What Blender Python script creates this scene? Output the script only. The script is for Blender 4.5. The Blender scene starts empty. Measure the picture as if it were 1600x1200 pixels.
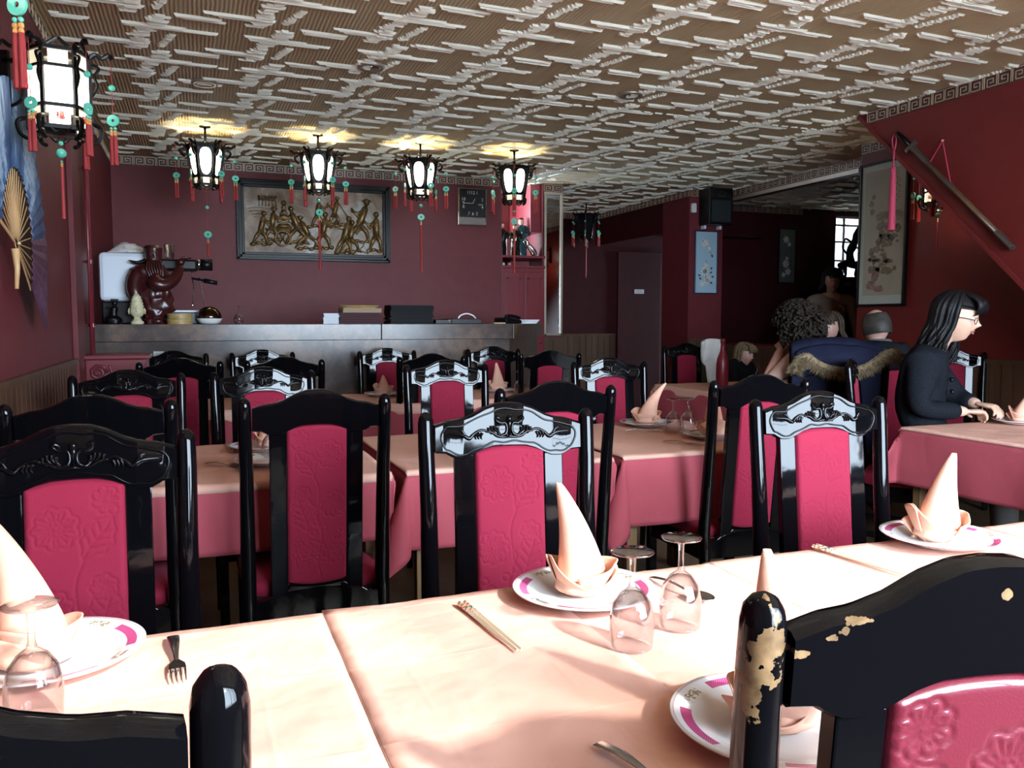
import bpy, bmesh, math, random
import numpy as np
from mathutils import Vector, Matrix, noise
random.seed(7)
R = math.radians
PI = math.pi
sc = bpy.context.scene
COL = sc.collection

# ------------------------------------------------------------------ camera
cam_d = bpy.data.cameras.new('camera'); cam = bpy.data.objects.new('camera', cam_d); COL.objects.link(cam)
cam.location = (0, 0, 1.25)
cam.rotation_euler = (R(90 - 4.39), 0, R(-20.9))
cam_d.sensor_width = 36.0; cam_d.lens = 36.0 * 1290 / 1600; cam_d.clip_start = 0.02
sc.camera = cam

# ------------------------------------------------------------------ world, sun, exposure
SKY = 46.0
w = bpy.data.worlds.new('sky'); sc.world = w; w.use_nodes = True
wn = w.node_tree; wn.nodes.clear()
wo = wn.nodes.new('ShaderNodeOutputWorld'); bg = wn.nodes.new('ShaderNodeBackground')
bg.inputs['Color'].default_value = (0.70, 0.84, 1.0, 1); bg.inputs['Strength'].default_value = SKY
wn.links.new(bg.outputs[0], wo.inputs[0])
sun_d = bpy.data.lights.new('sun', 'SUN'); sun = bpy.data.objects.new('sun', sun_d); COL.objects.link(sun)
sun_d.energy = 13.0; sun_d.color = (1.0, 0.96, 0.92); sun_d.angle = R(3.0)
sun_dir = Vector((-0.42, 0.84, -0.585)).normalized()
sun.rotation_euler = sun_dir.to_track_quat('-Z', 'Y').to_euler()
sun.location = (3, -6, 4)
sc.view_settings.view_transform = 'Standard'
sc.view_settings.look = 'None'
sc.view_settings.gamma = 1.0
sc.view_settings.use_curve_mapping = False
sc.view_settings.exposure = 0.0
sc.cycles.use_denoising = True
sc.cycles.max_bounces = 7
sc.cycles.diffuse_bounces = 4
sc.cycles.glossy_bounces = 4
sc.cycles.transmission_bounces = 6
sc.cycles.transparent_max_bounces = 12
sc.cycles.caustics_reflective = False
sc.cycles.caustics_refractive = False
sc.cycles.sample_clamp_indirect = 6.0

# window openings in the street wall behind the camera: x0, x1, z0, z1
WY = -0.85
CZ = 2.70
WX = [(0.45, 3.55)]
WZ = (0.78, 2.50)
for a, b in WX:
    ld = bpy.data.lights.new('window_daylight', 'AREA'); lo = bpy.data.objects.new('window_daylight', ld); COL.objects.link(lo)
    ld.shape = 'RECTANGLE'; ld.size = b - a; ld.size_y = WZ[1] - WZ[0]
    ld.cycles.is_portal = True
    lo.location = ((a + b) / 2, WY - 0.02, (WZ[0] + WZ[1]) / 2); lo.rotation_euler = (R(90), 0, 0)

# ------------------------------------------------------------------ materials
def mat(name, color=(0.5, 0.5, 0.5), rough=0.5, metal=0.0, spec=0.5, coat=0.0, **k):
    m = bpy.data.materials.new(name); m.use_nodes = True
    p = m.node_tree.nodes['Principled BSDF']
    p.inputs['Base Color'].default_value = (*color, 1)
    p.inputs['Roughness'].default_value = rough
    p.inputs['Metallic'].default_value = metal
    p.inputs['Specular IOR Level'].default_value = spec
    p.inputs['Coat Weight'].default_value = coat
    p.inputs['Coat Roughness'].default_value = 0.06
    for kk, v in k.items():
        p.inputs[kk.replace('_', ' ')].default_value = v
    return m
def N(m, t, **props):
    n = m.node_tree.nodes.new(t)
    for k, v in props.items(): setattr(n, k, v)
    return n
def L(m, a, b): m.node_tree.links.new(a, b)
def P(m): return m.node_tree.nodes['Principled BSDF']
def ramp(m, fac, stops):
    r = N(m, 'ShaderNodeValToRGB'); e = r.color_ramp.elements
    while len(e) < len(stops): e.new(0.5)
    for i, (p, c) in enumerate(stops):
        e[i].position = p; e[i].color = (*c, 1)
    L(m, fac, r.inputs[0]); return r.outputs[0]
def coords(m, scale=(1, 1, 1), rot=(0, 0, 0)):
    tc = N(m, 'ShaderNodeTexCoord'); mp = N(m, 'ShaderNodeMapping')
    mp.inputs['Scale'].default_value = scale; mp.inputs['Rotation'].default_value = rot
    L(m, tc.outputs['Object'], mp.inputs[0]); return mp.outputs[0]
def noise_t(m, vec, scale, detail=4, rough=0.55):
    n = N(m, 'ShaderNodeTexNoise'); n.inputs['Scale'].default_value = scale
    n.inputs['Detail'].default_value = detail; n.inputs['Roughness'].default_value = rough
    L(m, vec, n.inputs['Vector']); return n.outputs['Fac']
def bump(m, h, strength=0.3, dist=0.002):
    b = N(m, 'ShaderNodeBump'); b.inputs['Strength'].default_value = strength; b.inputs['Distance'].default_value = dist
    L(m, h, b.inputs['Height']); L(m, b.outputs[0], P(m).inputs['Normal']); return b
def mth(m, op, a, b=None):
    n = N(m, 'ShaderNodeMath', operation=op)
    for i, v in enumerate((a, b)):
        if v is None: continue
        if isinstance(v, (int, float)): n.inputs[i].default_value = v
        else: L(m, v, n.inputs[i])
    return n.outputs[0]
def mixc(m, fac, a, b):
    n = N(m, 'ShaderNodeMix', data_type='RGBA')
    L(m, fac, n.inputs['Factor'])
    for i, v in ((6, a), (7, b)):
        if isinstance(v, tuple): n.inputs[i].default_value = (*v, 1)
        else: L(m, v, n.inputs[i])
    return n.outputs[2]

def noisy(name, c0, c1, scale=6, rough=0.5, bs=0.0, bscale=60, stretch=(1, 1, 1), **k):
    m = mat(name, c0, rough, **k)
    v = coords(m, stretch)
    L(m, ramp(m, noise_t(m, v, scale), [(0.35, c0), (0.68, c1)]), P(m).inputs['Base Color'])
    if bs: bump(m, noise_t(m, v, bscale, 3), bs, 0.002)
    return m

M = {}
M['wall'] = noisy('red_wallpaper', (0.112, 0.017, 0.021), (0.128, 0.020, 0.025), 9, 0.52, 0.25, 220, spec=0.28)
M['wall_shade_baked'] = noisy('red_paint_shade_baked', (0.036, 0.006, 0.007), (0.045, 0.007, 0.009), 7, 0.55, 0.2, 200, spec=0.12)  # dimness of corridor and annex is put into this darker red
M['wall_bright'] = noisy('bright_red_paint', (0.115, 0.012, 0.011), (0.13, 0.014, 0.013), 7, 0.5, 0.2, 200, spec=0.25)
M['redpaint'] = noisy('red_gloss_paint', (0.15, 0.017, 0.024), (0.17, 0.022, 0.03), 10, 0.3, 0.1, 80)
M['lacquer'] = mat('black_lacquer', (0.0018, 0.0018, 0.0024), 0.11, spec=0.24)
v = coords(M['lacquer']); L(M['lacquer'], ramp(M['lacquer'], noise_t(M['lacquer'], v, 5, 5), [(0.3, (0.04,) * 3), (0.75, (0.09,) * 3)]), P(M['lacquer']).inputs['Roughness'])
bump(M['lacquer'], noise_t(M['lacquer'], v, 14, 2), 0.10, 0.004)
def worn(name, centres):
    m = mat(name, (0.0018, 0.0018, 0.0024), 0.14, spec=0.24)
    tc = N(m, 'ShaderNodeTexCoord'); o = tc.outputs['Object']
    nz = noise_t(m, o, 90, 6)
    acc = None
    for (cx, cy, cz, rx, rz) in centres:
        s = N(m, 'ShaderNodeVectorMath', operation='SUBTRACT'); L(m, o, s.inputs[0]); s.inputs[1].default_value = (cx, cy, cz)
        q = N(m, 'ShaderNodeVectorMath', operation='DIVIDE'); L(m, s.outputs[0], q.inputs[0]); q.inputs[1].default_value = (rx, 0.06, rz)
        ln = N(m, 'ShaderNodeVectorMath', operation='LENGTH'); L(m, q.outputs[0], ln.inputs[0])
        d = mth(m, 'ADD', ln.outputs['Value'], mth(m, 'MULTIPLY', mth(m, 'SUBTRACT', nz, 0.5), 3.4))
        lt = mth(m, 'LESS_THAN', d, 1.0)
        acc = lt if acc is None else mth(m, 'MAXIMUM', acc, lt)
    wood = ramp(m, noise_t(m, o, 60, 4), [(0.3, (0.055, 0.032, 0.015)), (0.7, (0.17, 0.105, 0.052))])
    L(m, mixc(m, acc, (0.0018, 0.0018, 0.0024), wood), P(m).inputs['Base Color'])
    L(m, mth(m, 'ADD', mth(m, 'MULTIPLY', acc, 0.3), 0.12), P(m).inputs['Roughness'])
    return m
M['velvet'] = mat('red_velvet', (0.212, 0.010, 0.031), 0.75, spec=0.15, Sheen_Weight=0.2, Sheen_Roughness=0.5)
P(M['velvet']).inputs['Sheen Tint'].default_value = (0.9, 0.25, 0.35, 1)
v = coords(M['velvet']); bump(M['velvet'], noise_t(M['velvet'], v, 420, 2), 0.5, 0.0015)
M['velvet_film'] = mat('red_velvet_under_clear_plastic', (0.085, 0.006, 0.014), 0.5, spec=0.2, coat=0.55)
v = coords(M['velvet_film']); bump(M['velvet_film'], noise_t(M['velvet_film'], v, 400, 2), 0.3, 0.001)
bb = N(M['velvet_film'], 'ShaderNodeBump'); bb.inputs['Strength'].default_value = 0.2; bb.inputs['Distance'].default_value = 0.01
L(M['velvet_film'], noise_t(M['velvet_film'], coords(M['velvet_film']), 7, 2), bb.inputs['Height']); L(M['velvet_film'], bb.outputs[0], P(M['velvet_film']).inputs['Coat Normal'])
M['salmon'] = noisy('salmon_tablecloth', (0.73, 0.405, 0.315), (0.76, 0.44, 0.35), 5, 0.8, 0.0, spec=0.2)
def cloth_bump(m, s):
    v = coords(m)
    a = noise_t(m, v, 7, 3); b = noise_t(m, v, 900, 1)
    bump(m, mth(m, 'ADD', a, mth(m, 'MULTIPLY', b, 0.03)), s, 0.012)
def creased(m):
    tc = N(m, 'ShaderNodeTexCoord'); sx = N(m, 'ShaderNodeSeparateXYZ'); L(m, tc.outputs['Object'], sx.inputs[0]); acc = None
    for k, (per, off_) in enumerate(((0.205, 0.03), (0.235, 0.11))):
        fr_ = mth(m, 'FRACT', mth(m, 'DIVIDE', mth(m, 'ADD', sx.outputs[k], off_ + 3 * per), per))
        d = mth(m, 'MULTIPLY', mth(m, 'ABSOLUTE', mth(m, 'SUBTRACT', fr_, 0.5)), per / 0.006)
        r_ = mth(m, 'SUBTRACT', 1.0, mth(m, 'MINIMUM', d, 1.0)); acc = r_ if acc is None else mth(m, 'ADD', acc, r_)
    v = coords(m); a = noise_t(m, v, 7, 3); b = noise_t(m, v, 900, 1); c = noise_t(m, v, 28, 3)
    h = mth(m, 'ADD', mth(m, 'ADD', a, mth(m, 'MULTIPLY', b, 0.03)), mth(m, 'ADD', mth(m, 'MULTIPLY', acc, 0.045), mth(m, 'MULTIPLY', c, 0.12)))
    bump(m, h, 0.6, 0.012)
creased(M['salmon'])
M['napkin'] = noisy('salmon_napkin', (0.70, 0.39, 0.28), (0.75, 0.44, 0.33), 9, 0.75, 0.0, spec=0.2)
bump(M['napkin'], noise_t(M['napkin'], coords(M['napkin']), 40, 3), 0.35, 0.004)
M['maroon'] = noisy('maroon_tablecloth', (0.40, 0.070, 0.092), (0.43, 0.080, 0.105), 5, 0.75, 0.0, spec=0.2)
cloth_bump(M['maroon'], 0.4)
M['china'] = mat('white_china', (0.78, 0.79, 0.78), 0.12, spec=0.5)
M['wood'] = noisy('dark_brown_wood', (0.055, 0.028, 0.014), (0.10, 0.052, 0.026), 12, 0.4, 0.1, 40, (1, 1, 0.08))
M['wood_mid'] = noisy('brown_wood', (0.16, 0.09, 0.04), (0.24, 0.14, 0.06), 12, 0.45, 0.1, 40, (1, 1, 0.1))
M['steel'] = mat('brushed_steel', (0.42, 0.41, 0.39), 0.22, 1.0)
M['chrome'] = mat('chrome', (0.75, 0.76, 0.78), 0.08, 1.0)
M['blackmetal'] = mat('black_carved_wood', (0.003, 0.0026, 0.0026), 0.35, spec=0.2)
M['blackplastic'] = mat('black_plastic', (0.004, 0.004, 0.005), 0.35, spec=0.25)
M['gold'] = mat('gold_paint', (0.52, 0.38, 0.20), 0.38, 0.5)
M['goldleaf'] = mat('gold_thread', (0.75, 0.38, 0.13), 0.35, 0.5)
M['silver_frame'] = mat('worn_silver_gilt_frame', (0.52, 0.45, 0.36), 0.35, 0.7)
M['fret'] = mat('pale_gold_border_print', (0.50, 0.37, 0.25), 0.45, 0.3)
M['fretbg'] = noisy('dark_maroon_border_print', (0.045, 0.013, 0.012), (0.06, 0.018, 0.015), 20, 0.5)
M['jade'] = mat('jade_green_stone', (0.10, 0.50, 0.36), 0.18, spec=0.6, Subsurface_Weight=0.1)
M['tassel'] = noisy('red_silk_thread', (0.24, 0.009, 0.011), (0.33, 0.018, 0.018), 60, 0.55, 0.6, 300, (8, 8, 0.3))
M['tassel_pink'] = noisy('pink_red_silk_thread', (0.36, 0.02, 0.06), (0.46, 0.035, 0.09), 60, 0.55, 0.6, 300, (8, 8, 0.3))
M['white'] = mat('white_enamel', (0.70, 0.75, 0.82), 0.3)
M['whitecloth'] = noisy('white_cotton', (0.62, 0.60, 0.57), (0.72, 0.70, 0.68), 12, 0.9, 0.4, 60)
M['paper'] = mat('white_paper', (0.72, 0.74, 0.78), 0.7)
M['glass'] = bpy.data.materials.new('clear_glass'); M['glass'].use_nodes = True
g = M['glass']; g.node_tree.nodes.clear()
go = g.node_tree.nodes.new('ShaderNodeOutputMaterial'); gt = g.node_tree.nodes.new('ShaderNodeBsdfTransparent'); gg = g.node_tree.nodes.new('ShaderNodeBsdfGlossy')
gm = g.node_tree.nodes.new('ShaderNodeMixShader'); gl = g.node_tree.nodes.new('ShaderNodeLayerWeight'); gl.inputs['Blend'].default_value = 0.36
gt.inputs[0].default_value = (0.92, 0.92, 0.93, 1); gg.inputs['Roughness'].default_value = 0.02
g.node_tree.links.new(gl.outputs['Facing'], gm.inputs[0]); g.node_tree.links.new(gt.outputs[0], gm.inputs[1]); g.node_tree.links.new(gg.outputs[0], gm.inputs[2]); g.node_tree.links.new(gm.outputs[0], go.inputs[0])
M['pane'] = M['glass'].copy(); M['pane'].name = 'window_glass'
for n in M['pane'].node_tree.nodes:
    if n.type == 'LAYER_WEIGHT': n.inputs['Blend'].default_value = 0.15
    if n.type == 'BSDF_TRANSPARENT': n.inputs[0].default_value = (0.97, 0.98, 0.98, 1)
def emit(name, color, s):
    m = mat(name, (0.8, 0.8, 0.8), 0.5)
    P(m).inputs['Emission Color'].default_value = (*color, 1); P(m).inputs['Emission Strength'].default_value = s
    return m
M['lamp'] = emit('lit_lamp_pane', (1.0, 0.95, 0.82), 5.0)
M['lamp_dim'] = emit('dimly_lit_lamp_pane', (1.0, 0.86, 0.55), 0.9)
M['skin'] = noisy('skin', (0.56, 0.34, 0.24), (0.62, 0.39, 0.28), 8, 0.5, Subsurface_Weight=0.05)
M['skin_pale'] = noisy('pale_skin', (0.58, 0.33, 0.27), (0.64, 0.40, 0.33), 8, 0.5, Subsurface_Weight=0.05)
M['hair_black'] = noisy('black_hair', (0.003, 0.003, 0.004), (0.008, 0.007, 0.008), 30, 0.42, 0.8, 90, (6, 6, 0.4), spec=0.25)
M['hair_brown'] = noisy('dark_brown_hair', (0.035, 0.022, 0.014), (0.075, 0.05, 0.032), 30, 0.6, 0.8, 60)
M['hair_curly'] = noisy('dark_curly_hair', (0.010, 0.007, 0.005), (0.024, 0.017, 0.012), 30, 0.7, spec=0.15)
M['hair_grey'] = noisy('grey_brown_hair', (0.028, 0.023, 0.020), (0.06, 0.052, 0.046), 30, 0.6, 0.8, 90)
M['coat_dark'] = noisy('dark_grey_wool', (0.007, 0.008, 0.011), (0.014, 0.016, 0.021), 160, 0.85, 0.6, 260, spec=0.06)
M['cloth_black'] = noisy('black_jersey', (0.008, 0.008, 0.010), (0.012, 0.012, 0.014), 12, 0.8, spec=0.08)
M['cloth_navy'] = noisy('navy_cloth', (0.007, 0.008, 0.020), (0.011, 0.013, 0.030), 9, 0.75, 0.3, 30, spec=0.08)
M['cloth_grey'] = noisy('grey_cloth', (0.09, 0.085, 0.08), (0.13, 0.12, 0.115), 9, 0.8, 0.3, 40)
M['cloth_beige'] = noisy('beige_cloth', (0.22, 0.16, 0.12), (0.27, 0.20, 0.15), 9, 0.8, 0.3, 40)
M['fur'] = noisy('brown_fur', (0.10, 0.07, 0.035), (0.26, 0.19, 0.11), 60, 0.9)
M['lips'] = mat('lips', (0.40, 0.19, 0.155), 0.45)
M['eye'] = mat('eye_white', (0.7, 0.68, 0.66), 0.2)
M['carved_red'] = mat('reddish_brown_carved_wood', (0.040, 0.006, 0.006), 0.32, spec=0.4, coat=0.15)
M['cream_stone'] = noisy('cream_carved_stone', (0.50, 0.44, 0.26), (0.60, 0.55, 0.36), 20, 0.5, 0.3, 90)
M['bamboo'] = noisy('bamboo', (0.30, 0.19, 0.06), (0.42, 0.29, 0.11), 14, 0.5, 0.2, 60, (1, 1, 6))
M['fanstick'] = noisy('pale_fan_wood', (0.46, 0.27, 0.12), (0.58, 0.37, 0.18), 10, 0.4)

# counter laminate: mottled brown grey
m = M['laminate'] = mat('mottled_grey_brown_laminate', rough=0.19, spec=0.28)
v = coords(m, (1, 1, 1)); nn = noise_t(m, v, 3.2, 7, 0.65)
L(m, ramp(m, nn, [(0.32, (0.035, 0.026, 0.024)), (0.5, (0.085, 0.062, 0.054)), (0.58, (0.15, 0.095, 0.07)), (0.7, (0.06, 0.045, 0.04))]), P(m).inputs['Base Color'])
m = M['laminate_brown'] = mat('mottled_brown_laminate', rough=0.3, spec=0.5)
v = coords(m); nn = noise_t(m, v, 5, 7, 0.65)
L(m, ramp(m, nn, [(0.32, (0.03, 0.017, 0.008)), (0.55, (0.075, 0.043, 0.02)), (0.7, (0.045, 0.025, 0.012))]), P(m).inputs['Base Color'])
# floor
m = M['floor'] = mat('brown_floor', rough=0.4)
v = coords(m); L(m, ramp(m, noise_t(m, v, 4, 5), [(0.3, (0.12, 0.085, 0.055)), (0.7, (0.19, 0.14, 0.09))]), P(m).inputs['Base Color'])
# ceiling: combed plaster base
m = M['ceil'] = mat('tan_combed_plaster', rough=0.62, spec=0.35)
v = coords(m)
wv = N(m, 'ShaderNodeTexWave', wave_type='BANDS', bands_direction='X'); wv.inputs['Scale'].default_value = 16; wv.inputs['Distortion'].default_value = 1.6; wv.inputs['Detail'].default_value = 2; wv.inputs['Detail Scale'].default_value = 0.6
L(m, v, wv.inputs['Vector'])
L(m, ramp(m, noise_t(m, v, 1.7, 5), [(0.3, (0.60, 0.47, 0.27)), (0.7, (0.70, 0.57, 0.36))]), P(m).inputs['Base Color'])
bump(m, wv.outputs['Fac'], 0.55, 0.006)
m = M['ceil_relief'] = mat('whitish_plaster_strokes', rough=0.32, spec=0.7)
v = coords(m); L(m, ramp(m, noise_t(m, v, 3, 4), [(0.3, (0.78, 0.76, 0.64)), (0.7, (0.88, 0.86, 0.74))]), P(m).inputs['Base Color'])

# plate print: magenta arcs and gold-green emblems by polar coordinates
m = M['plate'] = mat('white_china_with_magenta_border', (0.8, 0.8, 0.79), 0.10, spec=0.5)
tc = N(m, 'ShaderNodeTexCoord'); sx = N(m, 'ShaderNodeSeparateXYZ'); L(m, tc.outputs['Object'], sx.inputs[0])
rr = mth(m, 'SQRT', mth(m, 'ADD', mth(m, 'POWER', sx.outputs[0], 2.0), mth(m, 'POWER', sx.outputs[1], 2.0)))
an = mth(m, 'ARCTAN2', sx.outputs[1], sx.outputs[0])
fr = mth(m, 'FRACT', mth(m, 'ADD', mth(m, 'DIVIDE', an, PI / 2), 4.0))
off = mth(m, 'ABSOLUTE', mth(m, 'SUBTRACT', fr, 0.5))
band = mth(m, 'MULTIPLY', mth(m, 'GREATER_THAN', rr, 0.1035), mth(m, 'LESS_THAN', rr, 0.1175))
arc = mth(m, 'MULTIPLY', band, mth(m, 'LESS_THAN', off, 0.27))
tick = mth(m, 'SINE', mth(m, 'MULTIPLY', an, 190.0)); tick2 = mth(m, 'SINE', mth(m, 'MULTIPLY', rr, 1700.0))
lace = mth(m, 'GREATER_THAN', mth(m, 'MULTIPLY', tick, tick2), 0.35)
rim = mth(m, 'MULTIPLY', mth(m, 'GREATER_THAN', rr, 0.1255), mth(m, 'LESS_THAN', rr, 0.1268))
emb = mth(m, 'MULTIPLY', mth(m, 'MULTIPLY', band, mth(m, 'GREATER_THAN', off, 0.40)), mth(m, 'GREATER_THAN', noise_t(m, tc.outputs['Object'], 160, 3), 0.5))
c1 = mixc(m, lace, (0.42, 0.035, 0.16), (0.60, 0.20, 0.36))
c2 = mixc(m, arc, (0.74, 0.75, 0.74), c1)
c3 = mixc(m, rim, c2, (0.62, 0.35, 0.42))
c4 = mixc(m, emb, c3, (0.30, 0.25, 0.14))
L(m, c4, P(m).inputs['Base Color'])

def scenic(name, stops, scale, rough=0.5, stretch=(1, 1, 1), detail=8, dist=0.6):
    m = mat(name, rough=rough); v = coords(m, stretch)
    n = N(m, 'ShaderNodeTexNoise'); n.inputs['Scale'].default_value = scale; n.inputs['Detail'].default_value = detail; n.inputs['Roughness'].default_value = 0.65; n.inputs['Distortion'].default_value = dist
    L(m, v, n.inputs['Vector']); L(m, ramp(m, n.outputs['Fac'], stops), P(m).inputs['Base Color']); return m
M['relief_bg'] = scenic('worn_painted_relief_ground', [(0.30, (0.06, 0.032, 0.014)), (0.45, (0.17, 0.105, 0.06)), (0.55, (0.28, 0.22, 0.16)), (0.66, (0.42, 0.45, 0.50))], 3.6, 0.5)
M['relief_fig'] = scenic('antique_bronze', [(0.3, (0.05, 0.028, 0.01)), (0.5, (0.15, 0.088, 0.032)), (0.7, (0.38, 0.25, 0.10))], 22, 0.35)
P(M['relief_fig']).inputs['Metallic'].default_value = 0.45
M['fanleaf'] = scenic('blue_mountain_fan_paper', [(0.30, (0.012, 0.02, 0.05)), (0.45, (0.02, 0.045, 0.11)), (0.54, (0.045, 0.095, 0.19)), (0.61, (0.28, 0.36, 0.45)), (0.72, (0.03, 0.05, 0.11))], 4.5, 0.6, (1, 1, 0.45))
M['fanleaf_dark'] = scenic('dark_purple_fan_paper', [(0.3, (0.04, 0.012, 0.025)), (0.55, (0.09, 0.03, 0.06)), (0.68, (0.15, 0.11, 0.22))], 9, 0.6)
M['scroll_paper'] = noisy('beige_painted_silk', (0.26, 0.235, 0.17), (0.31, 0.285, 0.215), 3, 0.6)
M['scroll_border'] = mat('pale_green_grey_mount', (0.36, 0.38, 0.33), 0.6)
M['ink_brown'] = scenic('brown_green_ink', [(0.35, (0.07, 0.05, 0.03)), (0.6, (0.17, 0.13, 0.07))], 30)
M['ink_pink'] = scenic('brown_pink_ink', [(0.35, (0.10, 0.06, 0.05)), (0.6, (0.24, 0.13, 0.10))], 30)
M['pale_blue'] = mat('pale_blue_lacquer_panel', (0.34, 0.47, 0.56), 0.25, spec=0.5)
M['pearl'] = noisy('mother_of_pearl', (0.62, 0.60, 0.52), (0.75, 0.66, 0.62), 60, 0.25)
M['mirror'] = mat('mirror_glass', (0.75, 0.76, 0.76), 0.02, 1.0)

# ------------------------------------------------------------------ geometry helpers
class MB:
    def __init__(s): s.v = []; s.f = []; s.mi = []; s.cur = 0
    def mat(s, i): s.cur = i; return s
    def add(s, vs, fs):
        o = len(s.v); s.v += [tuple(p) for p in vs]
        s.f += [tuple(i + o for i in f) for f in fs]; s.mi += [s.cur] * len(fs); return s
    def box(s, a, b):
        (x0, y0, z0), (x1, y1, z1) = a, b
        return s.add([(x0, y0, z0), (x1, y0, z0), (x1, y1, z0), (x0, y1, z0), (x0, y0, z1), (x1, y0, z1), (x1, y1, z1), (x0, y1, z1)],
                     [(3, 2, 1, 0), (4, 5, 6, 7), (0, 1, 5, 4), (1, 2, 6, 5), (2, 3, 7, 6), (3, 0, 4, 7)])
    def obox(s, a, b, w, h, up=(0, 0, 1)):
        """bar from a to b, width w sideways, height h along up"""
        a = Vector(a); b = Vector(b); d = (b - a).normalized(); up = Vector(up); sd = d.cross(up)
        if sd.length < 1e-6: sd = d.cross(Vector((1, 0, 0)))
        sd.normalize(); u = sd.cross(d).normalized(); sd *= w / 2; u *= h / 2
        vs = [a - sd - u, a + sd - u, a + sd + u, a - sd + u, b - sd - u, b + sd - u, b + sd + u, b - sd + u]
        return s.add(vs, [(0, 1, 2, 3), (7, 6, 5, 4), (0, 4, 5, 1), (1, 5, 6, 2), (2, 6, 7, 3), (3, 7, 4, 0)])
    def tube(s, pts, r, n=8, cap=True, closed=False, flat=None):
        """round tube along pts; r is a number or list; flat=(sx,sy) squashes the section"""
        pts = [Vector(p) for p in pts]; m = len(pts)
        rs = [r] * m if isinstance(r, (int, float)) else list(r)
        rings = []; prev = None
        for i, p in enumerate(pts):
            if closed: t = pts[(i + 1) % m] - pts[i - 1]
            else: t = pts[min(i + 1, m - 1)] - pts[max(i - 1, 0)]
            if t.length < 1e-9: t = Vector((0, 0, 1))
            t.normalize()
            if prev is None:
                a = Vector((0, 1, 0)) if abs(t.y) < 0.9 else Vector((1, 0, 0))
                x = (a - t * a.dot(t)).normalized()
            else:
                x = prev - t * prev.dot(t)
                x = x.normalized() if x.length > 1e-6 else t.orthogonal().normalized()
            prev = x; y = t.cross(x); fx, fy = flat or (1, 1)
            rings.append([p + (x * math.cos(2 * PI * k / n) * fx + y * math.sin(2 * PI * k / n) * fy) * rs[i] for k in range(n)])
        vs = [q for rg in rings for q in rg]; fs = []
        for i in range(m if closed else m - 1):
            j = (i + 1) % m
            for k in range(n):
                fs.append((i * n + k, i * n + (k + 1) % n, j * n + (k + 1) % n, j * n + k))
        if cap and not closed:
            fs.append(tuple(range(n - 1, -1, -1))); fs.append(tuple((m - 1) * n + k for k in range(n)))
        return s.add(vs, fs)
    def lathe(s, prof, c=(0, 0, 0), n=24, sx=1, sy=1):
        vs = []; fs = []; m = len(prof)
        for r, z in prof:
            for k in range(n):
                a = 2 * PI * k / n; vs.append((c[0] + r * sx * math.cos(a), c[1] + r * sy * math.sin(a), c[2] + z))
        for i in range(m - 1):
            for k in range(n): fs.append((i * n + k, i * n + (k + 1) % n, (i + 1) * n + (k + 1) % n, (i + 1) * n + k))
        if prof[0][0] > 1e-5: fs.append(tuple(range(n - 1, -1, -1)))
        if prof[-1][0] > 1e-5: fs.append(tuple((m - 1) * n + k for k in range(n)))
        return s.add(vs, fs)
    def prism(s, poly, y0, y1, ax='y'):
        """poly in (x,z) extruded along y, or (y,z) along x, or (x,y) along z"""
        n = len(poly)
        def pt(p, d): return (p[0], d, p[1]) if ax == 'y' else ((d, p[0], p[1]) if ax == 'x' else (p[0], p[1], d))
        vs = [pt(p, y0) for p in poly] + [pt(p, y1) for p in poly]
        fs = [tuple(range(n)), tuple(range(2 * n - 1, n - 1, -1))] + [(i, i + n, (i + 1) % n + n, (i + 1) % n) for i in range(n)]
        return s.add(vs, fs)
    def ball(s, c, r, n=10, sc3=(1, 1, 1)):
        prof = [(math.sin(PI * i / n) * r, -math.cos(PI * i / n) * r) for i in range(n + 1)]
        vs = []; fs = []; k2 = max(6, int(n * 1.4))
        for a, z in prof:
            for k in range(k2): t = 2 * PI * k / k2; vs.append((c[0] + a * math.cos(t) * sc3[0], c[1] + a * math.sin(t) * sc3[1], c[2] + z * sc3[2]))
        for i in range(n):
            for k in range(k2): fs.append((i * k2 + k, i * k2 + (k + 1) % k2, (i + 1) * k2 + (k + 1) % k2, (i + 1) * k2 + k))
        return s.add(vs, fs)
    def grid(s, fn, nu, nv):
        vs = [fn(i / nu, j / nv) for j in range(nv + 1) for i in range(nu + 1)]
        fs = [(j * (nu + 1) + i, j * (nu + 1) + i + 1, (j + 1) * (nu + 1) + i + 1, (j + 1) * (nu + 1) + i) for j in range(nv) for i in range(nu)]
        return s.add(vs, fs)
    def map(s, f): s.v = [tuple(f(p)) for p in s.v]; return s
    def mesh(s, name, mats, smooth=False, clean=True):
        me = bpy.data.meshes.new(name); me.from_pydata(s.v, [], s.f)
        for mm in (mats if isinstance(mats, (list, tuple)) else [mats]): me.materials.append(mm)
        if any(s.mi): me.polygons.foreach_set('material_index', s.mi)
        if clean:
            bm = bmesh.new(); bm.from_mesh(me)
            bmesh.ops.remove_doubles(bm, verts=bm.verts, dist=1e-6)
            bmesh.ops.recalc_face_normals(bm, faces=bm.faces); bm.to_mesh(me); bm.free()
        if smooth: me.shade_smooth()
        return me
    def obj(s, name, mats, parent=None, smooth=False, bevel=0, sub=0, solid=0, auto=None, clean=True):
        me = s.mesh(name, mats, smooth, clean)
        o = bpy.data.objects.new(name, me); COL.objects.link(o)
        if parent: o.parent = parent
        if solid: md = o.modifiers.new('solid', 'SOLIDIFY'); md.thickness = solid; md.offset = 0
        if bevel:
            md = o.modifiers.new('bevel', 'BEVEL'); md.width = bevel; md.segments = 2; md.limit_method = 'ANGLE'; md.angle_limit = R(35)
        if sub: md = o.modifiers.new('sub', 'SUBSURF'); md.levels = sub; md.render_levels = sub
        if auto is not None:
            me.shade_smooth()
            try: me.set_sharp_from_angle(angle=R(auto))
            except Exception: pass
        return o

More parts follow.
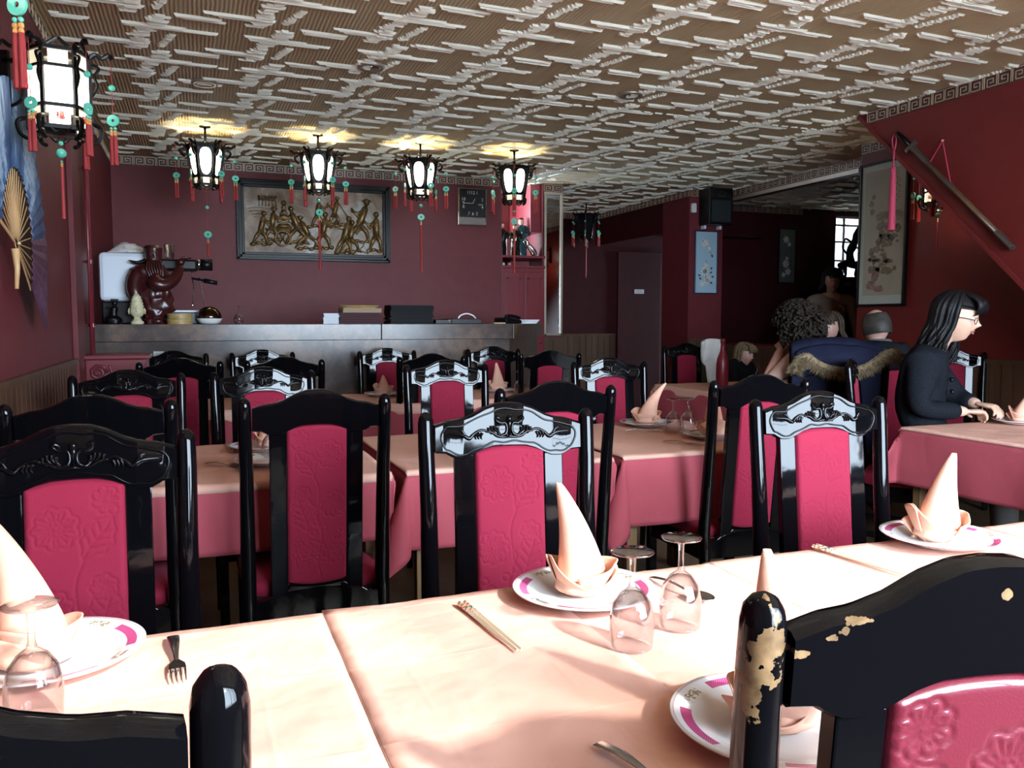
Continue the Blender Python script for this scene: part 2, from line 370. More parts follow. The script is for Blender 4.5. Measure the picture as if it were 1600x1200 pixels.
def thing(name, label, cat, loc=(0, 0, 0), rz=0, group=None):
    o = bpy.data.objects.new(name, None); COL.objects.link(o); o.empty_display_size = 0.1
    o.location = loc; o.rotation_euler = (0, 0, rz); tag(o, label, cat, group); return o
def tag(o, label, cat, group=None, kind=None):
    if label: o['label'] = label
    if cat: o['category'] = cat
    if group: o['group'] = group
    if kind: o['kind'] = kind
    return o
def struct(o, label=None, cat=None):
    o['kind'] = 'structure'
    if label: o['label'] = label
    if cat: o['category'] = cat
    return o
def copy_tree(o, parent=None):
    c = o.copy(); COL.objects.link(c); c.parent = parent
    for ch in list(o.children): copy_tree(ch, c)
    return c
def spl(pts, n=8, closed=False):
    """Catmull-Rom through pts"""
    P_ = [Vector(p) for p in pts]; m = len(P_); out = []
    rng = range(m if closed else m - 1)
    for i in rng:
        a = P_[(i - 1) % m] if closed or i > 0 else P_[0]; b = P_[i]; c = P_[(i + 1) % m]; d = P_[(i + 2) % m] if closed or i + 2 < m else P_[-1]
        for k in range(n):
            t = k / n
            out.append(0.5 * ((2 * b) + (c - a) * t + (2 * a - 5 * b + 4 * c - d) * t * t + (3 * b - a - 3 * c + d) * t ** 3))
    if not closed: out.append(P_[-1])
    return out

# ================================================================== THE ROOM
LX = -0.66; BY = 8.10; FY = 10.25
def sbox(name, m, boxes, parent=None, bevel=0):
    b = MB()
    for a, c in boxes: b.box(a, c)
    o = b.obj(name, m, parent, bevel=bevel); o['kind'] = 'structure'; return o
sbox('floor', M['floor'], [((-0.9, WY - 0.3, -0.1), (10.3, FY + 0.4, 0))])
ceil = sbox('ceiling', M['ceil'], [((-0.9, WY - 0.3, CZ), (10.3, FY + 0.4, CZ + 0.1))])
wl = sbox('wall_left', M['wall'], [((LX - 0.2, WY - 0.2, 0), (LX, BY + 0.2, CZ))])
wb = sbox('wall_back', M['wall'], [((LX, BY, 0), (2.98, BY + 0.15, CZ)), ((2.98, 8.9, 0), (3.48, 9.05, CZ))])
sbox('wall_pillar', M['wall'], [((3.48, 8.2, 0), (3.72, 9.05, CZ)), ((3.60, 9.05, 0), (3.72, FY, CZ))])
wf = sbox('wall_far', M['wall_shade_baked'], [((3.6, FY, 0), (7.2, FY + 0.15, CZ))]); sbox('wall_pale_backdrop', noisy('pale_backdrop_paint', (0.55, 0.60, 0.64), (0.66, 0.70, 0.73), 4, 0.9), [((7.2, FY, 0), (10.3, FY + 0.15, CZ))])  # second wall is an added pale backdrop, standing in for daylight behind annex window
sbox('wall_column', M['wall'], [((5.14, 7.95, 0), (5.58, 8.51, CZ))])
sbox('wall_bulkhead', M['wall_shade_baked'], [((5.14, 8.51, 2.27), (5.24, FY, CZ)), ((5.24, 8.51, 2.27), (6.6, FY, 2.30))])
sbox('wall_right', M['wall_bright'], [((5.60, 5.9, 0), (5.75, 7.95, 1.0)), ((5.60, 5.9, 2.59), (5.75, 7.95, CZ)), ((5.2, WY, 0), (5.75, 5.48, CZ)), ((5.6, 5.48, 0), (5.75, 5.9, CZ))])
sbox('wall_annex', M['wall_shade_baked'], [((5.75, 8.8, 0), (7.95, 8.95, CZ)), ((7.95, 8.8, 0), (8.85, 8.95, 1.82)), ((7.95, 8.8, 2.63), (8.85, 8.95, CZ)), ((8.85, 8.8, 0), (10.2, 8.95, CZ)), ((10.1, 4, 0), (10.25, 8.8, CZ)), ((5.75, 3.9, 0), (10.2, 4.0, CZ))])
# street wall with three windows
fb = []
xs = [LX - 0.2] + [t for p in WX for t in p] + [5.75]
for i in range(0, len(xs), 2): fb.append(((xs[i], WY - 0.15, 0), (xs[i + 1], WY, CZ)))
for a, b in WX:
    fb += [((a, WY - 0.15, 0), (b, WY, WZ[0])), ((a, WY - 0.15, WZ[1]), (b, WY, CZ))]
sbox('wall_front', M['wall'], fb)
sbox('ground_outside', noisy('pale_pavement', (0.46, 0.45, 0.43), (0.54, 0.53, 0.51), 3, 0.9), [((-14, WY - 16, -0.2), (20, WY - 0.35, -0.12))])
def window(name, a, b, z0, z1, y0, bars, m=M['redpaint'], t=0.045):
    f = MB(); f.box((a, y0, z0), (b, y0 + 0.06, z0 + t)).box((a, y0, z1 - t), (b, y0 + 0.06, z1)).box((a, y0, z0), (a + t, y0 + 0.06, z1)).box((b - t, y0, z0), (b, y0 + 0.06, z1))
    fr = struct(f.obj(name, m, bevel=0.004))
    for zz in bars: MB().box((a + t, y0 + 0.015, zz - 0.012), (b - t, y0 + 0.045, zz + 0.012)).obj('glazing_bar', m, fr)
    MB().box((a + t, y0 + 0.027, z0 + t), (b - t, y0 + 0.031, z1 - t)).obj('pane', M['pane'], fr)
    return fr
for i, (a, b) in enumerate(WX): wdw = window('window_%d' % (i + 1), a, b, WZ[0], WZ[1], WY - 0.11, [2.12])
for xx in (1.48, 2.52): MB().box((xx - 0.014, WY - 0.105, WZ[0] + 0.04), (xx + 0.014, WY - 0.06, WZ[1] - 0.04)).obj('glazing_bar', M['redpaint'], wdw)
wn4 = window('window_4', 7.95, 8.85, 1.82, 2.63, 8.84, [2.05, 2.3, 2.52], mat('grey_window_paint', (0.3, 0.33, 0.36), 0.5), 0.02)
MB().box((8.14, 8.855, 1.84), (8.155, 8.885, 2.61)).box((8.42, 8.855, 1.84), (8.435, 8.885, 2.61)).obj('glazing_bar', mat('grey_bar_paint', (0.25, 0.28, 0.30), 0.5), wn4)

# stair side panel: the wall under the flight runs down to the right
sp = MB().prism([(4.70, CZ), (0.2, CZ), (0.2, 0.0), (1.85, 0.0)], 4.42, 4.52, 'x').obj('wall_stair', M['wall_bright']); struct(sp)
tr = MB(); tr.obox((4.412, 4.70, 2.69), (4.412, 1.90, 0.035), 0.008, 0.030, (0, -0.69, 0.72)); struct(tr.obj('trim_1', M['wall_bright'], bevel=0.003))

# wainscot of narrow vertical boards, capped by a rail
def wains(name, pts, h, inward):
    b = MB()
    for (p, q) in pts:
        p = Vector((*p, 0)); q = Vector((*q, 0)); d = (q - p); n = max(1, int(d.length / 0.09)); d /= n; iv = Vector((*inward, 0)) * 0.014
        for i in range(n):
            a = p + d * (i + 0.03); c = p + d * (i + 0.97)
            x0, x1 = sorted((a.x, c.x + iv.x)); y0, y1 = sorted((a.y, c.y + iv.y))
            if abs(iv.x) > 0: x0, x1 = sorted((a.x, a.x + iv.x))
            else: y0, y1 = sorted((a.y, a.y + iv.y))
            b.box((x0, y0, 0.10), (x1, y1, h - 0.03))
        iv2 = iv * 2
        for z0, z1 in ((h - 0.03, h), (0, 0.10)):
            xs_ = sorted((p.x, q.x + iv2.x)) if abs(iv.x) > 0 else sorted((p.x, q.x)); ys_ = sorted((p.y, q.y + iv2.y)) if abs(iv.y) > 0 else sorted((p.y, q.y))
            b.box((xs_[0], ys_[0], z0), (xs_[1], ys_[1], z1))
    o = b.obj(name, M['wood']); o['kind'] = 'structure'
wains('trim_2', [((LX, WY), (LX, 6.15))], 1.035, (1, 0))
wains('trim_3', [((3.48, 8.2), (3.72, 8.2)), ((3.72, FY), (5.45, FY))], 1.07, (0, -1))
wains('trim_4', [((5.14, 7.95), (5.58, 7.95))], 1.05, (0, -1))
wains('trim_5', [((5.2, 0), (5.2, 5.48)), ((5.6, 5.92), (5.6, 7.93))], 0.98, (-1, 0))

# greek key border under the ceiling
def fret(name, p, q, inward, z1=CZ, h=0.085, off=0.002):
    p = Vector((*p, 0)); q = Vector((*q, 0)); d = q - p; n = max(1, round(d.length / 0.092)); u = d.normalized(); s = d.length / n
    iv = Vector((*inward, 0)); b = MB(); th = 0.0055
    b.mat(0).obox(p + iv * 0.001 + Vector((0, 0, z1 - h / 2)), q + iv * 0.001 + Vector((0, 0, z1 - h / 2)), 0.002, h)
    b.mat(1)
    for i in range(n):
        path = [(0.06, 0.10), (0.06, 0.90), (0.94, 0.90), (0.94, 0.14), (0.27, 0.14), (0.27, 0.66), (0.70, 0.66), (0.70, 0.40), (0.48, 0.40)]
        if i % 2: path = [(1 - a, c) for a, c in path]
        pp = [p + u * (i + a) * s + iv * (off + 0.001) + Vector((0, 0, z1 - h + c * h)) for a, c in path]
        for a, c in zip(pp, pp[1:]):
            e = (c - a).normalized() * th / 2
            b.obox(a - e, c + e, 0.003, th, (0, 0, 1)) if abs(e.z) < 1e-6 else b.obox(a - e, c + e, 0.003, th, u)
    o = b.obj(name, [M['fretbg'], M['fret']], clean=False); o['kind'] = 'structure'
fret('trim_6', (LX, WY), (LX, BY), (1, 0))
fret('trim_7', (LX, BY), (2.95, BY), (0, -1))
fret('trim_8', (3.49, 8.2), (3.71, 8.2), (0, -1))
fret('trim_9', (3.72, FY), (5.14, FY), (0, -1))
fret('trim_10', (5.14, 7.95), (5.14, FY), (-1, 0))
fret('trim_11', (5.15, 7.95), (5.57, 7.95), (0, -1))
fret('trim_12', (5.6, 5.9), (5.6, 7.94), (-1, 0))
fret('trim_13', (5.2, 3.0), (5.2, 5.48), (-1, 0))
fret('trim_14', (4.42, 0.4), (4.42, 4.62), (-1, 0))
fret('trim_15', (5.75, 8.8), (7.4, 8.8), (0, -1))
struct(MB().box((5.585, 5.92, 2.575), (5.60, 7.93, 2.612)).obj('trim_16', M['silver_frame']))
struct(MB().box((LX, 5.30, 0), (LX + 0.03, 5.62, CZ - 0.09)).obj('trim_17', M['wall'], bevel=0.004))

# raised plaster strokes of the ceiling: combed ribs laid along x
def plaster(x0, x1, y0, y1):
    vs = []; fs = []
    def rib(xa, xb, y, ang=0.0):
        xa = max(xa, x0); xb = min(xb, x1)
        if xb - xa < 0.02 or y < y0 or y > y1: return
        wv_ = 0.0072; hh = random.uniform(0.009, 0.013); o = len(vs); dy = (xb - xa) * ang
        vs.extend([(xa, y - wv_, CZ), (xb, y - wv_ + dy, CZ), (xb, y + wv_ + dy, CZ), (xa, y + wv_, CZ), (xa + 0.008, y, CZ - hh), (xb - 0.008, y + dy, CZ - hh)])
        fs.extend([(o, o + 4, o + 5, o + 1), (o + 3, o + 2, o + 5, o + 4), (o, o + 3, o + 4), (o + 1, o + 5, o + 2)])
    TX, TY = 0.583, 0.568
    j = lambda s=0.02: random.uniform(-s, s)
    for iy in range(int((y0 - 3) / TY) - 1, int((y1 - 3) / TY) + 2):
        for ix in range(int((x0 - 2.6) / TX) - 2, int((x1 - 2.6) / TX) + 2):
            ox = 2.62 + ix * TX; oy = 3.30 + iy * TY + ix * 0.012
            n = 29; p = 0.0195
            for k in range(n):                      # main trunk, wandering along y
                y = oy + k * p; t = k / n
                cx = ox + 0.17 - 0.16 * t + 0.015 * math.sin(t * 9); hw = 0.042 if k % 9 else 0.024
                if 0.50 < t < 0.58: hw = 0.035
                rib(cx - hw + j(), cx + hw + j(), y)
            for k in range(2): rib(ox + 0.0 + j(0.015), ox + 0.44 - k * 0.05 + j(0.03), oy + 0.165 + k * p, 0.03)   # long arm to the right
            rib(ox - 0.02 + j(), ox + 0.30 + j(), oy + 0.145, 0.03)
            for k in range(3): rib(ox - 0.21 + k * 0.03 + j(0.015), ox + 0.10 + j(), oy + 0.43 + k * p, 0.03)       # arm to the left
            for k in range(3): rib(ox + 0.23 + k * 0.012 + j(), ox + 0.47 - (k % 2) * 0.06 + j(), oy + 0.525 + k * p, 0.04)  # free block
            for k in range(11): rib(ox + 0.20 - k * 0.006 + j(0.006), ox + 0.245 - k * 0.006 + j(0.006), oy + 0.27 + k * p)  # narrow second trunk
    me = bpy.data.meshes.new('plaster_strokes'); me.from_pydata(vs, [], fs); me.materials.append(M['ceil_relief'])
    o = bpy.data.objects.new('plaster_strokes', me); COL.objects.link(o); o.parent = ceil; o['kind'] = 'stuff'; return o
plaster(LX + 0.05, 9.0, WY, 10.2)
# nail line joints across the ceiling boards
for yy in (5.15, 2.75):
    b = MB()
    for k in range(60): b.box((LX + 0.1 + k * 0.09, yy, CZ - 0.008), (LX + 0.1 + k * 0.09 + 0.055, yy + 0.012, CZ))
    b.obj('board_joint', M['ceil_relief'], ceil)['kind'] = 'stuff'

# recessed ceiling spots
spots = [(0.975, 4.81, 'round recessed ceiling spotlight above the middle of the room'), (0.09, 5.49, 'round recessed ceiling spotlight nearest the left wall lanterns'),
         (2.65, 4.80, 'round recessed ceiling spotlight right of the middle one'), (5.05, 6.62, 'round recessed ceiling spotlight in the dim corner before the annex opening')]
s0 = None
for x, y, lb in spots:
    if s0 is None:
        s0 = o = thing('ceiling_spotlight', lb, 'spotlight', (x, y, CZ), 0, 'recessed ceiling spotlights')
        MB().lathe([(0.045, -0.004), (0.050, -0.012), (0.072, -0.016), (0.080, -0.010), (0.082, 0.0)], n=32).obj('trim_ring', M['silver_frame'], o, smooth=True)
        MB().lathe([(0.0, -0.002), (0.03, -0.003), (0.046, -0.006)], n=32).obj('bulb', M['chrome'], o, smooth=True)
    else:
        o = copy_tree(s0); o.location = (x, y, CZ); o['label'] = lb

# ------------------------------------------------------------------ pillar mirror in a silver gilt frame
t = thing('pillar_mirror', 'tall narrow mirror in a worn silver gilt frame on the pillar', 'mirror', (3.60, 8.2, 1.09))
b = MB(); H_ = 1.52
for a, c in (((-0.105, -0.02, 0), (-0.08, 0, H_)), ((0.08, -0.02, 0), (0.105, 0, H_)), ((-0.105, -0.02, 0), (0.105, 0, 0.025)), ((-0.105, -0.02, H_ - 0.025), (0.105, 0, H_))): b.box(a, c)
b.obj('frame', M['silver_frame'], t, bevel=0.004)
MB().box((-0.08, -0.006, 0.025), (0.08, 0, H_ - 0.025)).obj('mirror_pane', M['mirror'], t)

# ------------------------------------------------------------------ niche cabinet at the right end of the bar
t = thing('red_cabinet', 'dark red built-in cabinet with open shelf at right end of the bar wall', 'cabinet', (3.23, 8.5, 0))
MB().box((-0.24, -0.38, 0), (0.24, 0.38, 1.80)).obj('body', M['redpaint'], t, bevel=0.004)
MB().box((-0.245, -0.395, 1.80), (0.245, 0.38, 1.825)).box((-0.245, -0.395, 1.905), (0.245, 0.38, 1.93)).box((-0.245, -0.36, 1.825), (-0.225, 0.38, 1.905)).box((0.225, -0.36, 1.825), (0.245, 0.38, 1.905)).box((0.0, 0.0, 1.825), (0.22, 0.36, 1.90)).obj('shelf', M['redpaint'], t, bevel=0.002)
for xx in (-0.225, 0.01):
    d = MB().box((xx, -0.395, 0.15), (xx + 0.215, -0.38, 1.76)).obj('door', M['redpaint'], t, bevel=0.004)
    b = MB()
    for a, c in (((xx + 0.03, -0.402, 1.0), (xx + 0.045, -0.395, 1.7)), ((xx + 0.17, -0.402, 1.0), (xx + 0.185, -0.395, 1.7)), ((xx + 0.03, -0.402, 1.685), (xx + 0.185, -0.395, 1.7)), ((xx + 0.03, -0.402, 1.0), (xx + 0.185, -0.395, 1.015))): b.box(a, c)
    b.obj('moulding', M['redpaint'], d)
t = tag(MB().box((3.36, 8.25, 2.19), (3.478, 8.88, CZ - 0.002)).obj('wall_cupboard', M['redpaint'], bevel=0.004), 'dark red boxed cupboard hanging from ceiling beside the pillar mirror', 'cupboard')
tag(MB().box((3.30, 8.80, 1.932), (3.47, 8.89, 2.17)).obj('backing_card', mat('mauve_card', (0.16, 0.12, 0.13), 0.6)), 'mauve grey card standing behind the figurines on the cabinet', 'card')

# ================================================================== THE BAR
CT = 1.225
t = thing('bar_counter', 'long bar counter clad in mottled grey brown laminate', 'counter', (0, 0, 0))
front = [(LX + 0.0, 6.15), (2.38, 6.15), (3.30, 7.75)]
def counter_poly(inset, back):
    return [(LX + 0.002, 6.15 + inset), (2.38 - inset * 0.4, 6.15 + inset), (3.28 - inset, 7.72), (3.28 - inset, 8.09), (2.90, 8.09), (2.10, 6.15 + back), (LX + 0.002, 6.15 + back)]
lp = counter_poly(0, 0.62)
gx = 1.30
left = [(LX + 0.002, 6.15), (gx - 0.002, 6.15), (gx - 0.002, 6.77), (LX + 0.002, 6.77)]
right = [(gx + 0.002, 6.15), (2.36, 6.15), (2.20, 6.77), (gx + 0.002, 6.77)]
ret = [(2.362, 6.15), (2.40, 6.16), (3.28, 7.72), (3.28, 8.09), (2.90, 8.09), (2.202, 6.77)]
MB().prism(left, CT - 0.118, CT, 'z').obj('ledge', M['laminate'], t, bevel=0.003)
MB().prism(right, CT - 0.118, CT, 'z').obj('ledge', M['laminate'], t, bevel=0.003)
MB().prism(ret, CT - 0.118, CT, 'z').obj('ledge', M['laminate_brown'], t, bevel=0.003)['label'] = 'brown end section of the bar ledge'
MB().box((LX + 0.002, 6.19, 0), (2.34, 6.22, CT - 0.12)).obj('front_panel', M['laminate'], t)
MB().prism([(2.342, 6.19), (3.24, 7.76), (3.21, 7.78), (2.30, 6.21)], 0, CT - 0.12, 'z').obj('front_panel', M['laminate_brown'], t)

# ================================================================== RED PIPE, SCROLLED BRACKET
t = thing('wall_pipe', 'thin dark red painted pipe running down the left wall corner', 'pipe', (LX, 5.85, 0))
MB().tube([(0.045, 0, 0.95), (0.045, 0, 2.63)], 0.014, 10).obj('pipe', M['redpaint'], t, smooth=True)
MB().tube([(0.045, -0.045, 0.95), (0.045, -0.045, 2.63)], 0.009, 8).obj('pipe', M['redpaint'], t, smooth=True)
for z in (1.22, 1.62, 2.2):
    MB().tube([(0.0, 0, z), (0.05, 0, z)], 0.008, 8).tube([(0.045, 0, z - 0.012), (0.045, 0, z + 0.012)], 0.019, 10).obj('pipe_clip', M['redpaint'], t)
t = thing('carved_bracket', 'red painted carved wooden bracket with a scroll end under the wall pipe', 'bracket', (LX + 0.03, 5.72, 0.78))
MB().box((0, -0.16, 0), (0.34, 0.16, 0.235)).box((-0.01, -0.18, 0.235), (0.36, 0.18, 0.262)).obj('body', M['redpaint'], t, bevel=0.006)
b = MB()
sp_ = [(0.07 + 0.052 * (1 - a / 16) * math.cos(a * 0.9), -0.165, 0.155 + 0.052 * (1 - a / 16) * math.sin(a * 0.9)) for a in range(16)]
b.tube(sp_, 0.009, 6); b.tube(spl([(0.13, -0.165, 0.20), (0.15, -0.165, 0.12), (0.13, -0.165, 0.05), (0.15, -0.165, 0.01)], 5), 0.008, 6); b.tube(spl([(0.03, -0.165, 0.09), (0.05, -0.165, 0.05), (0.04, -0.165, 0.01)], 5), 0.008, 6)
b.obj('scroll', M['redpaint'], t, smooth=True)
t = thing('wall_socket', 'small pale plastic socket on the bar front beside the red bracket', 'socket', (-0.245, 6.188, 0.985))
MB().box((-0.035, -0.03, -0.055), (0.035, 0, 0.055)).obj('plate', mat('pale_plastic', (0.42, 0.43, 0.38), 0.4), t, bevel=0.004)
MB().tube([(0, -0.03, 0), (0, -0.045, 0), (0.03, -0.05, -0.002)], 0.008, 8).obj('plug', M['white'], t, smooth=True)

# ================================================================== CHAIRS
def lean(z): return (0.060 * (z - 0.45) / 0.6) if z > 0.45 else 0.035 * (0.45 - z) / 0.45
def bend(mb): return mb.map(lambda p: (p[0], p[1] + lean(p[2]), p[2]))
def rail_top(x):
    a = abs(x); k = [(0, 1.050), (0.03, 1.048), (0.06, 1.038), (0.09, 1.022), (0.12, 1.012), (0.15, 1.008), (0.182, 0.998)]
    for (x0, z0), (x1, z1) in zip(k, k[1:]):
        if a <= x1: t = (a - x0) / (x1 - x0); return z0 + (z1 - z0) * t
    return 0.998
def rail_bot(x):
    a = abs(x); k = [(0, 0.944), (0.04, 0.943), (0.065, 0.936), (0.085, 0.926), (0.105, 0.917), (0.13, 0.916), (0.145, 0.922), (0.155, 0.930), (0.182, 0.932)]
    for (x0, z0), (x1, z1) in zip(k, k[1:]):
        if a <= x1: t = (a - x0) / (x1 - x0); return z0 + (z1 - z0) * t
    return 0.932
def flower_lines():
    L_ = []
    def flower(cx, cz, r, np_, rot=0.0):
        pts = []
        for k in range(np_ * 8 + 1):
            a = rot + 2 * PI * k / (np_ * 8); rr_ = r * (0.80 + 0.20 * abs(math.sin(a * np_ / 2)))
            pts.append((cx + rr_ * math.cos(a), cz + rr_ * math.sin(a)))
        L_.append(pts)
        for k in range(np_):
            a = rot + 2 * PI * k / np_; L_.append([(cx + q * r * math.cos(a + 0.25 * (q - 0.4)), cz + q * r * math.sin(a + 0.25 * (q - 0.4))) for q in (0.34, 0.55, 0.78)])
            a += PI / np_; L_.append([(cx + q * r * math.cos(a), cz + q * r * math.sin(a)) for q in (0.36, 0.5, 0.62)])
        for rr_, n_ in ((0.30, 7), (0.15, 5)):
            L_.append([(cx + r * rr_ * (1 + 0.22 * math.sin(n_ * a)) * math.cos(a), cz + r * rr_ * (1 + 0.22 * math.sin(n_ * a)) * math.sin(a)) for a in [2 * PI * k / 30 for k in range(31)]])
    def leaf(x, z, ang, l, wd):
        c, s = math.cos(ang), math.sin(ang)
        f = lambda u, v: (x + u * c - v * s, z + u * s + v * c)
        up = [(l * t, wd * math.sin(PI * t) * (1 + 0.14 * math.sin(t * 26))) for t in [k / 22 for k in range(23)]]
        L_.append([f(u, v) for u, v in up]); L_.append([f(u, -v) for u, v in up]); L_.append([f(l * k / 6 * 0.92, 0.1 * wd * math.sin(k)) for k in range(7)])
        for q in (0.25, 0.42, 0.6): L_.append([f(l * q, 0), f(l * (q + 0.16), wd * 0.62)]); L_.append([f(l * q, 0), f(l * (q + 0.16), -wd * 0.62)])
    flower(-0.035, 0.855, 0.043, 9, 0.3); flower(-0.048, 0.700, 0.042, 10, 0.1); flower(0.056, 0.905, 0.030, 8)
    leaf(0.010, 0.790, 1.0, 0.10, 0.028); leaf(0.03, 0.62, 1.35, 0.12, 0.036); leaf(-0.03, 0.52, 0.9, 0.095, 0.024); leaf(0.06, 0.50, 2.0, 0.09, 0.022)
    flower(0.045, 0.735, 0.026, 7, 0.2); flower(-0.055, 0.545, 0.032, 8, 0.5); flower(0.06, 0.565, 0.027, 8)
    for (x, z) in ((0.005, 0.645), (-0.018, 0.628), (0.012, 0.615), (-0.072, 0.62), (-0.055, 0.60), (0.075, 0.665)):
        L_.append([(x + 0.009 * math.cos(a), z + 0.009 * math.sin(a)) for a in [2 * PI * k / 12 for k in range(13)]])
    L_.append([(p.x, p.y) for p in spl([(-0.01, 0.47, 0), (0.0, 0.53, 0), (-0.012, 0.60, 0), (0.002, 0.66, 0), (-0.004, 0.74, 0), (0.012, 0.79, 0)], 6)])
    return L_
PX, PZ0, PZ1 = 0.087, 0.452, 0.945
def groove_field(nu, nv):
    X = np.linspace(-PX, PX, nu + 1)[None, :].repeat(nv + 1, 0); Z = np.linspace(PZ0, PZ1, nv + 1)[:, None].repeat(nu + 1, 1)
    D_ = np.full(X.shape, 9.0)
    for pl in flower_lines():
        for (ax, az), (bx, bz) in zip(pl, pl[1:]):
            dx, dz = bx - ax, bz - az; l2 = dx * dx + dz * dz + 1e-12
            t = np.clip(((X - ax) * dx + (Z - az) * dz) / l2, 0, 1)
            D_ = np.minimum(D_, np.hypot(X - ax - t * dx, Z - az - t * dz))
    return np.exp(-(D_ / 0.0019) ** 2)
NU, NV = 72, 190
GF = groove_field(NU, NV)
def cushion(sign, depth, thick):
    """padded panel face with quilted flowers; sign -1 front, +1 back"""
    def fn(u, v):
        i = round(u * NU); j = round(v * NV); x = -PX + 2 * PX * u; z = PZ0 + (PZ1 - PZ0) * v
        a = abs(2 * u - 1); arch = 0.014 * (a ** 2.4)
        z = z - arch * max(0, v * 2 - 1) ** 3 + arch * max(0, 1 - v * 2) ** 3
        e = min((1 - a) * PX, v * (PZ1 - PZ0), (1 - v) * (PZ1 - PZ0)) / 0.012
        e = min(1, max(0, e)); bulge = thick * math.sqrt(1 - (1 - e) ** 2)
        return (x, sign * (depth + bulge - 0.0022 * GF[j, i] * e), z)
    return MB().grid(fn, NU, NV)
carve = None
def carving_mb():
    b = MB(); y = -0.0175
    # wavy border line following the rail
    bd = []
    n = 40
    for i in range(n + 1):
        x = -0.158 + 0.316 * i / n; bd.append((x, y, rail_top(x) - 0.014 - 0.002 * math.sin(x * 90)))
    en = [(0.168, y, 0.978), (0.168, y, 0.962)]
    lo = []
    for i in range(n + 1):
        x = 0.158 - 0.316 * i / n; lo.append((x, y, rail_bot(x) + 0.012 + 0.0018 * math.sin(x * 120)))
    b.tube(spl(bd + en + lo + [(-0.168, y, 0.962), (-0.168, y, 0.978)], 2, True), 0.0024, 6, closed=True)
    def st(pts, rs):
        for s in (-1, 1):
            q = spl([(s * p[0], y, p[1]) for p in pts], 6); m = len(q); k = len(rs) - 1
            rr_ = [rs[min(k, int(t / (m - 1) * k))] * (1 - (t / (m - 1) * k) % 1) + rs[min(k, int(t / (m - 1) * k) + 1)] * ((t / (m - 1) * k) % 1) for t in range(m)]
            b.tube(q, [v_ * 1.35 for v_ in rr_], 6, flat=(1, 0.9))
    c = 0.965
    st([(0.024, c + 0.046), (0.032, c + 0.050), (0.033, c + 0.043), (0.022, c + 0.036), (0.010, c + 0.036), (0.006, c + 0.022), (0.010, c + 0.010), (0.022, c + 0.006), (0.030, c + 0.014)], [0.003, 0.0045, 0.003, 0.0028, 0.003, 0.003, 0.004, 0.0035, 0.002])
    st([(0.0, c + 0.004), (0.014, c + 0.002), (0.030, c + 0.005), (0.044, c + 0.014), (0.060, c + 0.016)], [0.004, 0.003, 0.0035, 0.003, 0.002])
    for dx, dz in ((0.030, 0.026), (0.037, 0.030), (0.045, 0.030), (0.052, 0.026)): st([(dx, c + dz), (dx - 0.001, c + dz - 0.009), (dx - 0.008, c + dz - 0.017)], [0.004, 0.003, 0.0012])
    st([(0.055, c + 0.018), (0.072, c + 0.020), (0.088, c + 0.012), (0.100, c + 0.001), (0.110, c + 0.006), (0.122, c + 0.011), (0.152, c + 0.013)], [0.0025, 0.003, 0.003, 0.0045, 0.0045, 0.0035, 0.001])
    for dx in (0.068, 0.075, 0.082): st([(dx, c + 0.014), (dx + 0.004, c + 0.004), (dx + 0.001, c - 0.002)], [0.0035, 0.0025, 0.001])
    st([(0.108, c + 0.004), (0.118, c + 0.020), (0.126, c + 0.022)], [0.003, 0.003, 0.0015])
    b.tube([(0, y, c + 0.002), (0, y, c + 0.03), (0, y, c + 0.044)], [0.004, 0.004, 0.008], 8); b.ball((0, y, c + 0.046), 0.008, 6)
    return b
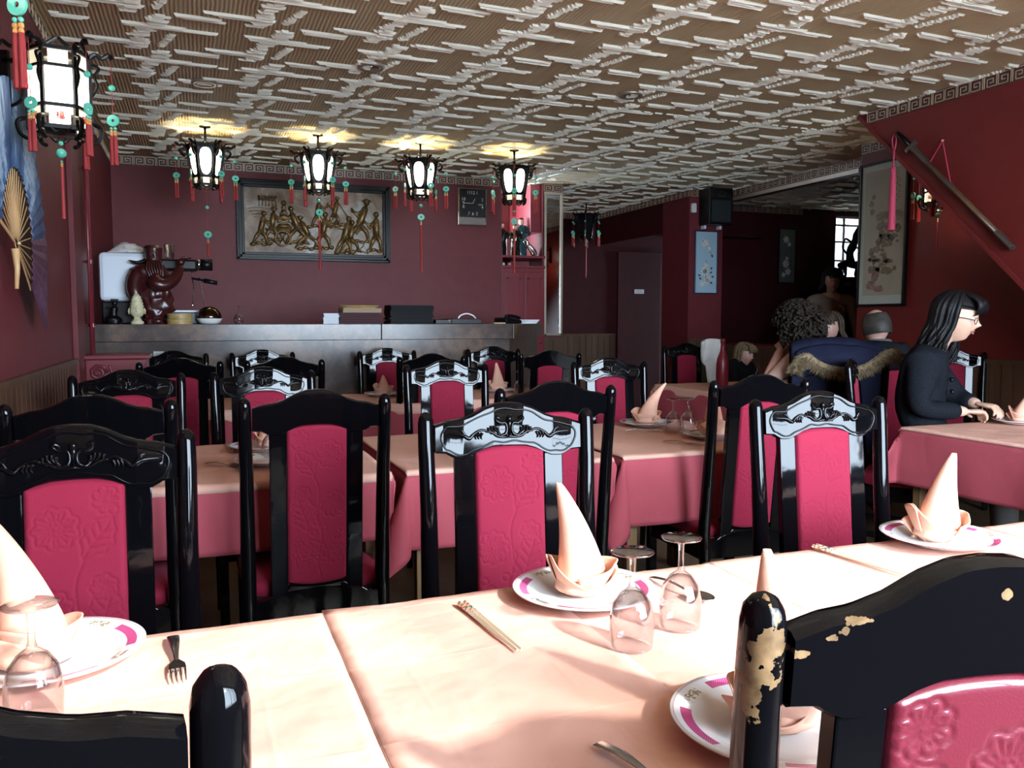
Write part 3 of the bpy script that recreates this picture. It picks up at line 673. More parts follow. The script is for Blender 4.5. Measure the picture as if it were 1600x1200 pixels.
def make_chair(label, group, lac='lacquer', panel_back='velvet', carved=True):
    t = thing('dining_chair', label, 'chair', (0, 0, 0), 0, group)
    lm = M[lac] if isinstance(lac, str) else lac
    # posts: one continuous curved piece each, rounded at the top, serve as rear legs
    for s in (-1, 1):
        x = s * 0.200
        zs = [0.0, 0.2, 0.4, 0.45, 0.6, 0.8, 0.95, 1.005, 1.018, 1.026, 1.030]
        rs = [0.017, 0.020, 0.024, 0.025, 0.024, 0.022, 0.021, 0.0205, 0.018, 0.012, 0.004]
        b = MB().tube([(x + s * (0.003 if z > 0.9 else 0), lean(z), z) for z in zs], rs, 14, flat=(1.12, 0.82) if False else (1.0, 0.92))
        b.obj('post', lm, t, smooth=True)
    # top rail with ogee outline
    n = 44; xs_ = [-0.182 + 0.364 * i / n for i in range(n + 1)]; b = MB()
    prof = [(-0.0165, 0), (-0.0165, 1), (-0.010, 1), (0.008, 1), (0.0165, 1), (0.0165, 0), (0.01, 0), (-0.01, 0)]
    vs = []; fs = []; k = len(prof)
    for x in xs_:
        zt, zb = rail_top(x), rail_bot(x)
        for i, (y, q) in enumerate(prof):
            z = zt if q else zb
            if q and i in (1, 4): z -= 0.005
            if not q and i in (0, 5): z += 0.004
            vs.append((x, y, z))
    for i in range(n):
        for q in range(k): fs.append((i * k + q, i * k + (q + 1) % k, (i + 1) * k + (q + 1) % k, (i + 1) * k + q))
    fs += [tuple(range(k - 1, -1, -1)), tuple(n * k + q for q in range(k))]
    rail = bend(b.add(vs, fs)).obj('top_rail', lm, t, auto=50)
    if carved: bend(carving_mb()).obj('carving', lm, rail, smooth=True)
    # stiles and lower rail
    for s in (-1, 1):
        b = MB(); x0, x1 = sorted((s * 0.088, s * 0.136))
        for z0, z1 in ((0.42, 0.60), (0.60, 0.78), (0.78, 0.925)): b.box((x0, -0.012, z0), (x1, 0.012, z1))
        bend(b).obj('stile', lm, t, bevel=0.0025)
    bend(MB().prism([(-0.185, 0.345), (0.185, 0.345), (0.185, 0.415), (0.150, 0.418), (0.135, 0.428), (0.095, 0.440), (0.08, 0.452), (0, 0.446), (-0.08, 0.452), (-0.095, 0.440), (-0.135, 0.428), (-0.150, 0.418), (-0.185, 0.415)], -0.014, 0.014)).obj('lower_rail', lm, t, bevel=0.002)
    # upholstered back panel: two padded faces with quilted flowers
    bp = bend(cushion(-1, 0.008, 0.012)).obj('back_panel', M['velvet'], t, smooth=True)
    bp2 = bend(cushion(1, 0.008, 0.010)).obj('rear_panel', M[panel_back], t, smooth=True)
    # seat
    sv = []
    def seat(u, v):
        th_ = 2 * PI * u; ph = PI * v - PI / 2
        cx, cy = math.cos(th_), math.sin(th_); e = 0.28
        X_ = math.copysign(abs(cx) ** e, cx); Y_ = math.copysign(abs(cy) ** e, cy); c = abs(math.cos(ph)) ** 0.35
        wd = 0.222 - 0.012 * (Y_ + 1) / 2
        return (X_ * c * wd, -0.232 + Y_ * c * 0.212, 0.437 + 0.034 * math.copysign(abs(math.sin(ph)) ** 0.6, math.sin(ph)))
    MB().grid(seat, 40, 14).obj('seat', M['velvet'], t, smooth=True)
    b = MB(); b.box((-0.205, -0.435, 0.335), (0.205, -0.415, 0.405)).box((-0.205, -0.415, 0.335), (-0.185, 0.0, 0.405)).box((0.185, -0.415, 0.335), (0.205, 0.0, 0.405))
    b.obj('seat_frame', lm, t, bevel=0.002)
    for s in (-1, 1):
        MB().obox((s * 0.195, -0.418, 0.0), (s * 0.195, -0.418, 0.40), 0.034, 0.038, (0, 1, 0)).obj('front_leg', lm, t, bevel=0.004)
        MB().obox((s * 0.197, -0.41, 0.16), (s * 0.197, 0.0, 0.16), 0.02, 0.03).obj('stretcher', lm, t, bevel=0.002)
    return t
W_ = worn('black_lacquer_worn_to_wood', [(-0.206, 0.06, 1.0, 0.03, 0.015), (0.125, 0.07, 1.005, 0.009, 0.004), (0.205, 0.055, 0.985, 0.012, 0.030), (0.215, 0.055, 0.96, 0.006, 0.035), (0.172, 0.07, 0.982, 0.012, 0.004), (0.150, 0.07, 0.993, 0.006, 0.003), (0.138, 0.07, 0.998, 0.005, 0.003), (-0.01, 0.075, 1.02, 0.006, 0.004), (-0.195, 0.06, 0.6, 0.008, 0.02)])
GA = 'black lacquered chairs with red panels around the tables'
proto = make_chair('x', GA)
proto_film = make_chair('black chair with worn post and plastic covered red panel, right foreground', GA, W_, 'velvet_film')
F0, F180 = 0.0, 180.0
chairs = [  # x, y, yaw, label
    (-0.225, 1.73, 3, 'carved black chair across the first table at far left, facing the camera'),
    (0.705, 1.84, -7, 'carved black chair directly behind the cone napkin on the middle plate'),
    (1.655, 1.83, -6, 'carved black chair across first table at right, rail reflecting white light'),
    (-0.275, 2.56, 180, 'plain-backed black chair by the left wall, just behind the leftmost carved chair'),
    (0.325, 2.52, 180, 'tall plain black chair left of middle, its full red rear panel visible'),
    (1.125, 2.58, 180, 'plain-backed black chair at the second table, seen right behind the middle carved chair'),
    (1.985, 2.62, 178, 'plain-backed black chair seen side-on at the right end of the second table'),
    (-0.265, 3.68, 3, 'carved black chair beside the left wall at far side of the second table'),
    (0.27, 3.69, 0, 'carved black chair with blue-grey sheen behind the tall plain-backed chair'),
    (1.18, 3.98, -3, 'carved black chair with bright pale blue rail behind the napkin of the second table'),
    (2.10, 3.97, -6, 'carved black chair directly left of the upright napkin on the second table'),
    (-0.085, 4.86, 180, 'plain-backed black chair of the third row nearest the left wall'),
    (0.465, 4.86, 178, 'plain-backed black chair of the third row, second from the left wall'),
    (1.365, 5.02, 178, 'plain-backed black chair of the third row in front of the bar counter joint'),
    (2.26, 5.22, 170, 'plain-backed black chair of the third row in front of the brown bar end'),
    (-0.145, 5.93, 0, 'carved black chair against the bar nearest the red bracket'),
    (0.43, 5.96, 0, 'carved black chair with white gleaming rail against the bar, below the wine glass'),
    (1.315, 5.98, 0, 'carved black chair with bright blue rail against the middle of the bar'),
    (2.17, 6.05, -4, 'carved black chair with dull grey rail at the right part of the bar'),
    (4.10, 6.33, -16, 'black chair in the dim corner behind the red bottle'),
    (5.0, 4.35, -45, 'carved black chair in the shade behind the woman in the dark coat'),
    (3.46, 3.72, 147, 'black chair draped with the fur trimmed navy coat'),
    (3.30, 3.42, 42, 'black chair that the woman with glasses sits on'),
    (4.05, 3.95, 160, 'black chair that the balding man sits on'),
    (-0.20, 0.58, 186, 'black chair at the bottom left corner, only its rail and one post visible'),
]
used = False
for x, y, a, lb in chairs:
    c = proto if not used else copy_tree(proto); used = True
    c.location = (x, y, 0); c.rotation_euler = (0, 0, R(a)); c['label'] = lb
proto_film.location = (0.635, 0.56, 0); proto_film.rotation_euler = (0, 0, R(180 - 10))

# ================================================================== TABLES AND CLOTHS
TZ = 0.74
def make_table(x0, x1, y0, y1, label, group='square dining tables under cloths'):
    t = thing('dining_table', label, 'table', ((x0 + x1) / 2, (y0 + y1) / 2, 0), 0, group)
    w2, d2 = (x1 - x0) / 2, (y1 - y0) / 2
    MB().box((-w2, -d2, TZ - 0.040), (w2, d2, TZ - 0.010)).obj('table_top', M['wood_mid'], t, bevel=0.003)
    MB().box((-w2 + 0.06, -d2 + 0.06, TZ - 0.12), (w2 - 0.06, d2 - 0.06, TZ - 0.04)).obj('apron', M['wood_mid'], t)
    for sx_ in (-1, 1):
        for sy_ in (-1, 1):
            MB().obox((sx_ * (w2 - 0.05), sy_ * (d2 - 0.05), 0), (sx_ * (w2 - 0.05), sy_ * (d2 - 0.05), TZ - 0.12), 0.045, 0.045, (0, 1, 0)).obj('leg', M['wood_mid'], t, bevel=0.003)
def make_cloth(x0, x1, y0, y1, z, drop, m, name, label, cat, group, seed=0, wave=0.02, step=0.022, thick=0.0014, relief=0.0012):
    """cloth over the table rectangle; drop = (left, right, near, far) overhangs; corners fall in folds"""
    dl, dr, dn, df = drop
    def axis(a, b, da, db):
        n = max(8, int((b - a) / step)); core = [a + (b - a) * i / n for i in range(n + 1)]
        na, nb = max(2, int(da / 0.018)) if da > 0 else 0, max(2, int(db / 0.018)) if db > 0 else 0
        return [a - da * (1 - i / na) for i in range(na)] + core + [b + db * (i + 1) / nb for i in range(nb)]
    U = axis(x0, x1, dl, dr); V = axis(y0, y1, dn, df); rng = random.Random(seed); ph = [rng.uniform(0, 6.28) for _ in range(8)]
    vs = []
    for v in V:
        for u in U:
            cx = min(max(u, x0), x1); cy = min(max(v, y0), y1); du = u - cx; dv = v - cy; d = math.hypot(du, dv)
            rel = relief * noise.noise(Vector((u * 5, v * 5, 2.0))) * 2 + relief * noise.noise(Vector((u * 14, v * 14, 5.0)))
            if d < 1e-9: vs.append((u, v, z + rel)); continue
            ang = math.atan2(abs(dv), abs(du)); q = math.sin(2 * ang) ** 2
            t_ = v if abs(du) > abs(dv) else u
            wv_ = wave * (0.5 + 0.5 * math.sin(t_ * 11 + ph[0]) * math.sin(t_ * 4.3 + ph[1])) * min(1, d / 0.18)
            rad = min(d, 0.008) + wv_ * (1 - q) + 0.42 * max(0, d - 0.01) * q
            fold = 0.035 * q * math.sin(4 * ang) * min(1, d / 0.2)
            ox = math.copysign(math.cos(ang), du) if du else 0; oy = math.copysign(math.sin(ang), dv) if dv else 0
            zz = z - max(0, d - 0.006) * (1 - 0.10 * q) - 0.002
            vs.append((cx + ox * rad + fold * (oy if du else 0), cy + oy * rad - fold * (ox if dv else 0), zz))
    n = len(U); fs = [(j * n + i, j * n + i + 1, (j + 1) * n + i + 1, (j + 1) * n + i) for j in range(len(V) - 1) for i in range(n - 1)]
    o = MB().add(vs, fs).obj(name, m, smooth=True, solid=thick, clean=False)
    return tag(o, label, cat, group)
TG = 'square dining tables under cloths'; CG = 'maroon undercloths'; SG = 'salmon top cloths'
tabs = [
 # x0 x1 y0 y1 under-drop(l,r,n,f) over-drop z-offset, where
 (-0.62, 0.195, 0.60, 1.43, (0, 0, .22, .22), (0, 0.0, .03, .02), 'at left end of first row, under the edge plate'),
 (0.195, 0.99, 0.60, 1.44, (0, 0, .22, .22), (0, 0.0, .03, .02), 'of the first row under the chopsticks and goblets'),
 (0.99, 1.80, 0.60, 1.45, (0, 0, .22, .22), (0, 0.02, .03, .02), 'of the first row behind the right foreground chair'),
 (1.80, 2.60, 0.62, 1.46, (0, .20, .22, .22), (0, .02, .03, .02), 'at the far right end of the first row'),
 (-0.60, 0.60, 2.71, 3.58, (0, .02, .22, .22), (0, .0, .03, .02), 'of the second row behind the left chairs'),
 (0.66, 1.44, 2.72, 3.60, (.26, .02, .27, .2), (0.01, .0, .02, .02), 'in the middle of the second row'),
 (1.50, 2.32, 2.74, 3.66, (.26, .24, .27, .2), (0.01, .02, .02, .02), 'at right of second row with two upturned goblets'),
 (-0.58, 0.62, 4.95, 5.72, (0, .02, .24, .2), (0, .0, .07, .02), 'of the third row by the left wall'),
 (0.74, 1.50, 4.98, 5.74, (.22, .02, .24, .2), (.02, .0, .07, .02), 'of third row before the middle of the bar'),
 (1.62, 2.55, 5.05, 5.80, (.22, .2, .24, .2), (.02, .02, .07, .02), 'of third row before the brown bar end'),
 (3.44, 4.75, 4.42, 5.78, (.26, .2, .24, .2), (.075, .05, .06, .05), 'in the back right corner, with the red bottle'),
 (3.17, 4.15, 1.95, 3.02, (.27, .2, .22, .1), (.018, .02, .02, .02), 'at right edge before the woman with glasses'),
]
for i, (x0, x1, y0, y1, du_, do_, where) in enumerate(tabs):
    make_table(x0 + 0.01, x1 - 0.01, y0 + 0.01, y1 - 0.01, 'square wooden dining table ' + where)
    make_cloth(x0, x1, y0, y1, TZ - 0.0055, du_, M['maroon'], 'tablecloth', 'maroon undercloth on table ' + where, 'tablecloth', CG, i + 1)
    make_cloth(x0 - 0.002, x1 + 0.002, y0 - 0.002, y1 + 0.002, TZ - 0.0005 + (0.0008 if i % 2 else 0), do_, M['salmon'], 'top_cloth', 'salmon top cloth on table ' + where, 'tablecloth', SG, i + 31, wave=0.006, relief=0.0016)
# pressed creases and overlapping edges of the first row: an extra folded sheet laid left of the middle
o = make_cloth(0.1955, 0.60, 0.60, 1.438, TZ + 0.0013, (0, 0, 0, .004), M['salmon'], 'top_cloth', 'second salmon sheet overlapping the seam left of the chopsticks', 'tablecloth', SG, 77, wave=0.004, relief=0.0016, thick=0.0006)

# ================================================================== TABLEWARE
TT = TZ + 0.0045
def plate_mb():
    pr = [(0.0, 0.006), (0.060, 0.006), (0.080, 0.0075), (0.092, 0.013), (0.105, 0.0175), (0.122, 0.0210), (0.1295, 0.0225), (0.1305, 0.0215), (0.129, 0.0195), (0.108, 0.0140), (0.094, 0.0085), (0.080, 0.0025), (0.070, 0.0), (0.064, 0.0), (0.062, 0.002), (0.0, 0.002)]
    return MB().lathe(pr, n=72)
plate0 = tag(plate_mb().obj('dinner_plate', M['plate'], smooth=True), 'x', 'plate', 'white china plates with magenta border')
plates = [  # x y z label rz
 (0.650, 1.335, TT, 'white magenta bordered plate under the tall napkin in the middle of the first table', 20),
 (-0.215, 1.355, TT, 'white magenta bordered plate under the napkin at the left edge', 60),
 (0.655, 0.800, TT, 'white magenta bordered plate half hidden by the right foreground chair', 35),
 (1.575, 1.380, TT, 'white magenta bordered plate under the bright napkin at right of the first table', 70),
 (2.02, 3.47, TT, 'white plate under the upright napkin at right of the second table', 10),
 (2.075, 3.00, TT, 'white plate under the napkin hidden by the side-on chair', 50),
 (1.25, 3.42, TT, 'white plate under the napkin before the pale blue railed chair', 15),
 (0.235, 3.36, TT, 'white plate seen through the left gap of the tall plain-backed chair, far one', 0),
 (0.235, 3.02, TT, 'white plate seen through the left gap of the tall plain-backed chair, near one', 5),
 (1.17, 5.50, TT, 'white plate on the third row before the bright blue railed chair', 0),
 (2.00, 5.52, TT, 'white plate on the third row before the dull grey railed chair', 0),
 (3.775, 2.87, TT, 'white plate before the hands of the woman with glasses', 0),
]
for i, (x, y, z, lb, a) in enumerate(plates):
    o = plate0 if i == 0 else plate0.copy()
    if i: COL.objects.link(o)
    o.location = (x, y, z); o.rotation_euler = (0, 0, R(a)); o['label'] = lb

def napkin_parts(h=0.205, lean_=(-0.012, 0.0), seed=1, cuffopen=0.4):
    rng = random.Random(seed); p1 = rng.uniform(0, 6)
    # rolled cone with spiral lap
    def cone(u, v):
        a = u * 2 * PI * 1.35; t = v; r = (0.047 * (1 - t) ** 0.85 + 0.0045) * (1 + 0.30 * (u - 0.5)) * (1 + 0.06 * math.sin(3 * a + p1) * (1 - t))
        z = 0.012 + t * (h - 0.012) - 0.016 * (u > 0.8) * (u - 0.8) * 5 * t
        return (lean_[0] * t * t * 3 + r * math.cos(a), lean_[1] * t * t * 3 + r * 0.85 * math.sin(a), z)
    # wrapped cuff flaring outwards, open towards one side
    def cuff(u, v):
        a = cuffopen + u * 2 * PI * 1.12; hh = 0.052 + 0.020 * math.cos(a - cuffopen) + 0.012 * math.sin(2 * a + p1)
        r = (0.026 + 0.030 * v ** 0.8 + 0.006 * v * math.sin(3 * a + p1)) * (1 + 0.12 * u)
        return (r * math.cos(a) * 1.12, r * math.sin(a) * 0.86, 0.0005 + v * hh)
    def cuff2(u, v):
        a = cuffopen + 2.2 + u * 2 * PI * 0.62; hh = 0.042 + 0.022 * math.sin(PI * u)
        r = (0.030 + 0.034 * v ** 0.7) * (1 + 0.05 * math.sin(5 * a))
        return (r * math.cos(a) * 1.12, r * math.sin(a) * 0.86, 0.001 + v * hh)
    return cone, cuff, cuff2
def make_napkin(label, h, ln, seed, co):
    cone, cuff, cuff2 = napkin_parts(h, ln, seed, co)
    t = thing('folded_napkin', label, 'napkin', (0, 0, 0), 0, 'salmon napkins folded into cones')
    MB().grid(cone, 64, 22).obj('cone', M['napkin'], t, smooth=True, solid=0.0018, clean=False)
    MB().grid(cuff, 60, 10).obj('cuff', M['napkin'], t, smooth=True, solid=0.0022, clean=False)
    MB().grid(cuff2, 40, 10).obj('cuff', M['napkin'], t, smooth=True, solid=0.0022, clean=False)
    return t
PT = TT + 0.0062
nap = [
 (0.645, 1.340, 0.215, (-0.014, 0.002), 1, 2.4, 'cone shaped salmon napkin on the middle plate, tip leaning left', 0.95),
 (-0.235, 1.335, 0.215, (-0.018, 0.0), 2, 5.6, 'large salmon cone napkin cut by the left edge of the picture', 1.02),
 (0.655, 0.805, 0.23, (-0.004, 0.004), 3, 1.0, 'salmon napkin whose tip rises left of the worn chair rail', 0.95),
 (1.565, 1.385, 0.20, (0.011, 0.0), 4, 2.9, 'brightly sunlit salmon napkin leaning right above the foreground chair rail', 1.0),
 (2.02, 3.47, 0.20, (0.030, 0.0), 5, 2.9, 'salmon napkin leaning right behind the two upturned goblets', 1.0),
 (2.075, 3.00, 0.22, (0.0, 0.0), 6, 4.5, 'salmon napkin partly hidden by post of the side-on chair', 1.0),
 (1.25, 3.42, 0.20, (-0.004, 0.0), 7, 3.6, 'salmon cone napkin before the pale blue railed chair', 1.0),
 (0.255, 3.36, 0.17, (0.0, 0.0), 8, 3.0, 'salmon napkin glimpsed beside a goblet through the tall chair gap', 0.9),
 (1.17, 5.50, 0.14, (0.0, 0.0), 9, 3.0, 'salmon napkin on the third row before the bright blue railed chair', 0.95),
 (2.00, 5.52, 0.20, (-0.004, 0.0), 10, 3.3, 'salmon napkin on the third row before the dull grey railed chair', 1.0),
 (2.42, 5.30, 0.15, (-0.004, 0.0), 11, 1.2, 'salmon napkin seen through the gap of the last third row chair', 1.0),
 (3.775, 2.87, 0.195, (0.030, 0.0), 12, 2.8, 'salmon napkin leaning right before the hands of the woman with glasses', 1.0),
]
for x, y, h, ln, sd, co, lb, s_ in nap:
    t = make_napkin(lb, h, ln, sd, co); t.location = (x, y, PT if 'through the gap of the last' not in lb else TT); t.scale = (s_,) * 3; t.rotation_euler = (0, 0, R(-21))

def make_goblet(h=0.152):
    pr = [(0.0, h), (0.030, h - 0.0005), (0.0335, h - 0.0022), (0.032, h - 0.004), (0.012, h - 0.007), (0.0050, h - 0.014), (0.0042, h - 0.030), (0.0046, h - 0.050), (0.007, h - 0.058), (0.018, h - 0.066), (0.029, h - 0.082), (0.0345, h - 0.104), (0.0350, h - 0.125), (0.0325, 0.0015), (0.0315, 0.0), (0.0305, 0.0015), (0.0335, h - 0.125), (0.0330, h - 0.104), (0.0275, h - 0.083), (0.016, h - 0.0675), (0.0, h - 0.0635)]
    return MB().lathe(pr, n=40).obj('upturned_goblet', M['glass'], smooth=True)
gob0 = tag(make_goblet(), 'x', 'wine glass', 'goblets standing upside down')
gobs = [(0.622, 1.105, 1.0, 'upturned clear goblet before the middle plate, the left one of the pair'),
        (0.738, 1.150, 1.0, 'upturned clear goblet before the middle plate, the right one of the pair'),
        (-0.205, 1.165, 1.0, 'upturned goblet in front of the left edge plate'),
        (-0.300, 1.175, 1.0, 'upturned goblet cut by the left edge of the picture'),
        (2.02, 3.23, 1.0, 'upturned goblet on the second table, left of the touching pair'),
        (2.105, 3.24, 1.0, 'upturned goblet on the second table, right of the touching pair'),
        (0.245, 3.12, 1.0, 'upturned goblet seen through the left gap of the tall plain-backed chair'),
        (1.36, 3.30, 1.0, 'upturned goblet just right of the napkin before the pale blue railed chair'),
        (2.16, 5.48, 1.0, 'upturned goblet beside the napkin on the third row at right'),
        (2.10, 5.36, 1.0, 'second upturned goblet beside the third row napkin at right')]
for i, (x, y, s_, lb) in enumerate(gobs):
    o = gob0 if i == 0 else gob0.copy()
    if i: COL.objects.link(o)
    o.location = (x, y, TT - 0.0005); o.scale = (s_,) * 3; o['label'] = lb

def make_fork():
    t = thing('fork', 'x', 'fork', (0, 0, 0), 0, 'steel forks')
    b = MB()   # lies along -y: tines at -y end
    def han(u, v):
        y = 0.085 - v * 0.105; wd = 0.0035 + 0.0062 * abs(math.cos(v * 1.5)) ** 1.5; zc = 0.004 + 0.006 * math.sin(v * PI)
        a = 2 * PI * u; return (wd * math.cos(a), y, zc + 0.0016 * math.sin(a))
    b.grid(han, 10, 16)
    b.obj('handle', M['steel'], t, smooth=True)
    b = MB()
    b.prism([(-0.0035, -0.018), (0.0035, -0.018), (0.011, -0.034), (0.012, -0.052), (-0.012, -0.052), (-0.011, -0.034)], 0.003, 0.0055, 'z')
    for x in (-0.0102, -0.0034, 0.0034, 0.0102): b.tube([(x, -0.052, 0.0042), (x * 0.96, -0.072, 0.0058), (x * 0.9, -0.094, 0.003)], [0.0021, 0.0018, 0.0008], 6)
    b.obj('tines', M['steel'], t)
    return t
def make_spoon(name='spoon'):
    t = thing(name, 'x', name, (0, 0, 0), 0, 'steel spoons')
    def han(u, v):
        y = 0.085 - v * 0.115; wd = 0.0026 + 0.006 * (1 - v) ** 1.3; a = 2 * PI * u; return (wd * math.cos(a), y, 0.004 + 0.006 * math.sin(v * PI) + 0.0014 * math.sin(a))
    MB().grid(han, 10, 16).obj('handle', M['steel'], t, smooth=True)
    def bowl(u, v):
        a = 2 * PI * u; return (0.020 * v * math.cos(a), -0.055 + 0.029 * v * math.sin(a), 0.002 + 0.007 * v * v)
    MB().grid(bowl, 24, 6).obj('bowl', M['steel'], t, smooth=True, solid=0.0012)
    return t
fork0 = make_fork(); forks = [(-0.042, 1.305, 4, 'steel fork lying left of the seam, tines towards the bottom left chair'), (0.452, 0.765, 12, 'steel fork at the bottom edge of the picture, only its tines in frame'),
    (1.86, 2.90, 35, 'steel fork on the second table before the upturned goblets'), (0.085, 3.02, 50, 'steel fork lying between the left posts on the second table'), (1.26, 5.33, 20, 'steel fork on the third row before the bright blue railed chair'), (1.90, 3.30, 70, 'steel fork left of the plate at right of the second table')]
for i, (x, y, a, lb) in enumerate(forks):
    o = fork0 if i == 0 else copy_tree(fork0); o.location = (x, y, TT); o.rotation_euler = (0, 0, R(a)); o['label'] = lb
sp0 = make_spoon(); spoons = [(0.835, 1.30, 8, 'steel spoon lying behind the right goblet of the pair'), (0.118, 2.96, 15, 'steel spoon beside the fork between left posts on the second table')]
for i, (x, y, a, lb) in enumerate(spoons):
    o = sp0 if i == 0 else copy_tree(sp0); o.location = (x, y, TT); o.rotation_euler = (0, 0, R(a)); o['label'] = lb
# chopsticks with a painted end
mch = mat('printed_chopstick_end', rough=0.35); v = coords(mch, (210, 150, 210)); vo = N(mch, 'ShaderNodeTexVoronoi'); vo.inputs['Scale'].default_value = 1.6; L(mch, v, vo.inputs['Vector'])
cr = N(mch, 'ShaderNodeValToRGB'); e = cr.color_ramp.elements; e[0].position = 0.0; e[0].color = (0.70, 0.62, 0.48, 1); e[1].position = 0.45; e[1].color = (0.65, 0.12, 0.06, 1)
for p_, c_ in ((0.6, (0.70, 0.62, 0.48, 1)), (0.75, (0.02, 0.22, 0.14, 1))): q = e.new(p_); q.color = c_
cr.color_ramp.interpolation = 'CONSTANT'; L(mch, vo.outputs['Color'], cr.inputs[0]); L(mch, cr.outputs[0], P(mch).inputs['Base Color'])
ivory = mat('ivory_chopstick', (0.66, 0.56, 0.40), 0.35)
ch0 = None
chs = [(0.434, 1.255, 5.0, 'ivory chopstick left of the middle plate, the left of the pair'), (0.443, 1.256, 4.2, 'ivory chopstick left of the middle plate, the right of the pair'),
       (1.285, 1.330, 7.0, 'ivory chopstick lying behind the foreground chair rail, left of the pair'), (1.294, 1.331, 6.0, 'ivory chopstick lying behind the foreground chair rail, right of the pair'),
       (0.107, 3.44, 2.0, 'ivory chopstick on the far side of the second table between left posts'), (0.117, 3.44, 0.5, 'ivory chopstick touching it on the far side of the second table'),
       (-0.135, 2.90, 3.0, 'ivory chopstick under the leftmost carved rail on the second table'), (-0.122, 2.90, 1.0, 'ivory chopstick right beside the one under the leftmost carved rail')]
for x, y, a, lb in chs:
    if ch0 is None:
        ch0 = o = thing('chopstick', lb, 'chopstick', (0, 0, 0), 0, 'ivory chopsticks')
        MB().tube([(0, 0.045, 0.004), (0, -0.03, 0.004), (0, -0.115, 0.004)], [0.0046, 0.0038, 0.0022], 4).obj('shaft', ivory, o)
        MB().tube([(0, 0.118, 0.0043), (0, 0.045, 0.004)], [0.0055, 0.0046], 4).obj('printed_end', mch, o)
    else: o = copy_tree(ch0)
    o.location = (x, y, TT); o.rotation_euler = (0, 0, R(a)); o['label'] = lb

# ================================================================== LANTERNS
def disc_mb(b, c, r=0.021, hole=0.0055, th=0.006, ang=0.0):
    """jade ring in a vertical plane turned by ang about z"""
    n = 20; ca, sa = math.cos(ang), math.sin(ang); vs = []; fs = []
    for k in range(n):
        a = 2 * PI * k / n
        for rr_, yy in ((hole, -th / 2), (r, -th / 2), (r, th / 2), (hole, th / 2)):
            x = rr_ * math.cos(a); z = rr_ * math.sin(a); vs.append((c[0] + x * ca - yy * sa, c[1] + x * sa + yy * ca, c[2] + z))
    for k in range(n):
        j = (k + 1) % n
        for q in range(4): fs.append((k * 4 + q, k * 4 + (q + 1) % 4, j * 4 + (q + 1) % 4, j * 4 + q))
    b.add(vs, fs)
def make_pendant(parent, x, y, z0, zd, ang, s=1.0, length=0.115, strands=2, cord=True):
    """cord, jade ring, gold caps and red tassel hanging from (x,y,z0); ring at zd"""
    t = bpy.data.objects.new('hanging_tassel', None); COL.objects.link(t); t.parent = parent; t.location = (x, y, zd)
    b = MB().tube([(0, 0, z0 - zd), (0, 0, 0)], 0.0013 * s, 5).tube([(0, 0, -0.018 * s), (0, 0, -0.04 * s)], 0.0013 * s, 5); b.obj('cord', M['tassel'], t)
    b = MB(); disc_mb(b, (0, 0, 0), 0.022 * s, 0.006 * s, 0.006 * s, ang); b.obj('jade_ring', M['jade'], t, smooth=False); MB().ball((0, 0, (z0 - zd) * 0.55), 0.012 * s, 6).obj('jade_bead', M['jade'], t)
    for k in range(strands):
        dx = (k - (strands - 1) / 2) * 0.014 * s; ca, sa = math.cos(ang) * dx, math.sin(ang) * dx
        MB().ball((ca, sa, -0.030 * s), 0.006 * s, 6).obj('bead', M['jade'], t, smooth=True)
        MB().lathe([(0.0045 * s, -0.058 * s), (0.0060 * s, -0.056 * s), (0.0055 * s, -0.050 * s), (0.0040 * s, -0.048 * s), (0.0060 * s, -0.045 * s), (0.0058 * s, -0.038 * s), (0.003 * s, -0.036 * s)], (ca, sa, 0), 8).obj('gold_cap', M['goldleaf'], t)
        z1 = -0.058 * s - length
        MB().lathe([(0.0052 * s, -0.055 * s), (0.0070 * s, -0.075 * s), (0.0078 * s, z1 + 0.02), (0.0085 * s, z1 + 0.004), (0.0075 * s, z1)], (ca, sa, 0), 9).obj('tassel', M['tassel'], t)
    return t
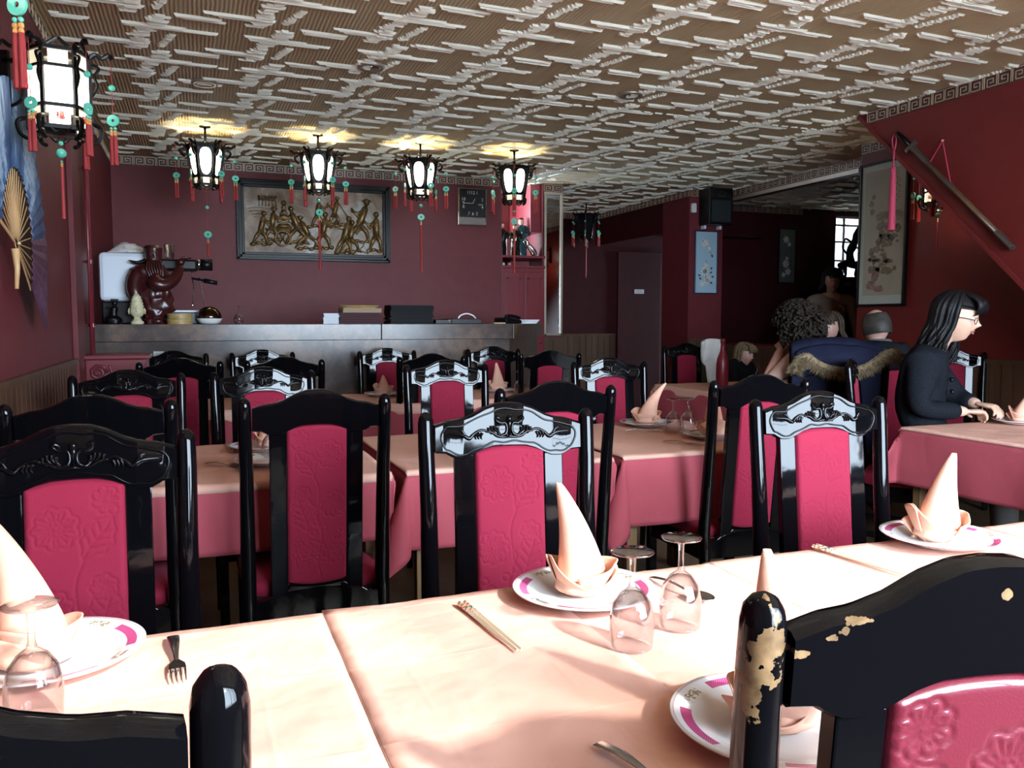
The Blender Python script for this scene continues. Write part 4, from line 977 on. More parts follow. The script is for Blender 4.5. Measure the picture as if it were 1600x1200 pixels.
def make_lantern(label, group, lit=True, n=6, drop=0.58, rot=0.0):
    """hexagonal carved palace lantern, origin at the top of its rod"""
    t = thing('palace_lantern', label, 'lantern', (0, 0, 0), 0, group)
    MB().tube([(0, 0, 0), (0, 0, -0.16)], 0.008, 8).lathe([(0.0, -0.003), (0.035, -0.006), (0.036, 0.0)], n=16).obj('rod', M['blackmetal'], t, smooth=True)
    zt, zb = -0.155, -0.435; rt, rb = 0.118, 0.078
    def pt(k, r, z): a = rot + 2 * PI * k / n; return Vector((r * math.cos(a), r * math.sin(a), z))
    b = MB()
    for k in range(n):
        b.obox(pt(k, rt, zt), pt(k, rb, zb), 0.016, 0.014, pt(k, 1, 0))                        # corner bars
        b.obox(pt(k, rt, zt), pt(k + 1, rt, zt), 0.012, 0.026); b.obox(pt(k, rb, zb), pt(k + 1, rb, zb), 0.010, 0.016)
        b.obox(pt(k, rb * 1.04, zb + 0.055), pt(k + 1, rb * 1.04, zb + 0.055), 0.008, 0.010)
        b.tube([(0, 0, -0.155), pt(k, rt, zt)], 0.004, 5)
    b.obj('frame', M['blackmetal'], t)
    for k in range(n):    # openwork dragon heads at top corners and carved brackets
        d = pt(k, 1, 0); b = MB()
        P0 = pt(k, rt, zt)
        b.tube(spl([P0 + d * 0.0, P0 + d * 0.020 + Vector((0, 0, 0.012)), P0 + d * 0.040 + Vector((0, 0, 0.006)), P0 + d * 0.055 + Vector((0, 0, 0.022)), P0 + d * 0.066 + Vector((0, 0, 0.016))], 4), 0.0095, 6)
        b.tube(spl([P0 + d * 0.012 + Vector((0, 0, -0.012)), P0 + d * 0.034 + Vector((0, 0, -0.030)), P0 + d * 0.028 + Vector((0, 0, -0.055)), P0 + d * 0.008 + Vector((0, 0, -0.075))], 4), 0.0080, 6)
        b.tube(spl([P0 + Vector((0, 0, 0.005)), P0 + d * 0.004 + Vector((0, 0, 0.030)), P0 + d * 0.018 + Vector((0, 0, 0.036))], 4), 0.005, 6)
        P1 = pt(k, rb, zb)
        b.tube(spl([P1 + Vector((0, 0, 0.03)), P1 + d * 0.020 + Vector((0, 0, 0.018)), P1 + d * 0.016 + Vector((0, 0, -0.006)), P1 + d * -0.006 + Vector((0, 0, -0.022))], 4), 0.006, 6)
        m_ = (pt(k, rt, zt) + pt(k + 1, rt, zt)) / 2; e = (pt(k + 1, rt, zt) - pt(k, rt, zt)).normalized()
        b.tube(spl([m_ - e * 0.035, m_ - e * 0.015 + Vector((0, 0, 0.016)), m_ + Vector((0, 0, 0.024)), m_ + e * 0.015 + Vector((0, 0, 0.016)), m_ + e * 0.035], 3), 0.0045, 5)
        m1 = (pt(k, rb, zb) + pt(k + 1, rb, zb)) / 2
        b.tube(spl([m1 - e * 0.03, m1 + Vector((0, 0, -0.020)), m1 + e * 0.03], 3), 0.006, 5)
        b.obj('carved_bracket', M['blackmetal'], t)['kind'] = 'stuff'
    gl_ = M['lamp'] if lit else M['blackplastic']
    for k in range(n):    # painted glass panes with a rounded mask frame
        a0, a1, c0, c1 = pt(k, rt - 0.004, zt - 0.008), pt(k + 1, rt - 0.004, zt - 0.008), pt(k, rb * 1.03, zb + 0.060), pt(k + 1, rb * 1.03, zb + 0.060)
        def q(u, v, o=0.0):
            p = (a0 * (1 - u) + a1 * u) * (1 - v) + (c0 * (1 - u) + c1 * u) * v; nn_ = Vector((p.x, p.y, 0)).normalized(); return p + nn_ * o
        nu = 28; oval = [(0.5 + 0.36 * math.copysign(abs(math.cos(2 * PI * i / nu)) ** 0.75, math.cos(2 * PI * i / nu)), 0.5 + 0.455 * math.copysign(abs(math.sin(2 * PI * i / nu)) ** 0.75, math.sin(2 * PI * i / nu))) for i in range(nu)]
        MB().add([q(u, v, 0.0) for u, v in oval], [tuple(range(nu))]).obj('glass_pane', gl_, t, solid=0.002, clean=False)
        outer = []
        for u, v in oval:
            du, dv = u - 0.5, v - 0.5; s_ = 0.5 / max(abs(du), abs(dv)); outer.append((0.5 + du * s_, 0.5 + dv * s_))
        vs = [q(u, v, 0.001) for u, v in oval] + [q(u, v, 0.001) for u, v in outer]
        MB().add(vs, [(i, (i + 1) % nu, nu + (i + 1) % nu, nu + i) for i in range(nu)]).obj('pane_surround', M['blackmetal'], t, solid=0.003, clean=False)
        b0, b1, e0, e1 = pt(k, rb * 1.02, zb + 0.050), pt(k + 1, rb * 1.02, zb + 0.050), pt(k, rb, zb + 0.010), pt(k + 1, rb, zb + 0.010)
        mid = lambda p, r_, f: p * (1 - f) + r_ * f
        MB().add([mid(b0, b1, .25), mid(b0, b1, .75), mid(e0, e1, .75), mid(e0, e1, .25)], [(0, 1, 2, 3)]).obj('small_pane', M['lamp_dim'] if lit else gl_, t, solid=0.002, clean=False)
    if lit: MB().ball((0, 0, -0.29), 0.028, 10).obj('bulb', M['lamp'], t, smooth=True)
    for k in range(n):
        d = pt(k, rt + 0.062, zt + 0.01); make_pendant(t, d.x, d.y, d.z, -0.372, rot + 2 * PI * k / n + 0.9 * k, 1.0, 0.105)
    p = make_pendant(t, 0, 0, zb, -drop, 0.35, 1.15, 0.10 if drop > 0.7 else 0.38, 1)
    return t
LG = 'palace lanterns hanging in a row before the bar wall'
lan = [(0.103, 6.72, 'lit hexagonal black lantern nearest the left wall, first of the row', 0.68), (0.932, 6.70, 'lit hexagonal black lantern hanging before the left part of the relief picture', 0.60),
       (1.756, 6.70, 'lit hexagonal black lantern between the relief picture and the wall clock', 0.60), (2.579, 6.70, 'lit hexagonal black lantern right of the clock, before the figurines', 0.60)]
lights = []
lt0 = None; rots = [R(-1), R(-8), R(-22), R(-51)]
for i, (x, y, lb, dr) in enumerate(lan):
    if i == 0: o = make_lantern(lb, LG, drop=0.80)
    elif i == 1: o = lt0 = make_lantern(lb, LG, drop=0.60)
    else: o = copy_tree(lt0)
    o.location = (x, y, CZ); o.scale = (1.16, 1.16, 1.0); o.rotation_euler = (0, 0, rots[i]); o['label'] = lb
    ld = bpy.data.lights.new('lantern_bulb', 'POINT'); lo = bpy.data.objects.new('lantern_bulb', ld); COL.objects.link(lo)
    ld.energy = 13; ld.color = (1.0, 0.78, 0.45); ld.shadow_soft_size = 0.012; lo.location = (x, y, CZ - 0.235)
o = make_lantern('unlit dark lantern hanging in the far corridor beyond the pillar mirror', LG, lit=False, drop=0.47)
o.location = (4.53, 9.3, CZ); o['group'] = 'unlit palace lanterns'

# two wall lanterns on the left wall: boxy body with small panes above and below the big one
def glyph(b, c, u, s, m=None):
    """simple red blessing character strokes on a small pane; c centre, u sideways direction"""
    z = Vector((0, 0, 1)); c = Vector(c)
    for (x0, z0, x1, z1) in ((-.5, .3, -.15, .3), (-.33, .55, -.33, -.6), (-.33, .1, -.55, -.2), (-.3, .05, -.1, -.15), (0, .5, .6, .5), (.05, .25, .55, .25), (.05, .25, .05, -.02), (.55, .25, .55, -.02), (.05, -.02, .55, -.02), (0, -.2, .6, -.2), (0, -.2, 0, -.6), (.6, -.2, .6, -.6), (0, -.6, .6, -.6), (.3, -.2, .3, -.6), (0, -.4, .6, -.4)):
        b.obox(c + u * x0 * s + z * z0 * s, c + u * x1 * s + z * z1 * s, 0.003, s * 0.14, z if abs(x1 - x0) > abs(z1 - z0) else u)
mred = mat('red_printed_ink', (0.75, 0.06, 0.02), 0.5)
def make_wall_lantern(label):
    t = thing('wall_lantern', label, 'lantern', (0, 0, 0), 0, 'carved lanterns on the left wall')
    n = 6; r = 0.135
    def pt(k, r_, z): a = 2 * PI * k / n + PI / 6; return Vector((r_ * math.cos(a), r_ * math.sin(a), z))
    b = MB()
    for k in range(n):
        b.obox(pt(k, r, 0.20), pt(k, r, -0.18), 0.016, 0.016, pt(k, 1, 0))
        for z, h in ((0.20, 0.018), (0.115, 0.014), (-0.075, 0.016), (-0.18, 0.020)): b.obox(pt(k, r, z), pt(k + 1, r, z), 0.014, h)
    b.lathe([(0.0, 0.16), (0.09, 0.165), (0.09, 0.175), (0, 0.18)], n=6); b.lathe([(0.0, -0.165), (0.085, -0.165), (0.07, -0.19), (0, -0.20)], n=6)
    b.obj('frame', M['blackmetal'], t)
    for k in range(n):
        b = MB(); d = pt(k, 1, 0); P0 = pt(k, r, 0.20); P1 = pt(k, r, -0.18)
        b.tube(spl([P0, P0 + d * 0.025 + Vector((0, 0, 0.022)), P0 + d * 0.055 + Vector((0, 0, 0.008)), P0 + d * 0.085 + Vector((0, 0, 0.028)), P0 + d * 0.10 + Vector((0, 0, 0.010))], 4), 0.011, 6)
        b.tube(spl([P0 + Vector((0, 0, -0.03)), P0 + d * 0.04 + Vector((0, 0, -0.045)), P0 + d * 0.02 + Vector((0, 0, -0.09)), P0 + d * 0.03 + Vector((0, 0, -0.14)), P0 + d * 0.0 + Vector((0, 0, -0.2))], 4), 0.008, 6)
        b.tube(spl([P1 + Vector((0, 0, 0.05)), P1 + d * 0.04 + Vector((0, 0, 0.03)), P1 + d * 0.03 + Vector((0, 0, -0.03)), P1 - d * 0.01 + Vector((0, 0, -0.055))], 4), 0.011, 6)
        m_ = (pt(k, r, -0.18) + pt(k + 1, r, -0.18)) / 2; e = (pt(k + 1, r, 0) - pt(k, r, 0)).normalized()
        b.tube(spl([m_ - e * 0.045, m_ - e * 0.02 + Vector((0, 0, -0.03)), m_ + Vector((0, 0, -0.02)), m_ + e * 0.02 + Vector((0, 0, -0.03)), m_ + e * 0.045], 3), 0.008, 6)
        m_ = m_ + Vector((0, 0, 0.39)); b.tube(spl([m_ - e * 0.045, m_ - e * 0.02 + Vector((0, 0, 0.02)), m_ + Vector((0, 0, 0.035)), m_ + e * 0.02 + Vector((0, 0, 0.02)), m_ + e * 0.045], 3), 0.009, 6)
        b.obj('carved_bracket', M['blackmetal'], t)['kind'] = 'stuff'
        a0, a1 = pt(k, r - 0.004, 0), pt(k + 1, r - 0.004, 0); nn_ = (a0 + a1).normalized()
        def quad(u0, u1, z0, z1, off=0.0): return [a0.lerp(a1, u) + nn_ * off + Vector((0, 0, z)) for u, z in ((u0, z0), (u1, z0), (u1, z1), (u0, z1))]
        MB().add(quad(0.05, 0.95, -0.065, 0.107), [(0, 1, 2, 3)]).obj('glass_pane', M['lamp'], t, solid=0.003, clean=False)
        MB().add(quad(0.18, 0.82, 0.125, 0.19), [(0, 1, 2, 3)]).obj('small_pane', M['lamp_dim'], t, solid=0.003, clean=False)
        p = MB().add(quad(0.16, 0.84, -0.165, -0.085), [(0, 1, 2, 3)]).obj('small_pane', M['lamp_dim'], t, solid=0.003, clean=False)
        b = MB(); glyph(b, a0.lerp(a1, 0.5) + nn_ * 0.004 + Vector((0, 0, -0.125)), e, 0.028); b.obj('red_character', mred, p)
    b = MB(); b.obox((-0.26, 0, 0.17), (0, 0, 0.17), 0.02, 0.02).obox((-0.26, 0, -0.10), (-0.26, 0, 0.22), 0.02, 0.05, (1, 0, 0)).tube(spl([(-0.25, 0, -0.06), (-0.18, 0, -0.02), (-0.16, 0, 0.09), (-0.10, 0, 0.16)], 4), 0.008, 6)
    b.obj('wall_arm', M['blackmetal'], t)
    for k in range(n):
        if k in (2, 3): continue
        d = pt(k, r + 0.095, 0); make_pendant(t, d.x, d.y, 0.20, -0.10, 2 * PI * k / n + 0.5 * k, 1.35, 0.15)
    p = make_pendant(t, 0, 0, -0.19, -0.30, 0.4, 1.0, 0.26, 1)
    for ch in list(p.children):
        if ch.name.startswith('jade_ring'): bpy.data.objects.remove(ch)
    MB().ball((0, 0, 0.01), 0.024, 10).obj('jade_ball', M['jade'], p, smooth=True)
    return t
wl0 = make_wall_lantern('lit carved wall lantern beside the blue fan on the left wall')
wl0.location = (-0.43, 3.36, 2.045); wl0.scale = (0.74, 0.74, 0.70); wl0.rotation_euler = (0, 0, R(-22))
wl1 = copy_tree(wl0); wl1.location = (-0.47, 1.90, 1.935); wl1['label'] = 'nearer wall lantern above the fan, only its red tassels in frame at top left'; wl1.scale = (0.7,) * 3; wl1.rotation_euler = (0, 0, R(-30))
for x, y, z in ((-0.43, 3.36, 2.06), (-0.47, 1.90, 1.95)):
    ld = bpy.data.lights.new('wall_lantern_bulb', 'POINT'); lo = bpy.data.objects.new('wall_lantern_bulb', ld); COL.objects.link(lo)
    ld.energy = 2.5; ld.color = (1.0, 0.78, 0.5); ld.shadow_soft_size = 0.03; lo.location = (x + 0.0, y, z)
# lamp with tassels on the right wall, half hidden by the stair side
wl2 = make_wall_lantern('small tasselled wall lantern half hidden behind the sloping stair side'); wl2['group'] = 'lantern on the right wall'
wl2.location = (4.98, 4.50, 2.22); wl2.scale = (0.75,) * 3; wl2.rotation_euler = (0, 0, R(180))
ld = bpy.data.lights.new('wall_lantern_bulb', 'POINT'); lo = bpy.data.objects.new('wall_lantern_bulb', ld); COL.objects.link(lo)
ld.energy = 2.0; ld.color = (1.0, 0.6, 0.4); ld.shadow_soft_size = 0.03; lo.location = (4.98, 4.50, 2.0)

# ================================================================== LARGE FOLDING FAN on the left wall
t = thing('folding_fan', 'large opened folding fan with blue mountain painting on the left wall', 'fan', (-0.615, 3.47, 1.53))
a0_, a1_ = R(-33), R(168)
def fan_leaf(u, v, r0, r1, s0, s1):
    a = a0_ + (a1_ - a0_) * (s0 + (s1 - s0) * u); r = r0 + (r1 - r0) * v
    k = round((s0 + (s1 - s0) * u) * 60)
    return (0.020 + 0.007 * (k % 2) + 0.0 * v, r * math.cos(a), r * math.sin(a))
r0_, r1_ = 0.27, 0.575
MB().grid(lambda u, v: fan_leaf(u, v, r0_, r1_, 0.20, 1.0), 48, 6).obj('leaf', M['fanleaf'], t, solid=0.001, clean=False)
MB().grid(lambda u, v: fan_leaf(u, v, r0_ * 0.96, r1_ * 1.04, 0.0, 0.20), 12, 6).obj('dark_leaf', M['fanleaf_dark'], t, solid=0.001, clean=False)
for k in range(25):
    a = a0_ + (a1_ - a0_) * k / 24; c, s = math.cos(a), math.sin(a)
    w_ = 0.0035 if k not in (0, 24) else 0.014
    MB().obox((0.014, -0.05 * c * 0.4, -0.05 * s * 0.4), (0.014, (r0_ + 0.02) * c, (r0_ + 0.02) * s), 0.003, w_, (0, -s, c)).obj('stick', M['fanstick'], t)
MB().tube([(0.012, -0.015, -0.02), (0.014, -0.005, -0.09), (0.012, -0.02, -0.165)], [0.014, 0.010, 0.007], 8).obj('handle', M['fanstick'], t, smooth=True)
MB().ball((0.022, 0, 0), 0.008, 6).obj('rivet', M['gold'], t, smooth=True)

# ================================================================== RELIEF PICTURE
t = thing('relief_picture', 'dark framed bronze relief of figures pulling a cart on the bar wall', 'picture', (1.088, BY, 2.183))
Wd, Hg = 1.43, 0.735
t.rotation_euler = (0, 0, 0)
b = MB(); w2, h2 = Wd / 2, Hg / 2
for dd, y0, y1 in ((0.0, -0.035, 0), (0.022, -0.048, 0), (0.044, -0.030, 0)):
    w_, h_, e = w2 - dd, h2 - dd, 0.026
    b.box((-w_, y0, -h_), (w_, y1, -h_ + e)).box((-w_, y0, h_ - e), (w_, y1, h_)).box((-w_, y0, -h_), (-w_ + e, y1, h_)).box((w_ - e, y0, -h_), (w_, y1, h_))
b.obj('frame', M['blackmetal'], t, bevel=0.004)
MB().grid(lambda u, v: ((u - 0.5) * (Wd - 0.13), -0.010 - 0.006 * noise.noise(Vector((u * 9, v * 5, 2))), (v - 0.5) * (Hg - 0.13)), 60, 30).obj('ground', M['relief_bg'], t, smooth=True)
def figure(cx, cz, h, lean_=0.0, arm=1, stride=0.3, hat=False):
    """small standing figure in half relief as one mesh"""
    b = MB(); y = -0.018; s = h
    hip = (cx, y, cz + 0.45 * s); sh = (cx + lean_ * s * 0.5, y, cz + 0.78 * s); hd = (cx + lean_ * s * 0.65, y - 0.004, cz + 0.93 * s)
    b.tube([(cx - lean_ * 0.02, y, cz + 0.40 * s), hip, ((hip[0] + sh[0]) / 2, y - 0.004, (hip[2] + sh[2]) / 2), sh, (hd[0], y, cz + 0.86 * s)], [0.085 * s, 0.12 * s, 0.12 * s, 0.11 * s, 0.04 * s], 8, flat=(1, 0.7))
    b.ball(hd, 0.075 * s, 8)
    if hat: b.lathe([(0.13 * s, 0.0), (0.05 * s, 0.05 * s), (0, 0.07 * s)], (hd[0], hd[1], hd[2] + 0.02 * s), 8)
    for sg in (-1, 1):
        b.tube([(cx, y, cz + 0.43 * s), (cx + sg * stride * 0.4 * s, y - 0.003, cz + 0.24 * s), (cx + sg * stride * 0.6 * s - 0.03 * s, y, cz + 0.02 * s), (cx + sg * stride * 0.6 * s + 0.05 * s, y, cz)], [0.085 * s, 0.065 * s, 0.042 * s, 0.03 * s], 7, flat=(1, 0.8))
    for q, dz in ((0.0, 0.0), (0.06, -0.08)):
        b.tube([sh, (sh[0] + arm * 0.16 * s, y - 0.006, sh[2] - 0.12 * s + dz * s), (sh[0] + arm * 0.32 * s, y - 0.008, sh[2] - 0.06 * s + q * s)], [0.05 * s, 0.042 * s, 0.028 * s], 6)
    return b
b = MB()
for (cx, cz, h, ln, am, st, ht) in ((-0.50, -0.20, 0.27, 0.15, 1, .35, False), (-0.40, -0.16, 0.27, 0.1, 1, .3, True), (-0.17, -0.18, 0.30, -0.25, -1, .45, False), (-0.07, -0.23, 0.27, -0.35, -1, .6, True),
                                  (0.02, -0.02, 0.24, 0.1, 1, .3, False), (0.07, -0.22, 0.30, 0.1, 1, .35, False), (0.18, 0.0, 0.24, 0.15, -1, .3, True), (0.27, -0.26, 0.31, 0.2, 1, .35, False), (0.33, -0.24, 0.26, 0.1, 1, .5, False), (0.42, -0.15, 0.36, 0.25, -1, .4, True), (0.58, -0.23, 0.33, 0.0, -1, .25, False)):
    f = figure(cx, cz - 0.03, h * 1.16, ln, am, st, ht); b.add(f.v, f.f)
    for k in range(4): b.ball((cx + (k - 1.5) * 0.05, -0.012, cz - 0.025 + 0.012 * (k % 2)), 0.022, 5, (1.4, 0.6, 0.8))
b.obj('figures', M['relief_fig'], t, smooth=True)['kind'] = 'stuff'
b = MB()
for k in range(5): b.lathe([(0.085 - k * 0.014, 0.0), (0.06 - k * 0.011, 0.014), (0.045 - k * 0.008, 0.035)], (-0.29, -0.022, -0.06 + k * 0.043), 10, 1, 0.35)
b.ball((-0.29, -0.02, 0.165), 0.024, 6); b.box((-0.36, -0.03, -0.12), (-0.22, -0.006, -0.06))
wh = [( -0.305 + 0.068 * math.cos(2 * PI * k / 24), -0.036, -0.165 + 0.068 * math.sin(2 * PI * k / 24)) for k in range(24)]
b.tube(wh, 0.010, 6, closed=True)
for k in range(6): b.tube([(-0.305, -0.036, -0.165), (-0.305 + 0.06 * math.cos(k * PI / 3), -0.036, -0.165 + 0.06 * math.sin(k * PI / 3))], 0.006, 5)
b.tube([(-0.46, -0.035, -0.08), (-0.36, -0.035, -0.14)], 0.008, 6); b.tube(spl([(-0.26, -0.03, -0.2), (-0.18, -0.03, -0.19), (-0.14, -0.03, -0.12)], 4), 0.008, 6)
b.obj('cart', M['relief_fig'], t, smooth=True)
b = MB(); b.tube([(0.20, -0.03, 0.22), (0.33, -0.03, 0.02)], 0.004, 5).tube([(0.10, -0.04, -0.03), (0.36, -0.04, -0.08)], 0.005, 5).tube(spl([(0.5, -0.02, -0.28), (0.42, -0.02, -0.25), (0.46, -0.02, -0.2), (0.4, -0.02, -0.17)], 4), 0.006, 5)
b.box((-0.52, -0.022, 0.18), (-0.36, -0.008, 0.20))
for k in range(6): b.box((-0.515 + k * 0.03, -0.02, 0.13), (-0.507 + k * 0.03, -0.008, 0.18)); b.ball((-0.51 + k * 0.03, -0.016, 0.215), 0.014, 5)
for k in range(5): b.tube(spl([(-0.62 + k * 0.02, -0.013, 0.10 - k * 0.025), (-0.5, -0.013, 0.115 - k * 0.03), (-0.38, -0.013, 0.09 - k * 0.022)], 4), 0.003, 5)
b.obj('ornament', M['relief_fig'], t, smooth=True)['kind'] = 'stuff'

# ================================================================== CLOCK
t = thing('wall_clock', 'square black faced wall clock showing 12:44 with a steel rim, right of the relief', 'clock', (2.652, BY, 2.40), R(0))
MB().box((-0.152, -0.035, -0.187), (0.152, 0, 0.187)).obj('case', M['chrome'], t, bevel=0.004)
mface = mat('black_clock_face', (0.012, 0.014, 0.015), 0.25)
MB().box((-0.138, -0.040, -0.105), (0.140, -0.034, 0.176)).obj('dial', mface, t)
MB().box((-0.138, -0.039, -0.176), (0.140, -0.034, -0.112)).obj('lower_plate', M['steel'], t)
lw = mat('pale_clock_print', (0.72, 0.72, 0.70), 0.5)
def text(body, size, m, parent, loc, rot=(R(90), 0, 0), name='lettering', align='CENTER', depth=0.0006):
    cu = bpy.data.curves.new(name, 'FONT'); cu.body = body; cu.size = size; cu.extrude = depth; cu.align_x = align; cu.align_y = 'CENTER'; cu.resolution_u = 2
    o = bpy.data.objects.new('tmp', cu); COL.objects.link(o); bpy.context.view_layer.update()
    me = bpy.data.meshes.new_from_object(o.evaluated_get(bpy.context.evaluated_depsgraph_get())); bpy.data.objects.remove(o)
    me.materials.clear(); me.materials.append(m); r = bpy.data.objects.new(name, me); COL.objects.link(r); r.parent = parent; r.location = loc; r.rotation_euler = rot; return r
for k in range(1, 13):
    a = PI / 2 - k * PI / 6; x, z = math.cos(a), math.sin(a); s_ = 1 / max(abs(x), abs(z)); rr_ = 0.55 + 0.45 * 1
    if k == 3: MB().box((0.058, -0.0415, 0.015), (0.108, -0.0405, 0.031)).obj('date_window', M['steel'], t); continue
    text(str(k), 0.046, lw, t, (0.002 + x * s_ * 0.100 * (0.75 if abs(x) < .6 and abs(z) > .8 else 1), -0.0412, 0.034 + z * s_ * 0.105 * (0.62 if abs(z) < .6 and abs(x) > .8 else 1)), name='numeral')
MB().obox((0.0, -0.043, 0.034), (0.024, -0.043, 0.080), 0.002, 0.007, (1, 0, 0)).obj('hour_hand', lw, t)
MB().obox((0.004, -0.044, 0.034), (-0.095, -0.044, 0.032), 0.002, 0.006).obj('minute_hand', lw, t)

# ================================================================== THINGS ON THE BAR
Z0 = CT
# coffee machine
t = thing('coffee_machine', 'white and chrome coffee machine at the left end of the bar', 'coffee machine', (-0.42, 6.52, Z0 - 0.0), 0)
MB().box((-0.20, -0.13, 0.16), (0.20, 0.12, 0.50)).obj('body', M['white'], t, bevel=0.03)
MB().box((-0.19, -0.11, 0.0), (0.20, 0.12, 0.16)).obj('base', M['blackplastic'], t, bevel=0.01)
MB().box((0.19, -0.08, 0.385), (0.44, 0.10, 0.465)).obj('group_head', M['blackplastic'], t, bevel=0.015)
MB().box((0.16, -0.10, 0.0), (0.50, 0.12, 0.085)).obj('drip_tray', mat('grey_blue_plastic', (0.10, 0.13, 0.17), 0.35), t, bevel=0.01)
MB().box((0.16, -0.105, 0.085), (0.505, 0.12, 0.10)).obj('tray_rim', M['white'], t, bevel=0.004)
MB().tube([(0.40, -0.08, 0.33), (0.56, -0.09, 0.30)], [0.008, 0.008], 8).tube([(0.48, -0.085, 0.315), (0.575, -0.09, 0.298)], [0.017, 0.017], 10).obj('portafilter_handle', M['blackplastic'], t, smooth=True)
MB().tube([(0.46, -0.05, 0.43), (0.545, -0.05, 0.43)], 0.042, 14).obj('steam_knob', M['blackplastic'], t, smooth=True)
MB().tube([(0.44, -0.05, 0.43), (0.462, -0.05, 0.43)], 0.042, 14).obj('knob_ring', M['chrome'], t, smooth=True)
MB().tube(spl([(0.40, -0.02, 0.40), (0.41, -0.04, 0.25), (0.40, -0.07, 0.12)], 4), 0.006, 6).tube(spl([(0.45, -0.03, 0.34), (0.47, -0.05, 0.22), (0.49, -0.08, 0.11)], 4), 0.005, 6).obj('steam_pipe', M['chrome'], t, smooth=True)
b = MB()
for k in range(7):
    a, c = random.uniform(-0.13, 0.13), random.uniform(-0.07, 0.07)
    b.grid(lambda u, v, a=a, c=c, k=k: (0.0 + a * 0.4 + (u - 0.5) * 0.24, c * 0.4 + (v - 0.5) * 0.17, 0.503 + 0.011 * k * max(0, 1 - (2 * u - 1) ** 2) * max(0, 1 - (2 * v - 1) ** 2) + 0.035 * abs(noise.noise(Vector((u * 6 + k * 3, v * 6, k)))) * (1 - abs(2 * u - 1))), 14, 12)
o = b.obj('cleaning_cloth', M['whitecloth'], smooth=True, solid=0.003, clean=False); o.location = (-0.42, 6.52, Z0); tag(o, 'crumpled white cloths piled on top of the coffee machine', 'cloth')
# glass tumbler upside on machine
o = MB().lathe([(0.0, 0.0), (0.028, 0.0), (0.031, 0.004), (0.037, 0.105), (0.0355, 0.105), (0.029, 0.008), (0.0, 0.006)], n=24).obj('drinking_glass', M['glass'], smooth=True); o.location = (-0.165, 6.52, Z0 + 0.47); tag(o, 'clear glass tumbler standing on the coffee machine behind the carved figure', 'glass')

def loft_figure(prof, n=18, seed=0, amp=0.006, fr=14):
    """carved stone/wood solid: profile of (z, cx, cy, rx, ry) with shallow carved relief"""
    def fn(u, v):
        i = v * (len(prof) - 1); k = min(int(i), len(prof) - 2); f = i - k; f = f * f * (3 - 2 * f)
        z, cx, cy, rx, ry = [prof[k][q] * (1 - f) + prof[k + 1][q] * f for q in range(5)]
        a = 2 * PI * u; d = amp * noise.noise(Vector((math.cos(a) * 2, math.sin(a) * 2, z * fr)) * 1.6 + Vector((seed, 0, 0)))
        return (cx + (rx + d) * math.cos(a), cy + (ry + d) * math.sin(a), z)
    return fn
# large carved general: robe, beard, sleeve, arm raised to the head
t = thing('carved_figure', 'reddish brown carved wooden statue of bearded robed man, sleeve raised, on the bar', 'statue', (-0.265, 6.33, Z0), R(5))
MB().grid(loft_figure([(0, 0, 0, 0.001, 0.001), (0.0, 0, 0, 0.075, 0.055), (0.03, 0, 0, 0.08, 0.058), (0.045, 0, 0, 0.06, 0.05), (0.10, 0.02, 0, 0.11, 0.065), (0.18, 0.0, 0, 0.115, 0.07), (0.25, 0, 0, 0.105, 0.068), (0.32, -0.02, 0, 0.12, 0.07), (0.38, -0.03, 0, 0.115, 0.065), (0.42, -0.02, 0, 0.07, 0.05), (0.43, -0.02, 0, 0.001, 0.001)], amp=0.022, fr=16), 40, 46).obj('robe', M['carved_red'], t, smooth=True)
MB().grid(loft_figure([(0.39, 0, -0.01, 0.001, 0.001), (0.40, 0, -0.01, 0.045, 0.045), (0.44, 0, -0.01, 0.055, 0.055), (0.49, 0, -0.01, 0.056, 0.056), (0.53, 0, -0.01, 0.062, 0.06), (0.545, 0, 0, 0.050, 0.05), (0.55, 0, 0, 0.001, 0.001)], amp=0.008, fr=60, seed=3), 26, 26).obj('head', M['carved_red'], t, smooth=True)
b = MB()
for k in range(7): x = (k - 3) * 0.012; b.tube(spl([(x, -0.06, 0.44), (x * 1.4, -0.075, 0.39), (x * 1.2 + 0.01, -0.078, 0.34), (x * 0.8 + 0.005, -0.074, 0.29)], 4), [0.008] * 12 + [0.002], 6)
for s_ in (-1, 1): b.ball((s_ * 0.020, -0.064, 0.478), 0.008, 6); b.tube([(s_ * 0.008, -0.066, 0.492), (s_ * 0.036, -0.060, 0.500)], 0.005, 6)
b.tube([(0, -0.066, 0.485), (0, -0.076, 0.462), (0, -0.068, 0.456)], [0.004, 0.008, 0.005], 6)
b.obj('beard_and_face', M['carved_red'], t, smooth=True)
MB().tube(spl([(-0.10, 0, 0.37), (-0.13, -0.03, 0.28), (-0.12, -0.05, 0.20), (-0.09, -0.05, 0.17)], 4), [0.045, 0.05, 0.052, 0.052, 0.05, 0.05, 0.05, 0.048, 0.044, 0.04, 0.036, 0.034, 0.03], 10).obj('left_sleeve', M['carved_red'], t, smooth=True)
MB().tube(spl([(0.05, -0.02, 0.36), (0.0, -0.10, 0.29), (0.06, -0.11, 0.27), (0.13, -0.08, 0.32), (0.17, -0.05, 0.40)], 5), [0.03, 0.034, 0.038, 0.042, 0.046, 0.05, 0.052, 0.052, 0.050, 0.048, 0.046, 0.046, 0.045, 0.044, 0.042, 0.04, 0.038, 0.035, 0.032, 0.03, 0.028], 12).obj('raised_sleeve', M['carved_red'], t, smooth=True)
b = MB().ball((0.175, -0.05, 0.435), 0.026, 8)
for k in range(4): b.tube([(0.17 + k * 0.011, -0.06, 0.445), (0.185 + k * 0.013, -0.065, 0.470), (0.20 + k * 0.014, -0.06, 0.462)], 0.007, 6)
b.obj('hand', M['carved_red'], t, smooth=True)
